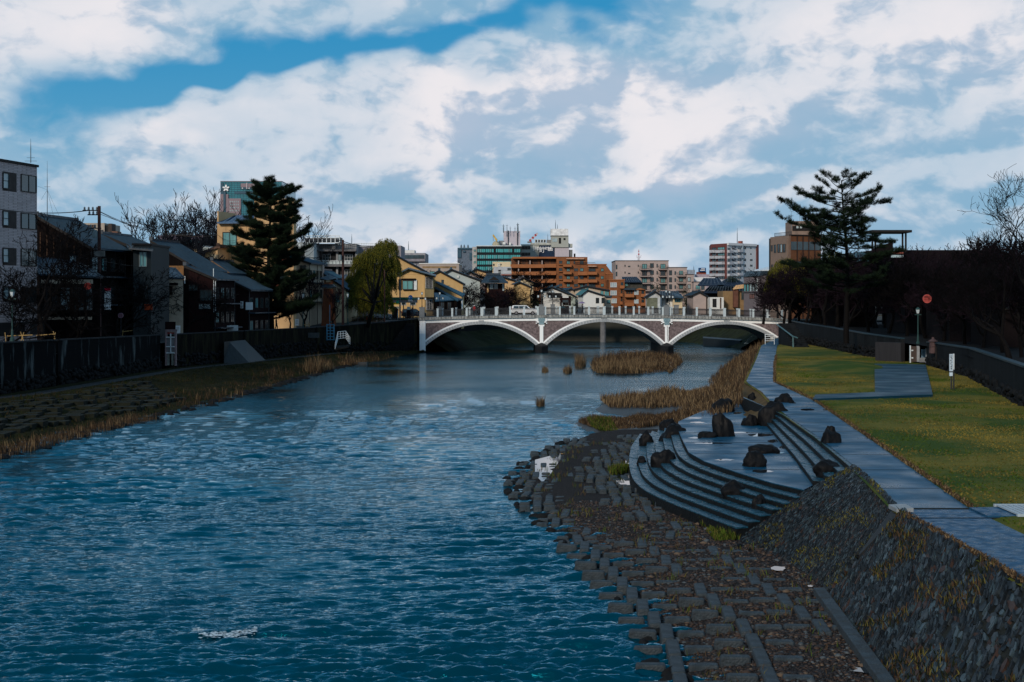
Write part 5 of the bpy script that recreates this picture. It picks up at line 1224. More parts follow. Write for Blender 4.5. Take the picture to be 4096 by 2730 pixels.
# ================= building helpers
class Fac:
    def __init__(s,A,B,t,off=0):
        s.A=Vector((A[0],A[1],0)); s.B=Vector((B[0],B[1],0)); s.u=(s.B-s.A).normalized(); s.n=Vector((s.u.y,-s.u.x,0)); s.t=t
        s.A=s.A+s.n*off
    def U(s,px):
        a=(px-CX)/F; return (a*s.A.y-s.A.x)/(s.u.x-a*s.u.y)
    def pt(s,u,z,o=0): p=s.A+s.u*u+s.n*o; return Vector((p.x,p.y,z))
    def Z(s,py,u): return ZP(py,(s.A+s.u*u).y)
    def rect(s,px0,px1,py0,py1):
        u0=s.U(px0);u1=s.U(px1);um=(u0+u1)/2; return u0,u1,s.Z(py1,um),s.Z(py0,um)
    def bx(s,mb,u0,u1,z0,z1,o0,o1):
        q=[s.pt(u0,z0,o1),s.pt(u1,z0,o1),s.pt(u1,z0,o0),s.pt(u0,z0,o0),s.pt(u0,z1,o1),s.pt(u1,z1,o1),s.pt(u1,z1,o0),s.pt(u0,z1,o0)]
        mb.hexa(q); return s
    def win(s,px0,px1,py0,py1,g=None,fm=None,nx=2,nz=1,fw=.06,par=None,name='window',out=.03):
        u0,u1,z0,z1=s.rect(px0,px1,py0,py1); mb=MB(); mb.m=0
        for a,b,c,d in ((u0,u1,z0,z0+fw),(u0,u1,z1-fw,z1),(u0,u0+fw,z0+fw,z1-fw),(u1-fw,u1,z0+fw,z1-fw)): s.bx(mb,a,b,c,d,-.05,out+.05)
        for i in range(1,nx): x=u0+(u1-u0)*i/nx; s.bx(mb,x-fw*.4,x+fw*.4,z0+fw,z1-fw,-.05,out+.03)
        for i in range(1,nz): x=z0+(z1-z0)*i/nz; s.bx(mb,u0+fw,u1-fw,x-fw*.35,x+fw*.35,-.05,out+.02)
        f=mb.build(name,fm or frame,par or s.t)
        if (px1-px0)>24:
            m2=MB(); s.bx(m2,u0+fw,u1-fw,z0+fw,z1-fw,-.04,out-.015); m2.build('pane',g or glass,f)
        else:
            me=f.data; m2=MB(); s.bx(m2,u0+fw,u1-fw,z0+fw,z1-fw,-.04,out-.015); mb.m=1; mb.v+=m2.v; o=len(mb.v)-8; mb.f+=[tuple(i+o for i in q) for q in m2.f]; mb.mi+=[1]*6
            bpy.data.objects.remove(f); f=mb.build(name,[fm or frame,g or glass],par or s.t)
        return f
    def box(s,name,px0,px1,py0,py1,o0,o1,m,par=None):
        u0,u1,z0,z1=s.rect(px0,px1,py0,py1); mb=MB(); s.bx(mb,u0,u1,z0,z1,o0,o1); return mb.build(name,m,par or s.t)
    def rail(s,name,px0,px1,py0,py1,o,m,n=10,par=None,ret=0):
        u0,u1,z0,z1=s.rect(px0,px1,py0,py1); mb=MB(); w=.03
        for z in (z0,z1): s.bx(mb,u0,u1,z-w,z+w,o-w,o+w)
        for i in range(n+1): x=u0+(u1-u0)*i/n; s.bx(mb,x-w*.8,x+w*.8,z0,z1,o-w,o+w)
        if ret:
            for x in (u0,u1):
                for z in (z0,z1): s.bx(mb,x-w,x+w,z-w,z+w,0,o)
        return mb.build(name,m,par or s.t)
    def balc(s,px0,px1,py0,py1,m,out=1.3,par=None,name='balcony'):
        u0,u1,z0,z1=s.rect(px0,px1,py0,py1); mb=MB()
        s.bx(mb,u0,u1,z0,z1,out-.15,out); s.bx(mb,u0,u1,z0,z0+.2,0,out-.15); s.bx(mb,u0,u0+.15,z0+.2,z1,0,out-.15); s.bx(mb,u1-.15,u1,z0+.2,z1,0,out-.15)
        return mb.build(name,m,par or s.t)
def bld(name,label,a,b,ytop,zb,depth,m,k=.0,parapet=None,cat='building',ytopb=None):
    """box building, a/b = (px,Y) of the front wall ends"""
    A=Vector((XP(*a),a[1],0)); B=Vector((XP(*b),b[1],0)); zt_=ZP(ytop,a[1]); t=thing(name,label,cat,(A.x,A.y,zb))
    u=(B-A).normalized(); back=Vector((-u.y,u.x,0)) if k is None else Vector((k,1,0)).normalized()
    C=B+back*depth; D=A+back*depth; mb=MB(); mb.prism([(p.x,p.y) for p in (A,B,C,D)],zb-1.5,zt_); mb.build('wall',m,t)
    if parapet:
        mb=MB(); e=.12; q=[A-u*e-back*e,B+u*e-back*e,C+u*e+back*e,D-u*e+back*e]; mb.prism([(p.x,p.y) for p in q],zt_+.003,zt_+.2); mb.build('parapet',parapet,t)
    f=Fac(A,B,t); f.zt=zt_; f.side=Fac(B,C,t); return f
def roofslab(mb,q,th=.16,rib=.32,axis=True):
    """q: ridge0, ridge1, eave1, eave0"""
    q=[Vector(p) for p in q]; n=(q[1]-q[0]).cross(q[3]-q[0]).normalized(); 
    if n.z<0:n=-n
    mb.slab(q,th); L_=(q[1]-q[0]).length; k=max(3,int(L_/rib)); dn=(q[3]-q[0]); al=(q[1]-q[0]).normalized()
    for i in range(k+1):
        a=q[0].lerp(q[1],i/k); b=q[3].lerp(q[2],i/k); w=al*.07
        mb.add([a-w,a+w,a+n*.08,b-w,b+w,b+n*.08],[(0,2,5,3),(2,1,4,5),(3,5,4)])
    # courses
    ln=dn.length; m_=max(2,int(ln/.45))
    for j in range(1,m_):
        a=q[0].lerp(q[3],j/m_); b=q[1].lerp(q[2],j/m_); d=dn.normalized()*.05
        mb.add([a,b,b+d+n*.03,a+d+n*.03,b+d,a+d],[(0,1,2,3),(3,2,4,5)])
def house(name,label,ridge,eL,eR,Y,depth,zb,wall,roof=None,k=.13,over=.45,cat='house',wins=(),tr=None,th=.16):
    roof=roof or tile; Rg=P(ridge[0],ridge[1],Y); K=Vector((k,1,0)).normalized(); U=Vector((1,-k,0)).normalized()
    def on(px,py):
        a=(px-CX)/F; r=(a*Y-Rg.x)/(U.x-a*U.y); p=Vector((Rg.x,Y,0))+U*r; return r,ZP(py,p.y)
    t=thing(name,label,cat,(Rg.x,Y,zb)); base=Vector((Rg.x,Y,0))
    rL,zL=on(*eL); rR,zR=on(*eR); zr=Rg.z
    pt=lambda r,z,d=0: Vector((base.x+U.x*r+K.x*d,base.y+U.y*r+K.y*d,z))
    for (r,z) in ((rL,zL),(rR,zR)):
        if abs(r)<.05: continue
        mb=MB(); roofslab(mb,[pt(0,zr),pt(0,zr,depth),pt(r,z,depth),pt(r,z)],th); ro=mb.build('roof',roof,t)
        mb=MB(); a,b=pt(0,zr-th*.5,-.04),pt(r,z-th*.5,-.04); mb.hexa([a+Vector((0,0,-.2)),b+Vector((0,0,-.2)),b+Vector((0,0,-.2))+K*.12,a+Vector((0,0,-.2))+K*.12,a+Vector((0,0,.1)),b+Vector((0,0,.1)),b+Vector((0,0,.1))+K*.12,a+Vector((0,0,.1))+K*.12]); mb.build('bargeboard',tr or trim,t)
    mb=MB(); c=pt(0,zr+.05); mb.obox(pt(0,zr+.1,depth/2),U*.14,K*(depth/2+.03),Vector((0,0,.12))); mb.obox(pt(0,zr+.17,-.02),U*.2,K*.12,Vector((0,0,.2))); mb.build('ridge_cap',roof,t)
    wl=rL+over if rL<-.05 else rL; wr=rR-over if rR>.05 else rR
    sl=lambda r: (zr+(zR-zr)*r/rR if (r>0 and rR>.05) else (zr+(zL-zr)*r/rL if rL<-.05 else zr))-th
    fr=over*.8; pts=[(wl,zb-1.5),(wr,zb-1.5),(wr,sl(wr)),(0,zr-th),(wl,sl(wl))] if wl<0<wr else [(wl,zb-1.5),(wr,zb-1.5),(wr,sl(wr)),(wl,sl(wl))]
    n=len(pts); mb=MB(); vs=[pt(r,z,fr) for r,z in pts]+[pt(r,z,depth-fr) for r,z in pts]
    mb.add(vs,[tuple(range(n)),tuple(range(2*n-1,n-1,-1))]+[(i,n+i,n+(i+1)%n,(i+1)%n) for i in range(n)]); mb.build('wall',wall,t)
    f=Fac(pt(wl,0,fr),pt(wr,0,fr),t); f.side=Fac(pt(wr,0,fr),pt(wr,0,depth-fr),t); f.pt3=pt; f.rR=rR; f.zR=zR; f.K=K;f.U_=U
    if name=='townhouse':
        sd=f.side; ln=(depth-2*fr); zt0=sl(wr)
        for lv in range(2):
            zc=zt0-1.6-lv*2.7
            if zc<zb+.6: continue
            for i in range(4):
                u=ln*(i+.25)/4; mb=MB(); mb.m=0
                for q_ in ((u,u+.06,zc-.6,zc+.6),(u+1.05,u+1.11,zc-.6,zc+.6),(u,u+1.1,zc+.55,zc+.62),(u,u+1.1,zc-.62,zc-.55),(u+.52,u+.57,zc-.6,zc+.6)): sd.bx(mb,*q_,0,.08)
                mb.m=1; sd.bx(mb,u+.06,u+1.05,zc-.55,zc+.55,0,.03)
                mb.build('side_window',[frame,(glass,glasst,glass,glassd)[(i+lv)%4]],t)
            mb=MB(); sd.bx(mb,-.2,ln+.2,zc-1.25,zc-1.12,0,.9); mb.build('side_eave',tile,t)
        for u in (.1,ln-.15): mb=MB(); sd.bx(mb,u,u+.07,zb-1,zt0-.1,.02,.1); mb.build('downpipe',mat('downpipe',(.05,.055,.06),.5),t)
    for w in wins: f.win(*w[:4],**(w[4] if len(w)>4 else {}))
    return f
def leanto(name,TL,TR,BR,BL,t,roof=None,wall=None,zb=None,th=.16):
    """roof plane from pixel points (px,py,Y)"""
    q=[P(*TL),P(*TR),P(*BR),P(*BL)]; mb=MB(); roofslab(mb,q,th); mb.build(name,roof or tile,t)
    if wall:
        a,b=q[3],q[2]; c,d=q[1],q[0]; ins=lambda p,c_: p.lerp(c_,.07); ce=(a+b+c+d)/4
        pl=[ins(x,ce) for x in (a,b,c,d)]; mb=MB(); mb.prism([(p.x,p.y) for p in pl],zb-1.5,[p.z-th-.03 for p in pl]); mb.build('wall',wall,t)
        return Fac(pl[0],pl[1],t)
# wall materials
tilew=mat('cream_wall_tile',(.50,.41,.41),.55,var=.12,brick=(.30,.13,.012,.45,(PI/2,0,0)))
tan=mat('tan_plaster',(.50,.33,.17),.8,var=.1,vs=1.2,scale=(1,1,.4))
tan2=mat('ochre_plaster',(.46,.31,.14),.8,var=.14,vs=1,scale=(1,1,.4))
cream=mat('cream_plaster',(.52,.43,.28),.8,var=.1)
beige=mat('beige_plaster',(.42,.35,.27),.8,var=.12)
palew=mat('pale_blue_siding',(.36,.42,.42),.7,var=.08,scale=(.2,.2,6),vs=2)
whitew=mat('white_plaster',(.56,.57,.55),.75,var=.1)
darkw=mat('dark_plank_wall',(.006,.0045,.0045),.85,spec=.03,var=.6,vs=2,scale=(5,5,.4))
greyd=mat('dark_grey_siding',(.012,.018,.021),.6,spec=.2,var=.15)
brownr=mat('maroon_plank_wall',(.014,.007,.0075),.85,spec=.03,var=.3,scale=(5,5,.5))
greyc=mat('grey_concrete_wall',(.19,.20,.21),.8,var=.15,vs=.8,scale=(1,1,.3))
corr=mat('ribbed_white_panel',(.44,.50,.52),.6,var=.06)
brickor=mat('orange_brick',(.22,.085,.035),.75,var=.22,vs=.8,brick=(.5,.22,.012,.6,(PI/2,0,0)))
brickor2=mat('orange_brick_parapet',(.27,.105,.042),.75,var=.15,vs=.8)
pinkb=mat('pinkish_wall',(.34,.28,.26),.8,var=.12,vs=.5)
opening=mat('dark_opening',(.012,.013,.014),.6)
pinkw=mat('rose_plaster',(.20,.085,.075),.8,var=.15)
# ---------- 1 tiled office block
f=bld('office_block','four storey block faced in pale pinkish tiles with corner windows at the far left',(-120,120),(148,130),626,3.7,9,tilew,k=None,parapet=trim)
for r0,r1 in ((690,766),(843,914),(992,1062),(1146,1208)):
    f.box('recess',10,66,r0,r1,-.02,.012,mat('recess_brown',(.045,.035,.033),.7)) 
    f.win(9,33,r0+2,r1-10,g=glassp,fm=metald,nx=1,nz=2,out=.06)
    f.win(82,144,r0+11 if r0<900 else r0+4,r1+4,g=glass if r0<900 else glass,nx=2,out=.05)
    if r0<1100:
        s=f.side; u1=.9; z0=s.Z(r1+2,0); z1=s.Z(r0+13,0); mb=MB(); s.bx(mb,.05,1.3,z0,z1,-.05,.04); mb.build('side_window',glasst,f.t)
f.box('ground_floor',-118,147,1291,1345,-.02,.06,mat('shop_dark',(.012,.012,.013),.5)); f.box('column',97,107,1295,1345,.07,.3,mat('pillar_pink',(.2,.16,.17),.7))
# antennas on the roof
def antenna(label,px,py0,py1,Y,el=(),r=.03,name='antenna',guy=()):
    t=thing(name,label,'antenna',tuple(P(px,py1,Y))); mb=MB(); mb.tube(P(px,py1+2,Y),P(px,py0+(py1-py0)*.35,Y),r*1.3,r,6); mb.tube(P(px,py0+(py1-py0)*.35,Y),P(px,py0,Y),r*.8,r*.3,5); mb.build('mast',mat('antenna_blue_grey',(.10,.14,.17),.5,metal=.4),t)
    if el:
        mb=MB()
        for (py,hw) in el: mb.tube(P(px-hw,py,Y),P(px+hw,py,Y),r*.5,n=4)
        mb.build('elements',metald,t)
    if guy:
        mb=MB()
        for (a,b,c) in guy: mb.tube(P(px,a,Y),P(b,c,Y+1),r*.3,n=3)
        mb.build('guy_wires',metald,t)
antenna('thin whip antenna on the tiled block roof',123,555,650,126,((632,16),(645,24)),.035)
antenna('tall guyed whip antenna behind the tiled house roof ridge',189,645,866,170,((748,12),),.04,guy=((760,140,742),(760,238,868),(760,214,865),(760,165,800)))
# ---------- 2 large tiled machiya
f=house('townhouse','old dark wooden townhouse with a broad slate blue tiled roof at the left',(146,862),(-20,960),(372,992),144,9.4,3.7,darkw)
f.win(278,306,1022,1062,g=glassp,nx=1); f.win(366,396,1028,1092,g=glassp,nx=2,nz=2); 
for i in range(7): f.box('board',160+i*27,164+i*27,930+i*11,1035,0,.06,brownwood)
f2=f.side
for (a,b) in ((.6,1.4),(1.9,2.3),(3.2,3.9),(5,5.8)):
    mb=MB(); f2.bx(mb,a,b,ZP(1085,147),ZP(1032,147),-.02,.05); mb.build('side_window',glass,f.t)
ff=leanto('lower_roof',(150,1028,141),(308,1045,141),(412,1108,135),(152,1096,135),f.t,wall=darkw,zb=3.7)
ff.box('plaster_band',164,372,1119,1136,0,.05,beige)
for a,b in ((170,196),(206,232),(242,282),(288,308),(312,336),(345,372)): ff.win(a,b,1150,1243,g=glass if a not in(242,) else glassp,nx=2,nz=2,out=.06)
ff.box('sill',165,376,1247,1254,0,.5,darkwood); ff.box('plaster_band',166,368,1268,1280,0,.04,beige)
mb=MB(); mb.tube(P(162,1084,133.5),P(360,1062,133.5),.05); mb.build('gutter',metalw,f.t)
# extension right of pole with second tiled roof
f=house('townhouse','low tiled extension house right of the utility pole',(405,935),(404,936),(535,988),153,8,3.7,darkw)
f.win(430,448,1034,1090,g=glasst,nx=1); f.win(470,478,1034,1090,g=glasst,nx=1)
f.box('shutter',412,430,1035,1075,0,.1,mat('brown_shutter',(.11,.06,.045),.7)); f.win(480,522,1160,1215,g=mat('dim_glass',(.05,.045,.035),.3),nx=2); f.box('eave_board',405,560,1118,1136,0,1.2,darkwood)
# grey boarded house
f=bld('grey_house','narrow dark grey boarded house with one pale framed upper window',(533,150),(604,151),982,3.7,8,greyd,parapet=trim,cat='house'); f.win(556,587,1008,1068,g=glasst,fm=mat('grey_frame',(.12,.15,.16),.5),nx=2)
f.win(562,590,1140,1200,g=glass,nx=2)
mb=MB(); roofslab(mb,[P(500,975,155),P(600,983,155),P(612,1000,149.3),P(515,992,149.3)],.15); mb.build('roof',tile,f.t)
# house 4
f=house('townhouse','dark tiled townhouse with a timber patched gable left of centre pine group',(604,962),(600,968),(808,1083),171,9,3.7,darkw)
f.box('board_panel',645,735,1064,1122,0,.05,mat('rusty_boards',(.16,.085,.035),.8,var=.5,vs=4,scale=(5,5,.6))); f.box('white_strip',608,642,1042,1044,.0,.2,metalw)
ff=leanto('lower_roof',(604,1060,168),(700,1072,168),(738,1112,162),(602,1106,162),f.t,wall=beige,zb=3.7)
ff.win(631,678,1146,1212,g=glasst,nx=2,nz=3); ff.box('shutter',679,690,1146,1180,0,.1,darkwood); ff.box('canopy',606,712,1132,1141,0,.5,darkwood); ff.box('door_panel',605,636,1288,1345,0,.08,cream); ff.box('drainpipe',624,628,1118,1290,.05,.13,metalw)
f.box('drainpipe',738,742,1106,1135,.02,.1,metalw)
# house 5 brown
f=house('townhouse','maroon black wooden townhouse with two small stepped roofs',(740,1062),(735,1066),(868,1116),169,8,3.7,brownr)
f.win(756,790,1140,1165,g=glass,nx=3); f.win(795,845,1215,1238,g=glassp,nx=3); f.win(800,850,1160,1205,g=glass,nx=3)
f.box('sill',720,790,1163,1167,0,.4,darkwood); f.box('drainpipe',855,857,1120,1250,.05,.12,metalw); f.box('drainpipe',862,864,1120,1250,.05,.12,metalw); f.box('vent_pipe',854,856,1075,1118,.05,.12,metalw)
# house 6 rose gable
f=house('gable_house','small house with a rose coloured gable and dark tiled roof',(848,1042),(806,1072),(925,1095),184,8,3.7,pinkw,tr=mat('tan_barge',(.12,.075,.045),.7))
# house 7 dark with sign
f=house('townhouse','black brown plank house with a tiled roof, beside the pine trunk',(880,1098),(866,1118),(1005,1160),179,9,3.7,brownr)
f.box('sign_board',964,974,1206,1234,.1,.25,metalw)
mb=MB()
for i in range(5):
    z0=1209+i*5.2; u0,u1,za,zb_=f.rect(965.5,972.5,z0,z0+3.4); f.bx(mb,u0,u1,zb_-.03,zb_,.25,.27); f.bx(mb,u0,u0+.03,za,zb_-.03,.25,.27); 
    if i%2: f.bx(mb,u1-.03,u1,za,zb_-.03,.25,.27)
    f.bx(mb,u0+.03,u1,(za+zb_)/2-.015,(za+zb_)/2+.015,.25,.27)
mb.build('sign_lettering',trim,f.t)
f.box('white_board',985,1012,1210,1240,.1,.2,metalw)
# house 8 beige gable
f=house('beige_house','tan plastered house with a single slope roof and a two pane window',(872,984),(755,1028),(880,986),205,7,3.7,tan,roof=mat('brown_roof',(.05,.032,.026),.7),tr=mat('brown_fascia',(.10,.06,.045),.7))
f.win(803,845,1043,1066,g=glassp,nx=2); f.box('canopy',798,850,1036,1040,0,.5,darkwood); f.box('annex',848,870,1020,1090,0,.6,cream)
leanto('lower_roof',(755,1040,203),(770,1042,203),(775,1052,201),(750,1052,201),f.t)
# 9 cream building
f=bld('cream_building','tall tan panelled building with a blue corrugated roof behind the big left pine',(869,210),(1028,210),893,3.7,12,tan,k=.12)
f.win(890,948,929,985,g=glasst,nx=2,fw=.1)
mb=MB(); roofslab(mb,[P(925,862,222),P(1035,862,222),P(1035,891,209.2),P(869,891,209.2)],.15,rib=.5); mb.build('roof',mat('blue_corrugated_roof',(.03,.085,.17),.35,spec=.6),f.t)
mb=MB(); mb.hexa([P(869,893,209.9),P(874,893,209.9),P(874,893,222),P(869,893,222),P(869,846,209.9),P(874,846,209.9),P(950,856,222),P(944,856,222)]); mb.build('parapet',tan,f.t)
for x in (903,925,962,985): f.box('panel_joint',x,x+1.2,900,926,0,.012,mat('joint_line',(.2,.13,.07),.8)); f.box('panel_joint',x,x+1.2,990,1085,0,.012,mat('joint_line',(.2,.13,.07),.8))
mb=MB(); A=P(1017,800,178); 
def pbox(px0,px1,py0,py1,Y,dep): mb=MB(); a=P(px0,py1,Y);b=P(px1,py0,Y); mb.box(a.x,b.x,Y,Y+dep,a.z,b.z); return mb
pbox(1017,1175,796,1345,206,2.5).build('stair_tower',tan,f.t)
f9=Fac(Vector((XP(1017,206),206,0)),Vector((XP(1175,206),206,0)),f.t)
f9.box('roof_cap',1017,1176,794,799,-.2,.15,beige)
redb=mat('red_brown_panel',(.22,.065,.045),.7,var=.25,vs=8)
for y0,y1 in ((1008,1043),(1124,1150)): f9.balc(1098,1156,y0,y1,redb,1.4); f9.win(1105,1150,y0-30,y0,g=glass,nx=2)
f9.win(1158,1172,1003,1048,g=glasst,nx=1); f9.rail('railing',1110,1125,1092,1110,1.2,metald,6)
# 10 glass tower
stoneb=mat('tower_stone',(.22,.17,.19),.7,var=.1); tglass=mat('teal_curtain_wall',(.035,.23,.28),.15,spec=.8,var=.35,vs=.25); tdark=mat('tower_dark_glass',(.02,.06,.09),.2,spec=.8)
Y=620
f=bld('glass_tower','distant high rise clad in teal glass with a white flower emblem',(882,Y),(1127,Y),727,3,40,tglass,parapet=stoneb)
grid=MB(); u0,u1,z0,z1=f.rect(883,1126,729,900)
for i in range(41): x=u0+(u1-u0)*i/40; f.bx(grid,x-.09,x+.09,z0,z1,0,.15)
for i in range(24): z=z0+(z1-z0)*i/23; f.bx(grid,u0,u1,z-.09,z+.09,0,.14)
grid.build('mullion_grid',mat('tower_mullion',(.02,.08,.11),.5),f.t)
for a,b,c,d in ((964,1041,735,750),(882,914,778,900),(914,964,795,900)): f.box('stone_panel',a,b,c,d,0,.5 if a!=882 else .6,stoneb)
f.box('window_band',964,1041,749,757,0,.4,tdark); f.box('window_band',895,904,768,850,0,.9,tdark); f.box('window_band',938,1020,768,776,0,.4,tdark); f.box('edge_panel',883,893,733,778,0,.4,tdark)
for x in (986,1014): f.box('stone_pier',x,x+5,733,757,.5,.9,mat('tower_pier',(.36,.33,.35),.7))
for x in (968,995,1018): f.box('lit_opening',x,x+5,752,756,.4,.6,metalw)
for x in range(920,960,8):
    for yy in range(805,850,12): f.box('opening',x,x+4,yy,yy+6,.5,.6,glassp)
em=MB(); uu=f.U(905); zc=f.Z(754,uu)
for ang in (90,162,18,234,306):
    t_=math.radians(ang)
    if ang in(90,162,18) or 1:
        c=(uu+.48*math.cos(t_),zc+.48*math.sin(t_)); n=8; r_=.3
        q=[]
        for k in range(n): a=2*PI*k/n; dx=.36*math.cos(a);dz=.2*math.sin(a); q.append((c[0]+(dx*math.cos(t_)-dz*math.sin(t_)),c[1]+(dx*math.sin(t_)+dz*math.cos(t_))))
        q=[(uu+(x-uu)*1.0,z) for x,z in q]; s_=1.75
        q=[(uu+(x-uu)*s_,zc+(z-zc)*s_) for x,z in q]
        vs=[f.pt(x,z,.75) for x,z in q]+[f.pt(x,z,.2) for x,z in q]; em.add(vs,[tuple(range(n)),]+[(i,(i+1)%n,n+(i+1)%n,n+i) for i in range(n)])
em.build('flower_emblem',mat('emblem_white',(.75,.78,.8),.5),f.t)
antenna('cluster antenna on top of the glass tower',1098,706,727,Y,((716,4),(720,4)),.2)
# 11, 12 far roofs
f=house('far_house','yellow walled house with a pale sheet roof behind the tiled roofs',(775,985),(670,1022),(800,990),215,8,3.7,cream,roof=mat('pale_sheet_roof',(.45,.52,.56),.4)); f.win(740,750,1013,1032,nx=1); f.box('side_extension',792,830,990,1020,-.5,.0,palew)
f=bld('hall','long mauve and teal roofed hall far behind the bare tree',(632,380),(835,380),960,3.7,30,mat('teal_sheet',(.05,.13,.17),.6)); f.box('roof_band',632,835,942,961,-3,.3,mat('mauve_roof',(.13,.11,.15),.7)); f.box('lower_roof',665,720,1000,1008,0,1,palew)
antenna('thin lightning rod on the far hall',729,913,945,380,(),.1)
f=bld('sign_building','stained tan building with four square letter frames along its top',(298,300),(418,300),893,3.7,12,mat('stained_tan_wall',(.34,.30,.25),.8,var=.25,vs=.8,scale=(1,1,.3)))
lt=mat('letter_brown',(.07,.04,.03),.7)
for x in (309,328,348,368):
    mb=MB(); u0,u1,z0,z1=f.rect(x,x+11,900,911); w=.1
    for a,b,c,d in ((u0,u1,z0,z0+w),(u0,u1,z1-w,z1),(u0,u0+w,z0+w,z1-w),(u1-w,u1,z0+w,z1-w),(u0+w,u1-w,(z0+z1)/2-w/2,(z0+z1)/2+w/2)): f.bx(mb,a,b,c,d,0,.15)
    mb.build('sign_letter',lt,f.t)
f.box('chimney_block',433,447,895,945,-3,0,mat('soot_brown',(.05,.04,.035),.8)); f.box('penthouse',418,433,902,945,-3,-.5,opening); f.box('annex',447,470,926,960,-3,0,mat('brown_annex',(.13,.07,.05),.8)); f.box('annex',415,437,929,960,-1,.8,pinkb)
# 13 white panelled and grey block of flats
f=bld('panelled_building','white ribbed metal building with a dark opening, right of the big pine',(1172,262),(1255,262),970,3.7,10,corr); f.box('opening',1176,1219,1002,1027,0,.05,opening)
for i in range(20): x=1173+i*4; f.box('rib',x,x+1,972,1000,0,.06,corr) if i>8 else None
mb=MB()
for i in range(20): u=f.U(1222+i*1.7); f.bx(mb,u-.02,u+.02,f.Z(1060,0),f.zt-.02,0,.06)
mb.build('ribs',mat('rib_shadow',(.3,.35,.37),.6),f.t)
f=bld('apartment_block','grey concrete apartment block with railed balconies and a roof frame, left of the willow',(1256,268),(1426,268),976,3.7,10,greyc)
for (sl,dk0,dk1) in ((1003,1011,1043),(1064,1075,1105)):
    f.box('gallery_shade_panel',1256,1424,sl+5,sl+58,-.01,.02,opening)  # flat near-black panel stands in for the shade inside the gallery
    for x in (1256,1332,1408): f.box('column',x+14,x+22,sl+3,sl+60,.02,.7,greyc)
    for x in (1290,1378): f.win(x,x+34,sl+14,sl+44,g=glass,fm=greyc,nx=3,nz=2,fw=.14,out=.12)
    f.box('slab',1250,1428,sl-3,sl+4,0,1.7,mat('slab_grey',(.12,.12,.125),.8))
f.rail('balcony_railing',1262,1424,1044,1058,1.65,metalw,22,ret=1)
for i in range(11): f.box('balcony_panel',1264+i*14.5,1275+i*14.5,1047,1057,1.6,1.63,palew)
f.rail('balcony_railing',1284,1420,978,998,1.5,metald,18)
f.box('ac_unit',1268,1280,978,999,.3,1.0,greyc); f.box('ac_unit',1330,1345,978,999,.3,1.0,greyc)
# roof frame
fr_=MB(); Y=264
for i in range(9):
    x=1220+i*17.2; a=P(x,972,Y); b=P(x,946,Y); fr_.box(a.x-.06,a.x+.06,Y,Y+.12,a.z,b.z)
for yy in (944,952,972): a=P(1216,yy,Y);b=P(1358,yy-1,Y); fr_.box(a.x,b.x,Y-.05,Y+.16,a.z-.06,a.z+.06)
fr_.build('roof_frame',metalw,f.t); pbox(1222,1350,953,971,266,2).build('roof_louvre',mat('louvre_dark',(.035,.04,.045),.6),f.t); pbox(1340,1360,950,978,268,4).build('roof_block',greyc,f.t)
f.rail('roof_railing',1405,1500,972,985,-3,metalw,14)
f=bld('apartment_block','plain mauve grey apartment wall half hidden by the willow',(1426,272),(1604,272),983,3.7,10,mat('mauve_grey_wall',(.22,.21,.235),.8,var=.08)); f.rail('roof_railing',1430,1598,975,984,-.3,metalw,20)
antenna('thin lightning rod on the mauve grey block',1407,937,978,270,(),.06)
f=bld('apartment_block','small grey flats with a white roof box right of the willow',(1596,360),(1701,360),1013,4,14,mat('grey_flats_wall',(.24,.24,.26),.8)); f.box('window_band',1604,1698,1021,1037,0,.05,glass); f.box('balcony_band',1596,1701,1037,1047,0,1,mat('balcony_grey',(.2,.19,.21),.8)); f.box('roof_box',1615,1657,1001,1013,-6,-1,whitew); f.win(1655,1668,1028,1036,g=glasst,nx=1); f.win(1676,1698,1024,1036,g=glasst,nx=2)
antenna('lightning rod on the small grey flats',1634,965,1003,362,(),.08)
# 14 houses between pine and watch tower
f=house('townhouse','beige house with a blue grey roof right beside the big pine',(1176,1030),(1170,1032),(1245,1052),214,8,3.8,beige,roof=tileblue); f.win(1176,1184,1064,1082,g=glassp,nx=1); f.win(1203,1224,1062,1122,g=glass,nx=2,nz=2,out=.5)
f=bld('narrow_house','narrow cream house with a maroon side post and teal curtained window',(1226,219),(1270,219),1058,3.8,8,mat('peach_plaster',(.46,.34,.28),.8),cat='house'); f.box('side_post',1258,1271,1060,1330,0,.4,brownr); f.win(1227,1256,1076,1113,g=glasst,nx=2); f.box('roof_edge',1222,1272,1055,1061,-.3,.5,whitew)
f=house('cream_house','cream house with a slanted tiled roof behind the watch tower',(1272,1080),(1268,1084),(1335,1120),226,8,3.8,cream,roof=tileblue); f.win(1300,1330,1080,1090,nx=1) if 0 else None
f=house('cream_house','cream fronted house between the watch tower and the brown pole',(1330,1118),(1328,1120),(1392,1158),222,8,3.8,cream,roof=tileblue); f.win(1341,1360,1173,1212,g=glasst,nx=1,fm=mat('orange_frame',(.25,.13,.06),.6)); f.win(1280,1296,1150,1180,nx=1) if 0 else None
f=bld('low_house','low tiled house far behind the watch tower',(1275,236),(1400,236),1130,3.8,8,cream,cat='house'); mb=MB(); roofslab(mb,[P(1278,1100,244),P(1398,1100,244),P(1402,1124,235),P(1270,1124,235)],.15,.4); mb.build('roof',mat('grey_blue_roof',(.07,.10,.14),.4),f.t)
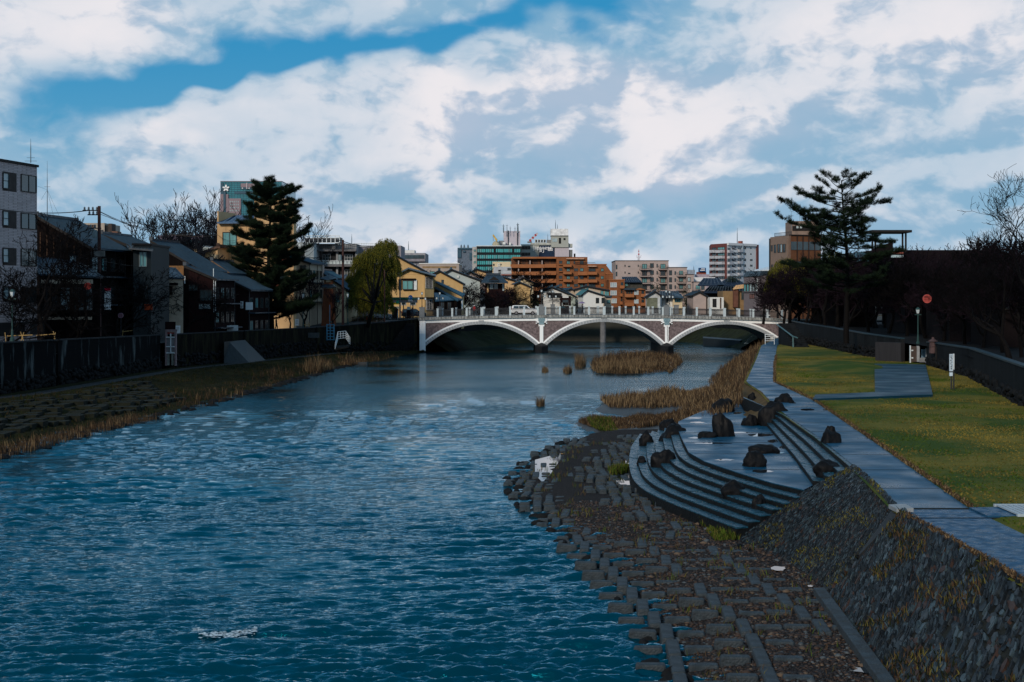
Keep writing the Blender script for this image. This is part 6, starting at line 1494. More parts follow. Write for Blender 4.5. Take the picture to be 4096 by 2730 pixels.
# 15 watch tower
t=thing('watch_tower','tapered rust red fire watch tower with a small pagoda roof','tower',(XP(1315,216),216,3.8)); X0=XP(1315,216); k=216/F
mb=MB(); zt_=ZP(1155,216); b=46*k/1.0; a=18*k
mb.add([(X0-28*k,216-28*k,3.5),(X0+28*k,216-28*k,3.5),(X0+28*k,216+28*k,3.5),(X0-28*k,216+28*k,3.5),(X0-a,216-a,zt_),(X0+a,216-a,zt_),(X0+a,216+a,zt_),(X0-a,216+a,zt_)],[(0,3,2,1),(4,5,6,7),(0,1,5,4),(1,2,6,5),(2,3,7,6),(3,0,4,7)])
mb.build('tower_wall',mat('rust_planks',(.13,.045,.022),.8,var=.4,vs=3,scale=(5,5,.4)),t)
def pyr(cx,cy,z0,z1,w0,w1,curl=.15):
    m=MB(); m.add([(cx-w0,cy-w0,z0+curl),(cx,cy-w0,z0),(cx+w0,cy-w0,z0+curl),(cx+w0,cy,z0),(cx+w0,cy+w0,z0+curl),(cx,cy+w0,z0),(cx-w0,cy+w0,z0+curl),(cx-w0,cy,z0),
      (cx-w1,cy-w1,z1),(cx,cy-w1,z1),(cx+w1,cy-w1,z1),(cx+w1,cy,z1),(cx+w1,cy+w1,z1),(cx,cy+w1,z1),(cx-w1,cy+w1,z1),(cx-w1,cy,z1)],[(i,(i+1)%8,8+(i+1)%8,8+i) for i in range(8)]+[tuple(range(8,16)),tuple(range(7,-1,-1))]); return m
pyr(X0,216,ZP(1153,216),ZP(1138,216),30*k,18*k).build('lower_roof',tile,t)
mb=MB(); z0,z1=ZP(1140,216),ZP(1118,216)
for sx in (-1,1):
    for sy in (-1,1): mb.box(X0+sx*15*k-.07,X0+sx*15*k+.07,216+sy*15*k-.07,216+sy*15*k+.07,z0,z1)
mb.box(X0-17*k,X0+17*k,216-17*k,216-15.5*k,z0,z0+.35); mb.build('lookout_frame',mat('rust_beam',(.16,.06,.03),.7),t)
pyr(X0,216,ZP(1122,216),ZP(1102,216),33*k,4*k,.25).build('pagoda_roof',tile,t); mb=MB(); mb.tube((X0,216,ZP(1103,216)),(X0,216,ZP(1094,216)),.12,.03); mb.build('finial',tile,t)
# 18 yellow house by the bridge
f=house('corner_house','large ochre two storey house with a sweeping blue tiled roof at the bridge corner',(1583,1020),(1500,1062),(1742,1106),252,9,5.0,tan2,roof=tileblue,k=-.12)
ff=Fac(Vector((XP(1552,249),249,0)),Vector((XP(1733,247.5),247.5,0)),f.t)
def fbox(px0,px1,py0,py1,Y0,Y1,m,name,par,dep=5):
    A=Vector((XP(px0,Y0),Y0,0));B=Vector((XP(px1,Y1),Y1,0)); f_=Fac(A,B,par); mb=MB(); f_.bx(mb,0,(B-A).length,ZP(py1,Y0),ZP(py0,Y0),-dep,0); mb.build(name,m,par); return f_
fa=fbox(1552,1698,1098,1285,249,248,tan2,'front_wall',f.t,5); fb_=fbox(1699,1735,1105,1285,247.8,249.5,tan2,'corner_wall',f.t,5)
mb=MB(); q=[P(1583,1062,252),P(1690,1092,252),P(1706,1104,247.3),P(1636,1080,247.3)]
g=MB(); g.add([P(1552,1098,248.95),P(1698,1098,247.95),P(1698,1096,247.95),P(1632,1076,248.4),P(1595,1093,248.7),P(1552,1096,248.95),
   P(1552,1098,253),P(1698,1098,253),P(1698,1096,253),P(1632,1076,253),P(1595,1093,253),P(1552,1096,253)],[(0,1,2,3,4,5),(0,6,7,1),(1,7,8,2),(2,8,9,3),(3,9,10,4),(4,10,11,5),(5,11,6,0)]); g.build('gable_wall',tan2,f.t)
mb=MB(); mb.slab([P(1540,1100,247.8),P(1598,1090,247.8),P(1598,1088,254),P(1540,1096,254)],.2); mb.slab([P(1598,1090,247.8),P(1634,1072,247.5),P(1634,1070,254),P(1598,1088,254)],.2); mb.slab([P(1634,1072,247.5),P(1745,1103,246.5),P(1745,1100,254),P(1634,1070,254)],.2); mb.build('front_roof',tileblue,f.t)
fa.win(1612,1656,1122,1160,g=glasst,nx=2,fw=.12,out=.5); fa.box('shutter',1656,1669,1121,1160,0,.3,metalw); fa.box('window_hood',1608,1664,1115,1121,0,.7,darkwood); fa.box('shutter',1595,1606,1118,1160,0,.25,darkwood)
fa.win(1640,1664,1198,1222,g=glass,fm=framew,nx=2,out=.05); fa.win(1605,1625,1205,1222,g=glass,fm=framew,nx=2)
fb_.win(1702,1729,1110,1154,g=glass,fm=mat('lattice_pale',(.36,.36,.36),.6),nx=5,nz=4,fw=.05,out=.05); fb_.win(1704,1731,1197,1240,g=glass,fm=mat('lattice_pale',(.36,.36,.36),.6),nx=4,nz=3,fw=.07,out=.05); fa.box('eave_band',1640,1735,1190,1194,0,.35,darkwood); fb_.box('eave_band',1699,1735,1190,1194,0,.35,darkwood)
# bus shelter and signs in front
t=thing('shelter','long green roofed shelter with corrugated fascia before the ochre house','shelter',(XP(1600,240),240,5)); fs_=Fac(Vector((XP(1545,240),240,0)),Vector((XP(1662,239),239,0)),t)
fs_.box('roof',1545,1658,1190,1199,-2.5,.2,mat('green_roof',(.015,.09,.06),.5)); fs_.box('fascia',1546,1655,1199,1212,-2.2,.05,mat('corrugated_grey',(.13,.13,.14),.6,var=.4,vs=8,scale=(6,6,.1)))
for x in (1549,1612,1650): fs_.box('post',x,x+3,1212,1290,-.1,.05,metald)
def sign(name,label,px0,px1,py0,py1,Y,bgm,glyphs,gmat,posts=(),cat='sign',zb=None,thick=.06):
    t=thing(name,label,cat,tuple(P((px0+px1)/2,py1,Y))); f_=Fac(Vector((XP(px0,Y),Y,0)),Vector((XP(px1,Y),Y,0)),t); mb=MB(); u0,u1,z0,z1=f_.rect(px0,px1,py0,py1); f_.bx(mb,u0,u1,z0,z1,-thick,0); mb.build('board',bgm,t)
    if glyphs:
        mb=MB()
        for (a,b,c,d) in glyphs: f_.bx(mb,u0+(u1-u0)*a,u0+(u1-u0)*b,z0+(z1-z0)*c,z0+(z1-z0)*d,0,.02)
        mb.build('lettering',gmat,t)
    if posts:
        mb=MB()
        for p in posts: x=XP(p,Y); mb.tube((x,Y+.06,zb),(x,Y+.06,z0+.1),.04,n=6)
        mb.build('post',metald,t)
    return t
def textobj(name,txt,px,py,Y,size,m,par,out=.03):
    cu=bpy.data.curves.new(name,'FONT'); cu.body=txt; cu.size=size; cu.align_x='CENTER'; cu.align_y='CENTER'; cu.extrude=.01
    o=bpy.data.objects.new(name,cu); cu.materials.append(m); COL.objects.link(o); p=P(px,py,Y)-Vector((0,out,0)); o.rotation_euler=(PI/2,0,0)
    bpy.context.view_layer.update()
    me=bpy.data.meshes.new_from_object(o.evaluated_get(bpy.context.evaluated_depsgraph_get())); COL.objects.unlink(o); bpy.data.objects.remove(o)
    q=bpy.data.objects.new(name,me); COL.objects.link(q); q.rotation_euler=(PI/2,0,0)
    if not len(me.materials): me.materials.append(m)
    q.location=p-par.location; q.parent=par
    return q
yell=mat('sign_yellow',(.65,.45,.01),.5); 
t=sign('shop_sign','yellow price sign hanging under the green shelter roof',1553,1597,1212,1219,238.6,yell,None,trim); textobj('sign_text','5,000円',1570,1215.5,238.6,.26,trim,t)
t=sign('arrow_sign','cream board with a black arrow pointing left, below the yellow sign',1552,1596,1227,1238,238.6,mat('sign_cream',(.5,.48,.36),.6),[(.2,.95,.62,.7),(.32,.9,.3,.4)],lt); textobj('arrow','←',1558,1232.5,238.6,.5,trim,t)
sign('green_sign','small green square sign on the shelter fascia',1585,1596,1203,1215,238.5,mat('sign_green',(.01,.16,.10),.5),None,trim)
bt=thing('road_sign','round blue sign with a white curved left arrow above a small plate','road sign',tuple(P(1642,1290,237))); mb=MB(); c=P(1642,1190,237); mb.tube((c.x,237.04,c.z),(c.x,237,c.z),.34,n=24); mb.build('disc',mat('sign_blue',(.02,.14,.42),.4),bt)
mb=MB()
for i in range(6): a0=math.radians(0+i*22);a1=math.radians((i+1)*22); mb.tube((c.x-.02+.15*math.cos(a0),236.97,c.z-.08+.15*math.sin(a0)),(c.x-.02+.15*math.cos(a1),236.97,c.z-.08+.15*math.sin(a1)),.03,n=4)
mb.add([(c.x-.27,236.97,c.z-.03),(c.x-.1,236.97,c.z+.12),(c.x-.06,236.97,c.z-.12)],[(0,1,2)]); mb.build('arrow',mat('sign_white',(.75,.77,.78),.5),bt)
sp_=pbox(1634,1650,1200,1206,236.98,.04); sp_.build('plate',mat('sign_white',(.75,.77,.78),.5),bt); textobj('plate_text','8-22',1642,1203,236.95,.22,trim,bt)
mb=MB(); mb.tube((c.x,237.1,ZP(1290,237)),(c.x,237.1,c.z),.035); mb.build('post',metalg,bt)
ks=thing('notice_shelter','dark peaked notice board hut at the left bridge approach','notice board',tuple(P(1580,1292,234))); fk=Fac(Vector((XP(1566,234),234,0)),Vector((XP(1596,234),234,0)),ks); fk.box('cabinet',1568,1592,1240,1292,-.8,0,mat('hut_dark',(.015,.012,.012),.7)); mb=MB(); mb.add([P(1564,1242,233.8),P(1597,1242,233.8),P(1580,1226,233.8),P(1564,1242,235),P(1597,1242,235),P(1580,1226,235)],[(0,1,2),(5,4,3),(0,2,5,3),(1,4,5,2),(0,3,4,1)]); mb.build('roof',trim,ks); fk.box('white_edge',1590,1592,1240,1290,0,.03,metalw)
# rail fence at the bridge approach
ra=thing('guard_rail','brown sloping guard rail at the left bridge approach','railing',tuple(P(1620,1290,232))); mb=MB()
for (a,b) in (((1606,1278),(1672,1252)),((1606,1284),(1672,1260)),((1606,1290),(1672,1268))): mb.tube(P(a[0],a[1],233),P(b[0],b[1],231),.035,n=5)
for x in (1608,1626,1648,1668): mb.tube(P(x,1296-(x-1608)*.4,232.6),P(x,1256-(x-1608)*.2,232.6),.04,n=5)
mb.build('rails',mat('rail_brown',(.09,.05,.045),.6),ra)
pbox(1626,1642,1240,1290,236,.8).build('pillar',brownr,ra)
pbox(1628,1640,1228,1240,236.1,.6).build('pillar_top',palew,ra)
# 19 long tan hall
f=bld('long_building','long flat tan building with rust stains behind the row houses',(1678,335),(1836,335),1057,4.8,20,mat('rusty_tan_wall',(.30,.25,.22),.8,var=.05,vs=.6,col2=(.36,.31,.27)),parapet=whitew); f.box('stain',1690,1825,1066,1074,0,.02,mat('rust_stain',(.22,.15,.08),.8,var=.5,vs=.6)); 
for a in (1720,1745,1775): f.win(a,a+18,1086,1098,g=glasst,nx=2)
# 20 row houses
rows=[
 ('ochre gabled townhouse with a long tiled roof next to the corner house',(1757,1082),(1722,1100),(1862,1138),262,tan2,tileblue,[(1765,1775,1120,1135)]),
 ('pale blue sided townhouse with a white wall box',(1805,1077),(1775,1094),(1930,1124),285,palew,tileblue,[]),
 ('pinkish brown townhouse roof between the pale blue house and the carved roof',(1880,1086),(1862,1096),(1985,1130),300,pinkb,tileblue,[]),
 ('tan townhouse with a bright blue tiled roof right of the carved roof',(1905,1075),(1885,1088),(2075,1126),312,tan,tileblue,[]),
 ('small ochre house with a blue roof edge beside the cream gable',(2078,1128),(2060,1135),(2130,1150),296,tan2,tileblue,[]),
]
for lb,rg,eL,eR,Y,w,rf,wn in rows:
    f=house('row_house',lb,rg,eL,eR,Y,11,4.6,w,roof=rf,k=-.06)
    for q in wn: f.win(*q,nx=2)
    if 'pale blue' in lb: f.box('wall_box',1828,1836,1104,1112,0,.25,whitew)
def lower(label,TL,TR,BR,BL,wall,rf=None):
    t=thing('row_house',label,'house',tuple(P(BL[0],1240,BL[2])))
    fc=leanto('roof',TL,TR,BR,BL,t,rf or tileblue,wall,4.6); return fc
for lb,a,b,c,d,w in (('black lower roof stripe under the ochre gabled townhouse',(1740,1129,258),(1752,1128,262),(1860,1178,256),(1850,1186,252),tan2),
   ('second low tiled roof beside the corner house',(1735,1150,256),(1750,1149,260),(1842,1196,254),(1830,1204,250),darkw),
   ('lowest blue eave roof at the bridge left end with dark shop front',(1735,1172,252),(1752,1170,256),(1850,1198,252),(1740,1204,248),darkw)):
    fc=lower('house with '+lb if 0 else lb,a,b,c,d,w)
for x in (1762,1790): fc.win(x,x+14,1210,1245,nx=2,nz=2)
fc.box('door_strip',1845,1850,1200,1242,.0,.1,metalw)
# carved roof house
t=thing('ornate_house','old house with a heavy carved black tiled roof and lattice windows','house',(XP(1975,280),280,4.6))
fo=fbox(1940,2018,1135,1245,281,281,brownr,'wall',t,7)
mb=MB(); roofslab(mb,[P(1948,1100,285),P(2000,1100,285),P(2026,1130,279),P(1930,1130,279)],.2,.35); roofslab(mb,[P(2000,1100,285),P(2000,1102,290),P(2032,1132,290),P(2026,1130,279)],.2,.35); roofslab(mb,[P(1948,1102,290),P(1948,1100,285),P(1930,1130,279),P(1920,1132,290)],.2,.35); mb.build('roof',tile,t)
mb=MB(); a=P(1944,1101,285);b=P(2002,1101,285); mb.box(a.x,b.x,284.8,285.4,a.z,a.z+.35); mb.build('ridge_cap',tile,t)
mb=MB(); mb.add([P(1955,1122,278.8),P(1998,1122,278.8),P(1976,1107,278.8),P(1955,1122,280),P(1998,1122,280),P(1976,1107,280)],[(0,1,2),(5,4,3),(0,2,5,3),(1,4,5,2),(0,3,4,1)]); mb.build('carved_gable',trim,t)
fo.win(1958,1974,1136,1158,g=glassp,nx=2,nz=1); fo.win(1976,1992,1136,1158,nx=3); fo.win(2008,2018,1136,1165,g=glassp,nx=1,nz=3); fo.box('plaster_strip',1948,1954,1134,1170,0,.05,tan)
# cream gable and others
f=house('gable_house','cream gabled house in front of the orange brick flats',(2092,1110),(2055,1128),(2142,1132),318,8,4.8,cream,roof=mat('thin_grey_roof',(.10,.10,.11),.6),k=-.1)
f=house('white_gable_house','white gabled house with dark eaves just behind the white car',(2207,1147),(2165,1165),(2282,1178),300,8,4.8,whitew,k=-.05,roof=tileblue)
f.box('dark_band',2190,2245,1173,1190,0,.3,opening)
f=bld('low_shop','dark shopfront with a white lattice strip behind the first pier lamps',(2242,298),(2284,298),1185,4.8,5,brownr,cat='house'); f.box('sign_band',2250,2274,1186,1192,0,.2,whitew); f.win(2250,2274,1200,1222,g=glass,nx=4); f.win(2246,2276,1210,1226,g=palew,nx=6)
f=house('long_roof_house','long house with a pale green sloping roof edge right of the white gable',(2232,1147),(2225,1150),(2310,1190),322,8,4.8,mat('pale_green_wall',(.33,.38,.33),.75),roof=tileblue,k=-.05)
f=house('blue_roof_house','house with a bright blue roof slope behind the long roof house',(2285,1155),(2275,1158),(2352,1178),330,9,4.8,beige,roof=tileblue,k=-.15)
f=house('white_house','white two storey house with a teal metal roof and two dark windows',(2350,1160),(2325,1180),(2422,1183),305,8,4.8,mat('white_siding',(.60,.62,.60),.7,var=.05),roof=mat('teal_metal_roof',(.02,.10,.12),.35,spec=.7),k=-.1)
f.win(2383,2396,1192,1214,nx=2); f.win(2406,2419,1192,1214,nx=2)
f=house('brown_roof_house','low wide house with a dark hipped roof behind the white two storey house',(2345,1144),(2292,1160),(2440,1162),328,7,4.8,beige,k=0); f.win(2402,2414,1164,1182,g=glasst,nx=1); f.win(2418,2436,1164,1184,g=glasst,nx=2)
f=bld('beige_annex','narrow beige annex with a pale window between the white house and orange flats',(2422,310),(2446,310),1190,4.8,5,beige,cat='house'); f.win(2428,2442,1200,1215,g=glasst,nx=2); f.box('eave',2420,2448,1183,1190,-.5,.5,tile)
f=house('grey_gable_house','white and olive gabled house with a dark blue roof left of the second pier lamps',(2620,1165),(2580,1190),(2650,1184),290,10,4.8,mat('weathered_white',(.42,.44,.44),.8,var=.3,vs=1.2),k=.06)
f.box('olive_panel',2586,2630,1192,1235,0,.05,mat('olive_wall',(.13,.14,.10),.8)); 
f=bld('dark_roof_house','wide house with a deep blue black roof behind the second pier lamps',(2650,298),(2692,298),1190,4.8,8,whitew,cat='house'); f.win(2662,2674,1192,1212,nx=1); mb=MB(); roofslab(mb,[P(2640,1165,308),P(2710,1165,308),P(2730,1192,296.5),P(2640,1187,296.5)],.2,.4); mb.build('roof',tile,f.t)
f=bld('small_yellow_house','small cream yellow house with a teal window beside the dark roof',(2692,297),(2729,297),1190,4.8,6,cream,cat='house'); f.win(2699,2721,1197,1210,g=glasst,nx=2); mb=MB(); roofslab(mb,[P(2690,1172,302),P(2722,1176,302),P(2734,1192,295.5),P(2690,1190,295.5)],.15,.4); mb.build('roof',tile,f.t)
for px in (2732,2737): pass
f=house('pink_gable_house','small pinkish gabled house behind bare trees, left of the temple roofs',(2797,1167),(2765,1182),(2835,1188),300,8,4.8,pinkb,k=-.05)
f=bld('temple','dark temple with wide curved black tiled roofs below the white high rise',(2800,330),(2975,330),1165,4.8,14,mat('temple_wood',(.02,.015,.013),.8),cat='temple')
mb=MB()
for (x0,x1,y0,x2,x3,y1) in ((2815,2875,1113,2792,2895,1140),(2905,2945,1116,2870,2985,1140),(2840,2970,1143,2815,2985,1168)):
    roofslab(mb,[P(x0,y0,336),P(x1,y0,336),P(x3,y1,326),P(x2,y1,326)],.3,.5)
mb.build('roof',mat('temple_tile',(.012,.022,.042),.35),f.t)
f=bld('dark_roof_hall','dark blue tiled roof house between the orange and the beige flats',(2498,372),(2570,372),1130,4.8,8,mat('dim_olive_wall',(.05,.05,.045),.8),cat='house'); mb=MB(); roofslab(mb,[P(2488,1108,382),P(2545,1108,382),P(2566,1128,371),P(2490,1128,371)],.2,.4); mb.build('roof',mat('temple_tile',(.012,.022,.042),.35),f.t); f.win(2500,2512,1132,1145,g=glasst,nx=1); f.win(2516,2520,1132,1145,nx=1)
f=bld('tan_house','tan walled house with rusty annex behind bare trees near the right bridge end',(2892,300),(2976,300),1165,4.8,8,mat('brown_plaster',(.20,.13,.065),.8,var=.2),cat='house'); f.box('rusty_annex',2931,2950,1155,1230,0,1,mat('rust_wall',(.11,.05,.035),.8)); mb=MB(); roofslab(mb,[P(2945,1142,306),P(2980,1138,306),P(2980,1150,298.5),P(2932,1156,298.5)],.15,.4); mb.build('roof',tan,f.t); f.win(2965,2975,1170,1200,nx=1)
f=bld('white_shed','white low wall behind bare trees right of the pink gable house',(2840,297),(2895,297),1190,4.8,4,whitew,cat='shed'); f.box('door',2850,2866,1196,1230,0,.05,opening); f.box('pillar',2880,2884,1192,1235,0,.2,brownwood)
# 21..23 offices
f=bld('far_office','distant blue grey office block with three roof antennas',(1830,620),(1890,620),992,4.8,20,mat('blue_grey_wall',(.10,.13,.17),.7)); f.box('dark_panel',1830,1845,1000,1032,0,.5,tdark); f.box('roof_band',1832,1888,992,999,-.2,.6,tdark); f.box('window_band',1852,1862,1004,1010,0,.6,tdark); f.box('dark_panel',1878,1888,1012,1040,0,.6,tdark)
for x in (1845,1857,1872): antenna('stub aerial on the distant blue grey office, at %s'%{1845:'its left',1857:'its middle',1872:'its right'}[x],x,979,993,621,(),.35)
teal=mat('ribbon_glass',(.05,.30,.31),.2,spec=.7,var=.3,vs=.4)
f=bld('office_building','black office building with bands of teal curtained windows',(1907,400),(2084,400),986,4.8,20,mat('black_cladding',(.010,.013,.016),.3),parapet=metalw)
for y0,y1 in ((997,1010),(1021,1035),(1045,1059),(1068,1082)):
    for i in range(21):
        a=1910+i*8.2
        if a+7>2082 or R.random()<.08: continue
        mb=MB(); u0,u1,z0,z1=f.rect(a,a+(7 if i%3 else 5.6),y0,y1); f.bx(mb,u0,u1,z0,z1,0,.06); mb.build('window',teal if R.random()<.8 else glasst,f.t)
    f.box('sill_line',1907,2084,y0-2.6,y0-1.6,0,.12,metald)
f=bld('stair_block','pale stair block attached left of the black office',(1889,402),(1907,402),988,4.8,10,mat('pale_block_wall',(.36,.37,.37),.8))
for y_ in (999,1022,1046): f.win(1895,1904,y_,y_+8,g=glasst,nx=1)
f=bld('roof_tower','mauve white roof tower with mobile phone antennas above the black office',(2014,408),(2081,408),925,19,8,mat('mauve_white',(.42,.39,.43),.75,var=.06),cat='tower'); 
for x in (2031,2068): f.box('cable',x,x+3,922,985,0,.4,metald)
f.box('ac_unit',2011,2022,970,980,.3,2,whitew); f.box('ac_unit',2036,2044,972,982,.3,2,whitew); f.box('plant_block',1995,2014,964,985,-1,1,greyc)
for x,y0,lb,r_ in ((2014,897,'left corner lattice aerial on the mauve roof tower',.12),(2028,895,'thin rod aerial on the mauve roof tower',.07),(2041,905,'flat yagi aerial left on the mauve roof tower',.07),(2060,906,'flat yagi aerial right on the mauve roof tower',.07),(2071,892,'thick panel aerial mast at the right of the mauve roof tower',.2)): antenna(lb,x,y0,930,406,((y0+8,5),),r_)
mb=MB(); X=XP(2073,405); t=thing('water_tank','cream roof tank with a ribbed skirt on the black office','tank',tuple(P(1984,985,405))); mb=MB(); c=P(1984,985,405); k_=405/F; mb.lathe((c.x,405,c.z),[(15*k_,0),(15*k_,9*k_),(14*k_,9.5*k_),(10*k_,17*k_),(3*k_,20*k_)],16); mb.build('tank_body',mat('tank_cream',(.34,.31,.22),.7),t)
t=thing('crane','yellow crane boom leaning over the cream roof tank','crane',tuple(P(1990,968,404))); mb=MB(); mb.tube(P(1988,964,404),P(1972,940,404),.35,.25,4); mb.build('boom',mat('crane_yellow',(.45,.30,.07),.6),t); mb=MB(); mb.tube(P(1972,941,404),P(1973,965,404),.05,n=3); mb.build('cable',metald,t)
greyg=mat('grey_green_wall',(.33,.35,.32),.8,var=.08)
f=bld('hotel_building','grey green building with a navy sign panel and rooftop units',(2084,420),(2276,420),978,4.8,16,greyg)
for y0 in (985,1011):
    for i in range(6): f.win(2086+i*6,2091+i*6,y0,y0+13,g=glass,nx=1,fw=.2)
f.box('bright_edge',2122,2276,973,980,-.5,.3,mat('pale_green_band',(.42,.44,.40),.8))
sgn=f.box('navy_panel',2156,2218,983,1029,0,.5,mat('navy',(.008,.022,.05),.5)); 
textobj('sign_text','Japanese',2170,992,419.4,1.5,mat('sign_white',(.75,.77,.78),.5),f.t,.05); textobj('sign_text','町',2168,1003,419.4,1.6,mat('sign_white',(.75,.77,.78),.5),f.t,.05)
mb=MB(); u0,u1,z0,z1=f.rect(2192,2210,991,1004)
for i in range(6): x=u0+(u1-u0)*i/5; f.bx(mb,x-.05,x+.05,z0,z1-.2*(i%2),.5,.6)
for z in (z0,z1-.1,(z0+z1)/2): f.bx(mb,u0,u1,z,z+.1,.5,.58)
mb.build('crest_sign',mat('sign_white',(.75,.77,.78),.5),f.t)
fm_=f.box('mauve_wing',2219,2276,990,1028,0,.6,mat('mauve_white',(.42,.39,.43),.75))
pbox(2205,2274,943,990,419,6).build('lift_tower',greyg,f.t); pbox(2203,2273,916,943,418.5,7).build('roof_box',mat('box_white',(.62,.64,.65),.6),f.t); pbox(2209,2228,955,968,418.9,.3).build('opening',glassp,f.t); pbox(2235,2244,952,975,418.9,.2).build('opening',opening,f.t); pbox(2254,2262,953,961,418.9,.2).build('opening',opening,f.t)
pbox(2276,2290,976,990,420,4).build('side_block',greyg,f.t); pbox(2276,2290,1000,1028,420,4).build('side_block',mat('grey_side',(.14,.15,.15),.8),f.t); pbox(2296,2302,1015,1028,420,2).build('flue',opening,f.t)
for i in range(4): pbox(2139+i*11.5,2149+i*11.5,958,972,421,3).build('ac_unit',metalw,f.t); 
for i in range(4): pbox(2141.5+i*11.5,2147.5+i*11.5,960,970,420.9,.2).build('ac_grille',opening,f.t)
pbox(2187,2208,960,974,421,3).build('plant_box',greyc,f.t)
antenna('tall thin lightning rod on the white roof box',2222,880,917,421,(),.08); antenna('short aerial on the white roof box',2230,898,917,421,(),.07); antenna('thin rod beside the rooftop air conditioners',2191,934,960,421,(),.06)
t=thing('crane','distant red and white lattice crane boom','crane',tuple(P(2115,972,500))); mb=MB()
for i in range(6):
    mb.m=i%2; a=P(2118+i*5.4,965-i*5.2,500); b=P(2118+(i+1)*5.4,965-(i+1)*5.2,500); mb.tube(a,b,.5,.45,4)
mb.build('boom',[mat('crane_red',(.35,.05,.06),.6),mat('crane_white',(.5,.5,.55),.6)],t); pbox(2110,2128,966,972,500,3).build('machinery',greyc,t)
f=bld('white_workshop','small cream flat roofed building in front of the black office',(1970,345),(2042,345),1048,4.8,8,cream); f.win(1972,1978,1056,1064,nx=1); f.win(2002,2006,1056,1062,nx=1); f.rail('roof_rail',1990,2000,1056,1066,.3,metalw,4)
f=bld('weathered_house','weathered pale house with an outside stair below the black office',(1974,340),(2045,340),1068,4.8,8,mat('weathered_pale',(.34,.37,.40),.8,var=.3,vs=1),cat='house'); f.box('door',1993,2003,1080,1098,0,.1,opening); f.win(2030,2043,1073,1082,nx=2); f.rail('stair_rail',1985,2045,1088,1097,.8,metalw,14); f.box('base_stripe',2005,2045,1098,1102,0,.9,redb)
# 25 orange brick flats
Y=360
f=bld('apartment_block','long orange brick apartment block with tiers of brick balconies',(2045,Y),(2226,Y),1033,4.8,14,brickor); O=f
f.box('roof_edge',2050,2226,1029,1036,-1,1.6,brickor2)
for i,y0 in enumerate((1059,1088,1119,1150)):
    f.box('gallery_shade',2047,2224,y0-24 if i else y0-22,y0,0,.02,mat('brick_shade_wall',(.10,.045,.025),.8))
    for x in (2064,2088,2112,2136,2162,2182,2206): f.win(x,x+13,y0-18,y0-1,g=glass if x%3 else glasst,nx=2,fw=.12)
    f.balc(2042 if i<3 else 2120,2178,y0,y0+14,brickor2,1.7); f.balc(2178.5,2224,y0-2,y0+13,brickor2,1.9)
    for x in (2072,2118,2166): f.box('partition',x,x+4,y0-15,y0,.1,1.4,pinkb)
fc=bld('apartment_block','central bay of the orange brick flats with a slanted corner top',(2226,Y-3),(2350,Y-3),1029,4.8,14,brickor)
fc.box('awning_band',2265,2336,1034,1038,0,.8,mat('pale_orange',(.42,.26,.18),.7))
for i,y0 in enumerate((1059,1088,1119,1150)):
    fc.win(2236,2249,y0-15,y0-2,g=glass,nx=2,fw=.12); fc.balc(2234,2251,y0-2,y0+1,brickor2,.5)
    fc.balc(2252,2286,y0,y0+10,brickor2,1.2); fc.win(2266,2280,y0-15,y0-1,g=glasst,nx=2,fw=.12)
    fc.win(2296 if i else 2294,2300 if not i else 2312,y0-14,y0-2,nx=1 if not i else 2,fw=.1); fc.win(2320,2334,y0-15,y0-1,g=glasst if i%2 else glass,nx=2,fw=.12)
    if i: fc.balc(2310,2388 if 0 else 2349,y0,y0+14,brickor2,1.3)
fc.rail('roof_railing',2300,2380,1051,1058,.2,metald,16)
for nm,lb,x0,x1,yt,Yq in (('apartment_block','second step of the orange brick flats, one floor lower',2350,2425,1060,356),('apartment_block','third step of the orange brick flats, with a sloped top corner',2425,2452,1098,354),('apartment_block','lowest end block of the orange brick flats with white framed windows',2436,2498,1122,345)):
    fd=bld(nm,lb,(x0,Yq),(x1,Yq),yt,4.8,12,brickor,parapet=brickor2)
    if x0==2350:
        fd.add=None
        mb=MB(); a=P(2425,1062,Yq);b=P(2452,1098,Yq); c=P(2425,1098,Yq); mb.add([(a.x,Yq,a.z),(b.x,Yq,b.z),(c.x,Yq,c.z),(a.x,Yq+11,a.z),(b.x,Yq+11,b.z),(c.x,Yq+11,c.z)],[(0,2,1),(3,4,5),(0,1,4,3)]); mb.build('sloped_corner',brickor,fd.t)
        for i,y0 in enumerate((1089,1120,1150)):
            fd.win(2354,2382,y0-14,y0-2,g=glass,nx=3,fw=.12); fd.balc(2350,2388,y0,y0+11,brickor2,1.2); fd.win(2403,2415,y0-15,y0-2,g=glasst,nx=2,fw=.1); fd.box('awning',2351,2386,y0-25,y0-21,0,.9,mat('pale_orange',(.42,.26,.18),.7))
    if x0==2436:
        for y0 in (1131,1163,1195): fd.win(2441,2467,y0,y0+19,g=glassp,fm=framew,nx=3,nz=1,fw=.12,out=.1); fd.balc(2478,2497,y0+12,y0+24,brickor2,1.1); fd.win(2483,2493,y0-1,y0+12,nx=1)
fe=bld('apartment_block','small orange brick wing with balconies, farthest right of the brick flats',(2498,338),(2582,338),1160,4.8,10,brickor)
mb=MB(); q=[P(2535,1154,338),P(2560,1154,338)]; mb.add([P(2535,1160,337.5),P(2584,1160,337.5),P(2560,1153,337.5),P(2535,1160,346),P(2584,1160,346),P(2560,1153,346)],[(0,1,2),(5,4,3),(0,2,5,3),(1,4,5,2),(0,3,4,1)]); mb.build('gable_top',brickor2,fe.t); fe.box('blue_roof_edge',2496,2540,1153,1161,-1,1,tile)
for y0 in (1178,1213): fe.balc(2498,2535,y0-1,y0+12,brickor2,1.3); fe.win(2536,2554,y0-15,y0+2,g=glassp,fm=framew,nx=3,fw=.1,out=.1); fe.balc(2562,2581,y0-1,y0+11,brickor2,1.0); fe.win(2566,2576,y0-14,y0-2,nx=1)
for i in range(3): fe.win(2505+i*9,2512+i*9,1165,1176,nx=1)
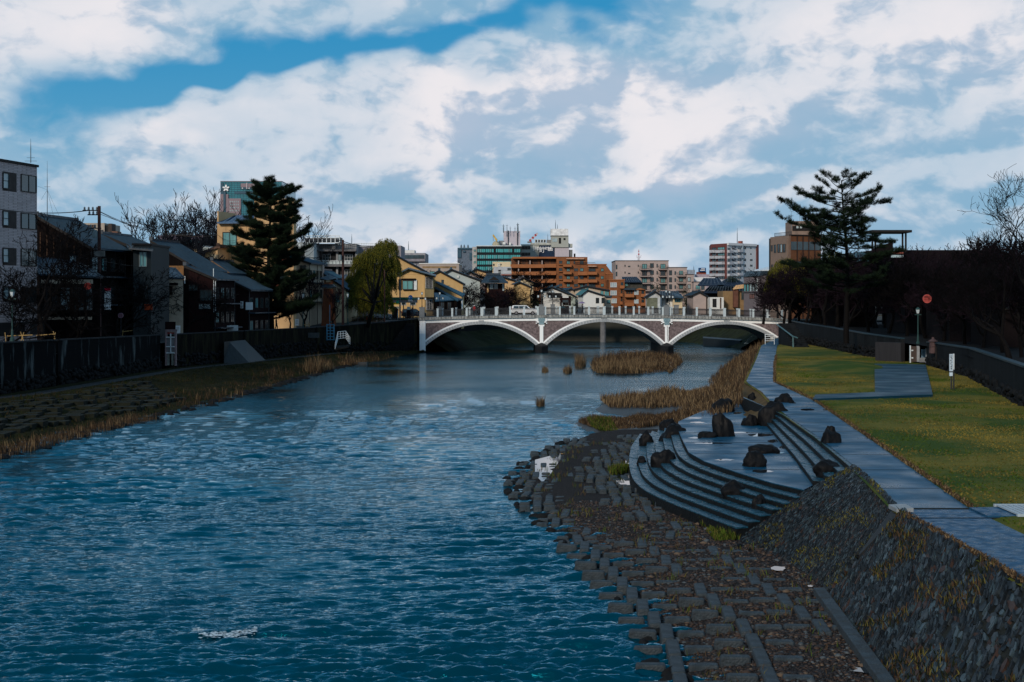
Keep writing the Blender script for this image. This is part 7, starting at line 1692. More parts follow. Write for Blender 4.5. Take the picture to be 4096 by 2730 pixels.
# 26 beige flats
f=bld('apartment_block','beige concrete flats with dark railed balconies stepping down to the right',(2462,420),(2674,420),1045,4.8,16,pinkb,parapet=mat('cap_dark',(.07,.06,.06),.6))
for x,y in ((2498,1060),(2498,1087),(2551,1060),(2551,1087),(2551,1115)): f.win(x,x+4,y,y+8,nx=1)
for x,y in ((2512,1064),(2512,1092)): f.win(x,x+9,y,y+5,nx=1)
for x,y in ((2463,1060),(2463,1088)): f.win(x,x+6,y,y+18,nx=1)
for i,y0 in enumerate((1065,1093,1121,1150)):
    for x in (2558,2632): f.win(x+10,x+30,y0-8,y0+12,g=glass if i%2 else glasst,nx=2,fw=.12); f.rail('balcony_railing',x,x+42,y0,y0+12,1.4,mat('rail_brown2',(.05,.035,.035),.6),12,ret=1); f.box('balcony_slab',x,x+42,y0+12,y0+15,0,1.5,pinkb)
    f.win(2600,2615,y0-11,y0+7,nx=2,fw=.12); f.win(2626,2631,y0-8,y0+6,nx=1)
for x0,x1,yt,n,Yq,lb in ((2674,2748,1072,3,415,'second step of the beige flats'),(2748,2775,1100,2,412,'third step of the beige flats'),(2775,2824,1130,2,408,'lowest right end of the beige flats')):
    fd=bld('apartment_block',lb,(x0,Yq),(x1,Yq),yt,4.8,14,pinkb,parapet=mat('cap_dark',(.07,.06,.06),.6))
    for i in range(n):
        y0=1150-28*(n-1-i)+(0 if n>2 else 0)
        if x0==2674: fd.win(2676,2688,y0-12,y0+8,nx=2,fw=.12); fd.win(2698,2704,y0-8,y0+6,nx=1); fd.win(2716,2732,y0-10,y0+6,g=glasst,nx=2,fw=.12); fd.rail('balcony_railing',2706,2748,y0-2,y0+10,1.4,mat('rail_brown2',(.05,.035,.035),.6),12,ret=1); fd.box('balcony_slab',2706,2748,y0+10,y0+13,0,1.5,pinkb)
        if x0==2748: fd.win(2750,2763,y0-12,y0+6,nx=2,fw=.12,g=glassp)
        if x0==2775 and i: fd.win(2783,2800,y0-8,y0+8,g=glasst,nx=2); fd.rail('balcony_railing',2776,2800,y0+2,y0+12,1.3,mat('rail_brown2',(.05,.035,.035),.6),8); fd.win(2804,2818,y0-8,y0+10,nx=2)
t=thing('radio_mast','distant red and white radio mast behind the beige flats','mast',tuple(P(2555,1045,700))); mb=MB()
for i in range(8): mb.m=i%2 if i>2 else 1; mb.tube(P(2555,1045-i*6,700),P(2555,1039-i*6,700),.75-.07*i,.75-.07*(i+1),4)
mb.tube(P(2548,1031,700),P(2562,1031,700),.25,n=4); mb.tube(P(2548,1031,700),P(2547,1022,700),.2,n=4); mb.tube(P(2562,1031,700),P(2564,1022,700),.2,n=4)
mb.build('lattice',[mat('crane_red',(.35,.05,.06),.6),mat('crane_white',(.5,.5,.55),.6)],t)
# 27 white high rise
wht=mat('white_panel',(.60,.61,.62),.65,var=.05); mar=mat('maroon_brick',(.13,.045,.042),.75,var=.15); whs=mat('grey_white_panel',(.40,.41,.44),.7)
f=bld('high_rise','white and maroon ten storey apartment tower on the right of the skyline',(2843,470),(2908,462),978,4.8,16,mar,k=.1)
g=bld('high_rise_side','white end of the maroon and white apartment tower',(2908,462),(3031,474),978,4.8,16,wht,k=.1); 
for o in list(g.t.children): o.parent=f.t; o.location=Vector((0,0,0)); off=g.t.location-f.t.location; o.location=off
gt=g.t; g.t=f.t; g.side.t=f.t; bpy.data.objects.remove(gt)
g.box('maroon_edge',3024,3032,980,1128,0,.3,mar); g.box('white_fascia',2909,3022,975,984,0,.5,wht)
for i in range(7):
    y0=988+i*23.5
    f.win(2848,2866,y0+3,y0+12,g=glass,nx=2,fw=.12); f.win(2871,2899,y0+1,y0+12,g=glasst if i<2 else glass,nx=3,fw=.12)
    f.balc(2847,2866.5,y0+13,y0+24,whs,.9); f.balc(2871,2899,y0+13,y0+24,whs,.9)
    g.box('opening',2910,2922,y0+4,y0+14,0,.03,glass); g.balc(2908.5,2925,y0+14,y0+24,whs,.9); g.box('opening',2927,2945,y0+(0 if i else -2),y0+12,0,.03,mat('dim_recess',(.14,.15,.17),.7)); g.balc(2926.5,2946,y0+13,y0+23,wht,.5)
    u0,u1,z0,z1=g.rect(2928,2944,y0+2,y0+11); mb=MB(); mb.tube(g.pt(u0,z1,.3),g.pt(u1,z0,.3),.12,n=4); mb.build('stair_flight',whs,f.t)
    g.box('opening',2950,2964,y0+2,y0+11,0,.03,glass); g.balc(2949,2965,y0+11,y0+21,whs,.8)
    if i<6: g.win(2972,2983,y0,y0+9,nx=1,fw=.15)
    if i in(0,1): g.win(3001,3005,y0+3,y0+8,nx=1)
    if i in (3,4): g.win(3000,3009,y0-22+23,y0+8,nx=1) 
    if i==2: g.win(3000,3009,y0+2,y0+9,nx=1)
g.box('drain_pipe',2966,2968,975,1126,.3,.5,mat('pipe_blue',(.28,.36,.42),.5)); g.box('roof_stack',2963,2969,965,977,-1,.2,redb)
antenna('tall lightning rod on the white high rise',2949,912,977,470,(),.1)
# 28 sign box far and misc
f=bld('pink_block','small pink roof block with a blue illuminated name box',(2795,600),(2825,600),1088,4.8,8,redb); pbox(2797,2824,1072,1088,599,3).build('sign_box',mat('sign_deep_blue',(.01,.06,.16),.5),f.t); textobj('sign_text','HOTEL',2810,1083,598.9,1.3,mat('sign_white',(.75,.77,.78),.5),f.t,.1) if 0 else None
mb=MB(); a=P(2801,1083,598.9)
for i in range(6): q=P(2801+i*3.2,1084,598.8); mb.box(q.x,q.x+.22,598.7,598.95,q.z,q.z+.35)
for i in range(3): q=P(2805+i*5,1078,598.8); mb.box(q.x,q.x+.4,598.7,598.95,q.z,q.z+.3)
mb.build('lettering',mat('sign_white',(.75,.77,.78),.5),f.t)
f=bld('grey_block','small grey roof block left of the pink one',(2753,580),(2780,580),1080,4.8,8,mat('blue_grey_pale',(.22,.26,.31),.8)); antenna('aerial on the small grey roof block',2775,1064,1080,580,(),.1)
f=bld('far_hall','low pale mauve far building behind the temple roofs',(2780,590),(2845,590),1098,4.8,8,mat('mauve_pale',(.30,.26,.30),.8))
pbox(2745,2860,1110,1140,420,8).build('annex',wht,f.t)
# 30 mansard grey
mg=mat('mauve_grey_plaster',(.125,.11,.12),.8,var=.1)
f=bld('mansard_building','dark mauve grey two storey building with a slate mansard roof, right of the high rise',(2975,264),(3038,260),1105,4.8,8,mg,k=.3)
fs2=fbox(3038.5,3080,1104,1260,260,261,mg,'side_wall',f.t,.4); pbox(3040,3080,1104,1260,261.5,6).build('rear_wall',mg,f.t)
mb=MB(); roofslab(mb,[P(2985,1086,266),P(3044,1084,262.5),P(3038,1103,259.6),P(2975,1106,263.6)],.1,.6); roofslab(mb,[P(3044,1084,262.5),P(3080,1084,265),P(3080,1103,263.6),P(3038,1103,259.6)],.1,.6); mb.build('mansard_roof',mat('slate_mansard',(.035,.05,.06),.4,var=.7,vs=2),f.t)
for i in range(5): f.win(2976+i*11.5,2985+i*11.5,1137,1167,g=glassp if i>1 else glasst,fm=metald,nx=1)
f.box('sill',2973,3036,1167,1170,0,.3,mg)
for i in range(3): f.win(2999+i*7,3004+i*7,1177,1196,g=mat('pink_curtain',(.3,.15,.14),.6),nx=1)
f.box('upper_cornice',2975,3038,1131,1134,0,.2,mg); f.box('drainpipe',3031,3033,1115,1165,.05,.2,metalw)
sg=fs2.box('round_sign',3051,3057,1144,1151,0,.1,palew)
f=bld('sheet_roof_house','building with a low white sheet roof behind the mansard building',(3008,290),(3082,290),1086,4.8,8,whitew); mb=MB(); mb.slab([P(3020,1080,300),P(3082,1066,300),P(3082,1078,288),P(3008,1085,288)],.3); mb.build('roof',mat('white_sheet',(.5,.55,.58),.4),f.t)
# 31 brown corner building
bl=mat('beige_brown_plaster',(.20,.145,.115),.8,var=.1); pn=mat('brown_panel',(.105,.045,.022),.7,var=.15)
f=bld('corner_building','brown corner building with a dark panelled bay and roof railing left of the tall pine',(3081,256),(3163,248),950,4.6,9,bl,k=.25)
g2=fbox(3163.5,3284,943,1290,248,250,pn,'panelled_wall',f.t,.4); pbox(3166,3284,944,1290,250.6,7).build('rear_wall',bl,f.t)
for x in (3186,3209,3232,3256): g2.box('mullion',x,x+3,943,1290,0,.15,mat('panel_mullion',(.035,.02,.015),.7))
for y0,y1 in ((968,1001),(1047,1068),(1110,1140)): g2.box('window_band',3164,3282,y0,y1,.0,.1,glass)
g2.box('roof_cornice',3163,3285,940,944,-.5,.2,trim)
for x in (3097,3111,3122,3133,3144): f.win(x,x+(8 if x!=3144 else 5),977+(0 if x>3097 else 3),1012-(x-3097)*.05,g=glass if x%2 else glassp,nx=1,fw=.06)
for x in (3086,3098): f.win(x,x+7,1059,1090,g=glass,nx=1)
f.win(3085,3091,982,1006,nx=1); f.box('drainpipe',3150,3153,952,1035,.05,.25,bl); f.box('drainpipe',3078,3082,955,1130,-.2,.1,metald)
f.rail('roof_railing',3094,3162,931,944,-.2,metald,14)
pbox(3167,3272,885,944,257,6).build('penthouse',bl,f.t); pbox(3170,3272,905,924,256.9,.2).build('penthouse_opening',trim,f.t)
for x in (3186,3200): pbox(x,x+8,905,914,256.7,.2).build('ac_unit',palew,f.t)
antenna('television aerial on the brown corner building',3166,842,915,254,((848,8),(862,7),(864,9)),.035)
for i,x in enumerate((3199,3205,3214,3220,3230,3235)): antenna('thin rod aerial, number of a row above the brown penthouse' if 0 else ['leftmost','second','third','fourth','fifth','rightmost'][i]+' of six thin rods above the brown penthouse',x,829,888,259,(),.02)
# 32 long brown wall building with pergola
bw=mat('brown_black_siding',(.006,.0042,.0048),.85,spec=.1,var=.2,scale=(4,4,.3),vs=2)
f=bld('long_brown_building','long dark brown building behind the trees with a roof terrace pergola',(3617,200),(3990,200),1001,4.5,12,bw)
pbox(3490,3622,1002,1200,200,10).build('terrace_block',bw,f.t)
mb=MB(); a=P(3480,935,197); b=P(3640,922,197); zt_=b.z; mb.box(a.x,b.x,196,201,zt_-.32,zt_); mb.build('pergola_roof',trim,f.t)
for x in (3490,3502,3611,3624): q=P(x,1010,197); mb=MB(); mb.box(q.x-.1,q.x+.1,197,197.2,q.z,zt_-.33); mb.build('pergola_post',trim,f.t)
mb=MB(); q=[P(3500,985,199),P(3570,967,196)]; mb.hexa([P(3490,1030,197),P(3572,1020,197),P(3572,1020,197.2),P(3490,1030,197.2),P(3490,995,197),P(3572,967,197),P(3572,967,197.2),P(3490,995,197.2)]); mb.build('terrace_screen',bw,f.t)
pbox(3565,3615,1010,1015,196.5,.6).build('terrace_ledge',redb,f.t); pbox(3565,3614,1021,1031,196.3,.2).build('terrace_window',glassp,f.t)
mb=MB(); p=P(3913,1000,150); mb.tube(P(3913,1000,148),P(3913,951,148),.12,.1); tag(mb.build('chimney_pipe',trim),'black pipe on the end of the long brown building','pipe')
f=bld('teal_roof_house','house with a dim teal roof under the tall pine',(3350,200),(3490,195),1050,4.5,8,darkw,cat='house'); mb=MB(); roofslab(mb,[P(3380,1015,206),P(3480,1005,206),P(3490,1040,196),P(3360,1050,200)],.15,.4); mb.build('roof',mat('dim_teal_roof',(.015,.05,.06),.5),f.t)
t=thing('steel_stair','dark steel stair and railing frame between the corner building and the pine','stair',tuple(P(3310,1190,196))); mb=MB()
for x in (3293,3320,3328): mb.tube(P(x,1190,196),P(x,990,196),.06,n=5)
for y_ in (1000,1042,1060,1084): mb.tube(P(3290,y_,196),P(3332,y_,196),.06,n=5)
mb.build('frame',metald,t)
# dark backdrop houses on the right street, seen only through the thicket
for i,(x0,x1,y,Y,lb) in enumerate(((3290,3500,1080,217,'dark low house behind the thicket under the tall pine'),(3620,3800,1110,165,'dim house front behind the trees above the wall opening'),(3800,4000,1130,140,'dim house behind the trees at the right, left part'),(4000,4300,1130,126,'dim house behind the trees at the right border'))):
    fz=bld('dark_house',lb,(x0,Y),(x1,Y-4),y,3.6,8,bw,cat='house')
    for j in range(4):
        x=x0+20+(x1-x0-60)*j/4; fz.win(x,x+26,y+60,y+110,g=glass,nx=2)
# ================= street things
def pole(label,px,Y,py0,py1,r0,arms=(),m=None,name='utility_pole'):
    t=thing(name,label,'utility pole',(XP(px,Y),Y,ZP(py1,Y))); mb=MB(); x=XP(px,Y); mb.tube((x,Y,ZP(py1,Y)),(x,Y,ZP(py0,Y)),r0,r0*.72,10); mb.build('pole',m or mat('rust_brown_pole',(.045,.022,.02),.7,var=.4,vs=2),t)
    for (py,a,b) in arms:
        mb=MB(); mb.tube(P(a,py,Y),P(b,py,Y),.05,n=5); mb.build('crossarm',metald,t)
        mb=MB()
        n=max(2,int(abs(b-a)/15))
        for i in range(n): x_=a+(b-a)*(i+.5)/n; q=P(x_,py,Y); mb.lathe((q.x,Y,q.z),[(.07,0),(.12,.08),(.06,.15),(.11,.22),(.03,.34)],8)
        mb.build('insulators',mat('insulator',(.12,.14,.15),.35),t)
    return t
t=pole('tall brown utility pole with transformer before the tiled townhouse',397,137,825,1345,.19,((843,330,396),(860,350,396),(914,355,405)))
mb=MB(); q=P(378,952,136.7); mb.tube((q.x,136.7,q.z),(q.x,136.7,q.z+.7),.23,n=12); mb.build('transformer',mat('transformer_grey',(.14,.18,.19),.5),t)
mb=MB(); q=P(400,1027,136.6); mb.box(q.x-.5,q.x+.45,136.4,136.6,q.z,q.z+.5); mb.build('cable_box',mat('box_grey',(.10,.10,.095),.6),t)
t=pole('brown utility pole with a transformer between watch tower and willow',1372,214,960,1330,.2,((962,1345,1370),(982,1350,1368)))
mb=MB(); q=P(1360,1043,213.5); mb.tube((q.x,213.5,q.z),(q.x,213.5,q.z+.8),.24,n=12); mb.build('transformer',mat('transformer_grey',(.14,.18,.19),.5),t)
t=pole('slim grey guyed pole in front of the ochre corner house',1600,232,1068,1300,.13,(),mat('grey_pole',(.08,.10,.11),.6)); mb=MB()
for x in (1565,1585): mb.tube(P(1545,1100,250),P(x+5,1190,236),.02,n=3)
mb.build('guy_wires',metald,t)
t=pole('dark pole standing inside the willow on the left bank',1538,222,1080,1310,.12,())
def wire(label,pts,r=.025,sag=.0,name='power_line'):
    mb=MB(); 
    for (a,b) in zip(pts,pts[1:]):
        A=P(*a);B=P(*b); n=12; pr=A
        for i in range(1,n+1): u=i/n; q=A.lerp(B,u)-Vector((0,0,sag*4*u*(1-u))); mb.tube(pr,q,r,n=4,cap=False); pr=q
    tag(mb.build(name,metald),label,'cable')
wire('black cable from the tiled block to the tall brown pole',[(0,838,118),(345,844,137)],.05,.25)
wire('thin cable from the tall brown pole towards the cream building, upper',[(402,848,137),(790,932,200)],.025,.9)
wire('thin cable from the tall brown pole towards the cream building, middle',[(402,850,137),(790,934,200)],.022,1.0)
wire('thin cable from the tall brown pole towards the cream building, lower',[(402,858,137),(870,940,209.5),(985,936,209.5)],.025,.9)
wire('cable bundle from the pole by the watch tower into the willow',[(1345,962,214),(1372,966,214),(1500,986,228)],.05,.25)
wire('second cable from the pole by the watch tower',[(1372,972,214),(1500,985,229)],.04,.4)
wire('thin service wire crossing the dark houses on the left',[(240,1000,135),(395,1040,137),(600,1064,155)],.015,.2)
# green street lamps on the left bank
def greenlamp(label,px,Y,pyt,pyb,group='green lamps along the left bank street'):
    x=XP(px,Y); z0=ZP(pyb,Y); z1=ZP(pyt,Y); t=thing('street_lamp',label,'street lamp',(x,Y,z0),group); h=z1-z0
    mb=MB(); mb.lathe((x,Y,z0),[(.17,0),(.17,.3),(.11,.4),(.09,.9),(.06,1.0),(.045,h*.8)],10); mb.box(x-.28,x+.28,Y-.03,Y+.03,z0+h*.78,z0+h*.80); mb.build('pole',metalg,t)
    mb=MB(); mb.lathe((x,Y,z0+h*.82),[(.10,0),(.19,h*.1)],6); mb.build('lantern',lant,t); mb=MB(); mb.lathe((x,Y,z0+h*.82+h*.1),[(.24,0),(.14,.12),(.03,.2)],6); mb.build('lamp_cap',metalg,t); return t
greenlamp('green street lamp at the far left in front of the tiled block',49,113.5,1150,1372)
greenlamp('green street lamp before the maroon plank house',902,174,1150,1330)
greenlamp('green street lamp right of the big pine',1212,204,1165,1318)
greenlamp('green street lamp between brown pole and willow',1391,217,1165,1300)
greenlamp('green street lamp right of the willow',1548,230,1190,1290)
greenlamp('tall dark lamp post above the wall opening on the right bank',3672,133,1226,1385,None)
# round red signs and banners
def disc(name,label,px,py,r,Y,m,cat,post=None):
    p=P(px,py,Y); t=thing(name,label,cat,tuple(p)); mb=MB(); mb.tube((p.x,Y,p.z),(p.x,Y+.12,p.z),r,n=24); mb.build('disc',m,t)
    mb=MB()
    for i in range(4): z=p.z-r*.55+i*r*.36; w=r*math.sqrt(max(.1,1-((z-p.z)/r)**2))*.75; mb.box(p.x-w,p.x-w*.15,Y-.02,Y,z,z+r*.12); mb.box(p.x+w*.05,p.x+w,Y-.02,Y,z,z+r*.12)
    mb.build('lettering',mat('sign_dark_red',(.06,.01,.01),.6),t)
    if post: mb=MB(); mb.tube((p.x,Y+.15,post),(p.x,Y+.15,p.z),.04); mb.build('post',metald,t)
    return t
disc('round_sign','round dark red shop sign among the branches of the tiled house',351,1145,.3,133,mat('sign_red',(.30,.03,.025),.5),'sign')
disc('lantern_sign','round salmon red sign glowing dull in the dark trees on the right bank',3709,1196,.32,112,mat('salmon_red',(.34,.06,.05),.6),'sign')
t=sign('banner_sign','vertical white banner with a red head on the dark house front',418,443,1153,1240,141,mat('sign_white',(.75,.77,.78),.5),[(.35,.6,.1,.14),(.3,.5,.3,.34),(.4,.7,.5,.53),(.35,.55,.62,.66)],trim)
pbox(418,443,1153,1163,140.94,.04).build('red_head',mat('sign_bright_red',(.5,.015,.04),.5),t)
sign('banner_sign','small orange red banner left of the cream walled lower house',578,610,1217,1241,149,mat('orange_red',(.42,.06,.02),.6),None,trim)
disc('traffic_mirror','pink rimmed round traffic mirror half hidden in the dark branches',482,1263,.24,140,mat('mirror_pink',(.20,.12,.16),.3),'mirror',3.7)
sign('notice_board','white notice board leaning behind the wall right of the pink gate',702,721,1303,1337,157,mat('sign_white',(.75,.77,.78),.5),[(.2,.8,.75,.78),(.2,.8,.6,.63),(.2,.7,.45,.48)],lt)
sign('white_box','white leaning panels behind the river wall before the pine',908,952,1302,1326,173,mat('pale_sheet',(.45,.5,.52),.6),None,trim)
sign('round_board','oval white board behind the wall right of the pine trunk',1181,1195,1277,1303,199,mat('sign_white',(.75,.77,.78),.5),[(.2,.8,.7,.75),(.2,.8,.5,.55),(.2,.8,.3,.35)],lt)
disc('traffic_cone','small red cone under the willow',1467,1271,.25,225,mat('cone_red',(.6,.03,.02),.5),'traffic cone') if 0 else None
t=thing('traffic_cone','small red traffic cone under the willow','traffic cone',tuple(P(1467,1280,225))); mb=MB(); c=P(1467,1280,225); mb.lathe(tuple(c),[(.16,0),(.14,.05),(.1,.06),(.02,.6)],10); mb.build('cone',mat('cone_red',(.6,.03,.02),.5),t); mb=MB(); mb.box(c.x-.2,c.x+.2,224.8,225.2,c.z-.03,c.z); mb.build('base',trim,t)
# bamboo supports on the left
def bamboo(label,pts,legs,Y):
    t=thing('bamboo_support',label,'bamboo support',tuple(P(pts[0][0],1372,Y)),'bamboo tree supports on the left bank'); mb=MB()
    for a,b in zip(pts,pts[1:]): mb.tube(P(a[0],a[1],Y),P(b[0],b[1],Y),.035,n=6)
    for (a,b) in legs: mb.tube(P(*a,Y),P(*b,Y),.03,n=6)
    mb.build('bamboo_poles',mat('bamboo',(.30,.20,.08),.6,var=.3),t)
bamboo('crossed bamboo tree support behind the wall at the far left',[(28,1345),(130,1341)],[((82,1328),(96,1370)),((96,1330),(82,1370)),((20,1330),(24,1372))],114)
bamboo('crossed bamboo tree support under the second cherry tree',[(145,1343),(222,1337)],[((213,1325),(222,1362)),((222,1330),(216,1362))],121)
bamboo('bamboo rail behind the wall beside the mirror',[(490,1328),(530,1323)],[((492,1320),(490,1345))],141)
bamboo('crossed bamboo support behind the wall right of the pine trunk',[(1215,1300),(1240,1298)],[((1232,1290),(1240,1312)),((1240,1290),(1233,1312)),((1222,1290),(1222,1310))],203)
# pink sluice gate tower
Y=148.6; t=thing('sluice_gate','tall pinkish steel sluice gate frame set against the left river wall','sluice gate',tuple(P(682,1465,Y))); pk=mat('pinkish_paint',(.20,.145,.15),.6,var=.3,vs=3)
fg=Fac(Vector((XP(658,Y),Y,0)),Vector((XP(706,Y),Y,0)),t)
for a,b in ((660,666),(698,704)): fg.box('upright',a,b,1320,1464,-.4,0,pk)
fg.box('crossbeam',660,704,1319,1328,-.4,.02,pk); fg.box('hoist_frame',658,700,1288,1319,-.3,-.25,brownr); fg.box('red_label',668,696,1330,1337,-.2,-.1,mat('label_red',(.2,.03,.03),.6))
fg.box('gate_panel',666,698,1350,1412,-.2,-.12,mat('gate_plate',(.16,.16,.17),.6,var=.4,vs=3))
for y_ in (1350,1388,1413): fg.box('girder',664,699,y_-2,y_+1.5,-.12,.05,metalw)
fg.box('stem',681,684,1335,1412,-.12,.05,metalw); 
for a in (668,685): fg.box('lower_rail',a,a+8,1418,1462,-.2,-.1,mat('pale_stained',(.20,.21,.19),.7,var=.5,vs=2,scale=(1,1,.3)))
# blue sluice gate with white railing
Y=199.5; t=thing('sluice_gate','small blue ladder like sluice gate at the river wall left of the willow','sluice gate',tuple(P(1322,1365,Y))); bl_=mat('sluice_blue',(.05,.19,.30),.5,var=.2)
fg=Fac(Vector((XP(1305,Y),Y,0)),Vector((XP(1338,Y),Y,0)),t)
for a,b in ((1306,1309.5),(1319,1322),(1334,1337.5)): fg.box('upright',a,b,1297,1362,-.15,.02,bl_)
for y_ in (1298,1311,1322,1334,1346,1358): fg.box('rung',1306,1337,y_,y_+3,-.12,0,bl_)
mb=MB(); mb.tube(P(1319,1298,Y),P(1319,1220,Y),.04); mb.build('stem',bl_,t); mb=MB(); q=P(1322,1292,Y); mb.lathe(tuple(q),[(.12,0),(.17,.1),(.1,.2)],8); mb.build('hand_wheel',metalg,t)
t=thing('railing','white pipe railing around the landing beside the blue sluice gate','railing',tuple(P(1365,1400,197))); mb=MB()
P0=[P(1340,1398,196.4),P(1352,1356,197.5),P(1383,1352,198.5),P(1400,1378,198)]; up=Vector((0,0,1.1))
tops=[P(1341,1373,196.4),P(1352,1328,197.5),P(1383,1325,198.5),P(1400,1352,198)]
for i in range(3):
    for u in (0,.33,.66,1): a=P0[i].lerp(P0[i+1],u);b=tops[i].lerp(tops[i+1],u); mb.tube(a,b,.03,n=5)
    for u in (0,.33,.66,1): mb.tube(P0[i].lerp(tops[i],u),P0[i+1].lerp(tops[i+1],u),.03,n=5)
mb.build('pipes',metalw,t)
mb=MB(); mb.hexa([P(1340,1402,196.3),P(1392,1392,196.3),P(1400,1385,199.5),P(1345,1390,199.5),P(1340,1396,196.3),P(1392,1386,196.3),P(1400,1379,199.5),P(1345,1384,199.5)]); mb.build('landing',stonedark,t)
sign('wall_plate','pale metal plate fixed on the river wall right of the pine',1233,1277,1332,1352,196,mat('plate_grey',(.05,.06,.065),.6),None,trim)
t=thing('stair_handrail','dark handrail of the wall stairs just left of the bridge','railing',tuple(P(1590,1380,226))); mb=MB()
for d in (0,6,12): mb.tube(P(1600+d,1290,227),P(1580+d,1368,224),.035,n=5)
mb.build('rails',mat('blue_grey_rail',(.09,.13,.16),.5),t)
mb=MB()
for i in range(14):
    z=4.4-i*.3; y=226-i*.35; x=interp(WALL,y)+.1; mb.box(x-.1,x+1.2,y-.4,y,z-3,z)
tag(mb.build('wall_stairs',stonedark),'dark concrete stairs down the river wall left of the bridge','stairs')
# outlets in the left bank slope
for (px,py,lb) in ((820,1478,'square concrete drain mouth in the left grass slope'),(1445,1452,'white foaming drain outlet in the left bank near the bridge')):
    q=G(px,py,.9 if px<1000 else .25); mb=MB(); mb.box(q.x-.9,q.x+.7,q.y-.6,q.y+.8,q.z-.7,q.z+.03); mb.box(q.x-.5,q.x+.5,q.y-.75,q.y-.61,q.z-.6,q.z-.1); tag(mb.build('drain_outlet',mat('damp_concrete',(.03,.034,.036),.6)),lb,'drain')
o=ripplefoam(1425,1450,12,10,60,5); tag(o,'white water spilling from the drain into the river near the bridge','foam')
# ---- right bank parapet walls
RTOP=[(60,4.3),(78,4.42),(108,4.42),(129,4.3),(149,4.55),(170,4.75),(205,5.0),(229,5.2)]
RBOT=[(20,2.3),(240,2.3)]
darkcon=mat('dark_parapet',(.010,.012,.014),.8,spec=.04,var=.5,vs=1.2,scale=(1,1,.25),bump=.4)
capw=mat('wet_coping',(.012,.030,.042),.4)
wallpanel('retaining_wall','dark stone footed parapet wall on the right bank, nearest the viewer',"retaining wall",[60,78.4,92,108,128.4],darkcon,RW,RTOP,RBOT,.35,capm=capw,side=-1,stone=(.75,7))
wallpanel('retaining_wall','dark parapet wall on the right bank beyond the opening, running to the bridge',"retaining wall",[136.5,149,170,190,205,226],darkcon,RW,RTOP,RBOT,.35,capm=capw,side=-1,stone=(1.0,6))
mb=MB(); p=P(3620,1440,134); mb.prism([(p.x-.2,134.5),(p.x-1.9,137),(p.x-1.6,137.3),(p.x+.2,134.8)],2.3,4.1); tag(mb.build('wing_wall',mat('plank_marked_concrete',(.022,.022,.025),.8,var=.3,vs=2,scale=(3,3,.2))),'board marked concrete wing wall left of the gate opening','retaining wall')
# gate and signs at the opening
t=thing('floodgate','dark wooden flood gate leaf with white hinges in the right wall opening','gate',tuple(P(3656,1452,131))); fg=Fac(Vector((XP(3640,131),131,0)),Vector((XP(3680,131),131,0)),t)
fg.box('leaf',3644,3668,1386,1448,-.15,0,mat('gate_wood',(.06,.045,.04),.8,var=.3,scale=(6,6,.4))); fg.box('frame_post',3640,3643,1383,1452,-.2,.05,metalw); fg.box('frame_post',3667,3678,1385,1448,-.2,.04,mat('pale_grey_post',(.24,.26,.28),.6)); fg.box('frame_post',3704,3709,1394,1462,-.2,.04,mat('pale_grey_post',(.24,.26,.28),.6))
for y_ in (1400,1430): fg.box('hinge',3645,3652,y_,y_+5,0,.1,metalw)
sign('notice_board','pale blue leaning notice board standing in the wall opening',3686,3704,1398,1432,134,mat('pale_blue_board',(.30,.48,.60),.5),[(.2,.8,.75,.8),(.2,.7,.6,.64),(.2,.8,.45,.49),(.2,.6,.3,.33)],metald,(3688,3702),zb=2.6)
sign('barrier_block','grey stacked boxes at the foot of the wall opening',3678,3702,1432,1450,128,mat('grey_box',(.16,.17,.18),.7),None,trim)
Y=93; t=sign('signboard','tall narrow white signboard with black characters on two posts in the right lawn',3798,3812,1417,1486,Y,mat('board_white_blue',(.42,.52,.60),.5),
 [(.25,.75,.88,.9),(.3,.6,.78,.83),(.45,.8,.70,.74),(.25,.55,.60,.66),(.3,.8,.52,.55),(.3,.45,.40,.47),(.5,.8,.34,.38),(.3,.7,.24,.29),(.35,.65,.12,.18)],trim,(3806,3816),zb=2.4)
pbox(3799,3811,1491,1505,92.9,.1).build('small_plate',mat('board_white_blue',(.42,.52,.60),.5),t); 
mb=MB(); 
for px in (3805,3815): mb.tube((XP(px,Y+.1),Y+.1,2.35),(XP(px,Y+.1),Y+.1,ZP(1416 if px>3810 else 1500,Y)),.045,n=8)
mb.build('post',metalw,t)
t=thing('park_lamp_base','pinkish stone lantern shaped post behind the right parapet','stone lantern',tuple(P(3732,1394,124))); q=P(3732,1394,124); mb=MB(); mb.lathe((q.x,124,q.z-.4),[(.3,0),(.3,.5),(.35,.55),(.28,.6),(.28,.9),(.42,.95),(.3,1.05),(.12,1.15),(.1,1.3)],8); mb.build('stone_body',mat('pinkish_stone',(.07,.045,.045),.8),t)
t=thing('picket_fence','row of short dark posts in front of tan earth behind the right parapet','fence',tuple(P(3760,1400,124))); mb=MB()
for i in range(7): q=P(3745+i*12,1406+i*2,123); mb.box(q.x-.06,q.x+.06,122.9,123.1,q.z-.7,q.z+.35)
mb.build('posts',trim,t)
mb=MB(); mb.slab([P(3745,1392,126)+Vector((0,0,.0)),P(3860,1412,118),P(3860,1400,130),P(3745,1378,138)],.2); 
o=struct('earth_patch',mb,mat('tan_earth',(.07,.045,.02),.9))
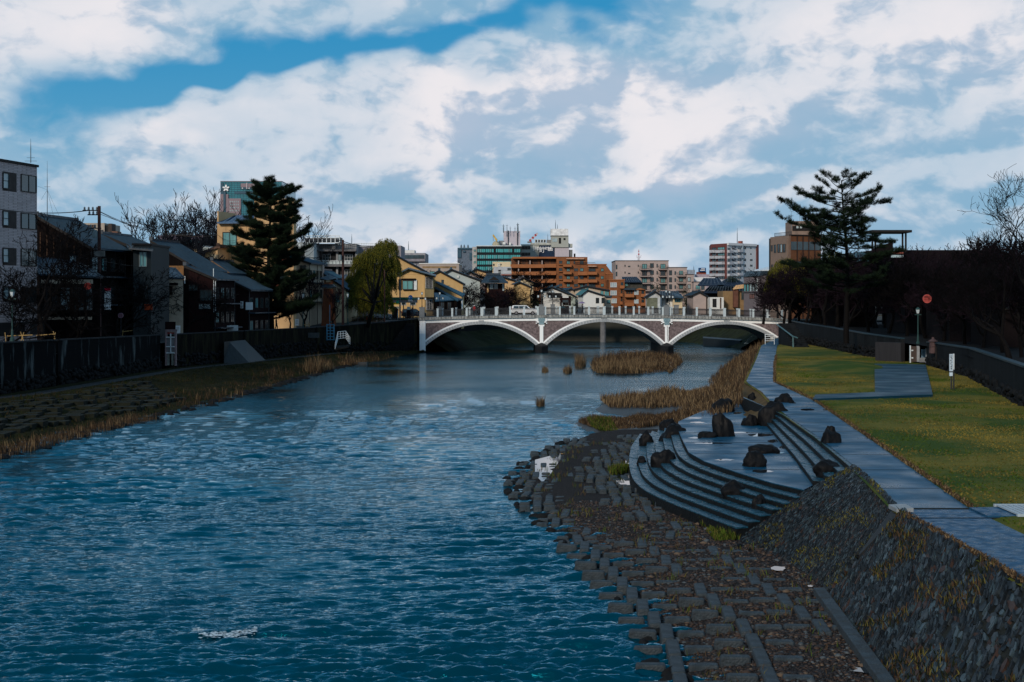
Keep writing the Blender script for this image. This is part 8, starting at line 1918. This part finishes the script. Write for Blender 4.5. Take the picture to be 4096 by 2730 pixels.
# white rail gate at the far end of path, green stair rail
t=thing('railing','white four bar rail gate closing the far end of the riverside path','railing',tuple(P(3080,1380,182))); fg=Fac(Vector((XP(3058,182),182,0)),Vector((XP(3098,182),182,0)),t)
mb=MB()
for y_ in (1338,1346,1355,1363): u0,u1,z0,z1=fg.rect(3059,3097,y_,y_+2); fg.bx(mb,u0,u1,z0,z1,-.04,.02)
for x in (3060,3096): u0,u1,z0,z1=fg.rect(x,x+2,1338,1379); fg.bx(mb,u0,u1,z0,z1,-.05,.03)
mb.build('bars',metalw,t); fg.box('notice_plate',3081,3093,1346,1359,.02,.05,mat('plate_pale',(.4,.4,.38),.6))
t=thing('stair_handrail','dim teal handrail of the stairs descending to the far path end','railing',tuple(P(3172,1385,176))); mb=MB(); mb.tube(P(3108,1299,190),P(3172,1347,176),.09,n=6); mb.tube(P(3172,1347,176),P(3173,1390,175.8),.09,n=6); mb.tube(P(3172,1347,176),P(3190,1352,175),.08,n=6); mb.build('rail',mat('teal_rail',(.05,.11,.12),.5),t)
mb=MB()
for i in range(12): a=P(3120+i*5,1385,188-i*1.1); mb.box(a.x,a.x+1.8,188-i*1.1,189.1-i*1.1,2.3,5-i*.22)
tag(mb.build('bank_stairs',darkcon),'dark stairs from the bridge end down to the riverside path','stairs')
t=thing('railing','thin white rail at the water edge under the right arch','railing',tuple(P(2995,1372,236))); mb=MB(); mb.tube(P(2982,1372,236),P(3004,1346,238),.05,n=5); mb.tube(P(2976,1374,236),P(2992,1374,236),.05,n=5); mb.build('pipe',metalw,t)
# far bank wall under the right arch
mb=MB(); mb.hexa([(XP(2812,262),262,-.5),(XP(2960,250),250,-.5),(XP(2975,252),252,-.5),(XP(2812,268),268,-.5),(XP(2812,262),262,1.35),(XP(2960,250),250,1.2),(XP(2975,252),252,1.35),(XP(2812,268),268,1.45)]); tag(mb.build('sloping_revetment',mat('wet_concrete',(.045,.055,.06),.45)),'smooth dark concrete revetment seen through the right arch','retaining wall')
# red and white gauge rods in the near slope
for i,(px,py) in enumerate(((4035,2335),(3996,2378),(3953,2420),(3908,2462),(3865,2508))):
    v=[.78,.66,.54,.42,.3][i]; z=.25+v*2.05+.12; q=G(px,py,z); t=thing('gauge_rod',['topmost','second from top','middle','fourth from top','lowest'][i]+' red tipped white rod sticking out of the near slate slope','gauge rod',tuple(q)); d=Vector((-.16,.06,.11))*.6
    mb=MB(); mb.tube(q-Vector((-.1,0,.1)),q+d,.014,n=8); mb.build('rod',metalw,t); mb=MB(); mb.tube(q-Vector((-.1,0,.09)),q-Vector((-.03,0.01,.03)),.017,n=8); mb.build('red_band',mat('band_red',(.5,.03,.03),.5),t)
# mountain of far ground
mb=MB()
for i,(x0,x1,lb) in enumerate(()): pass
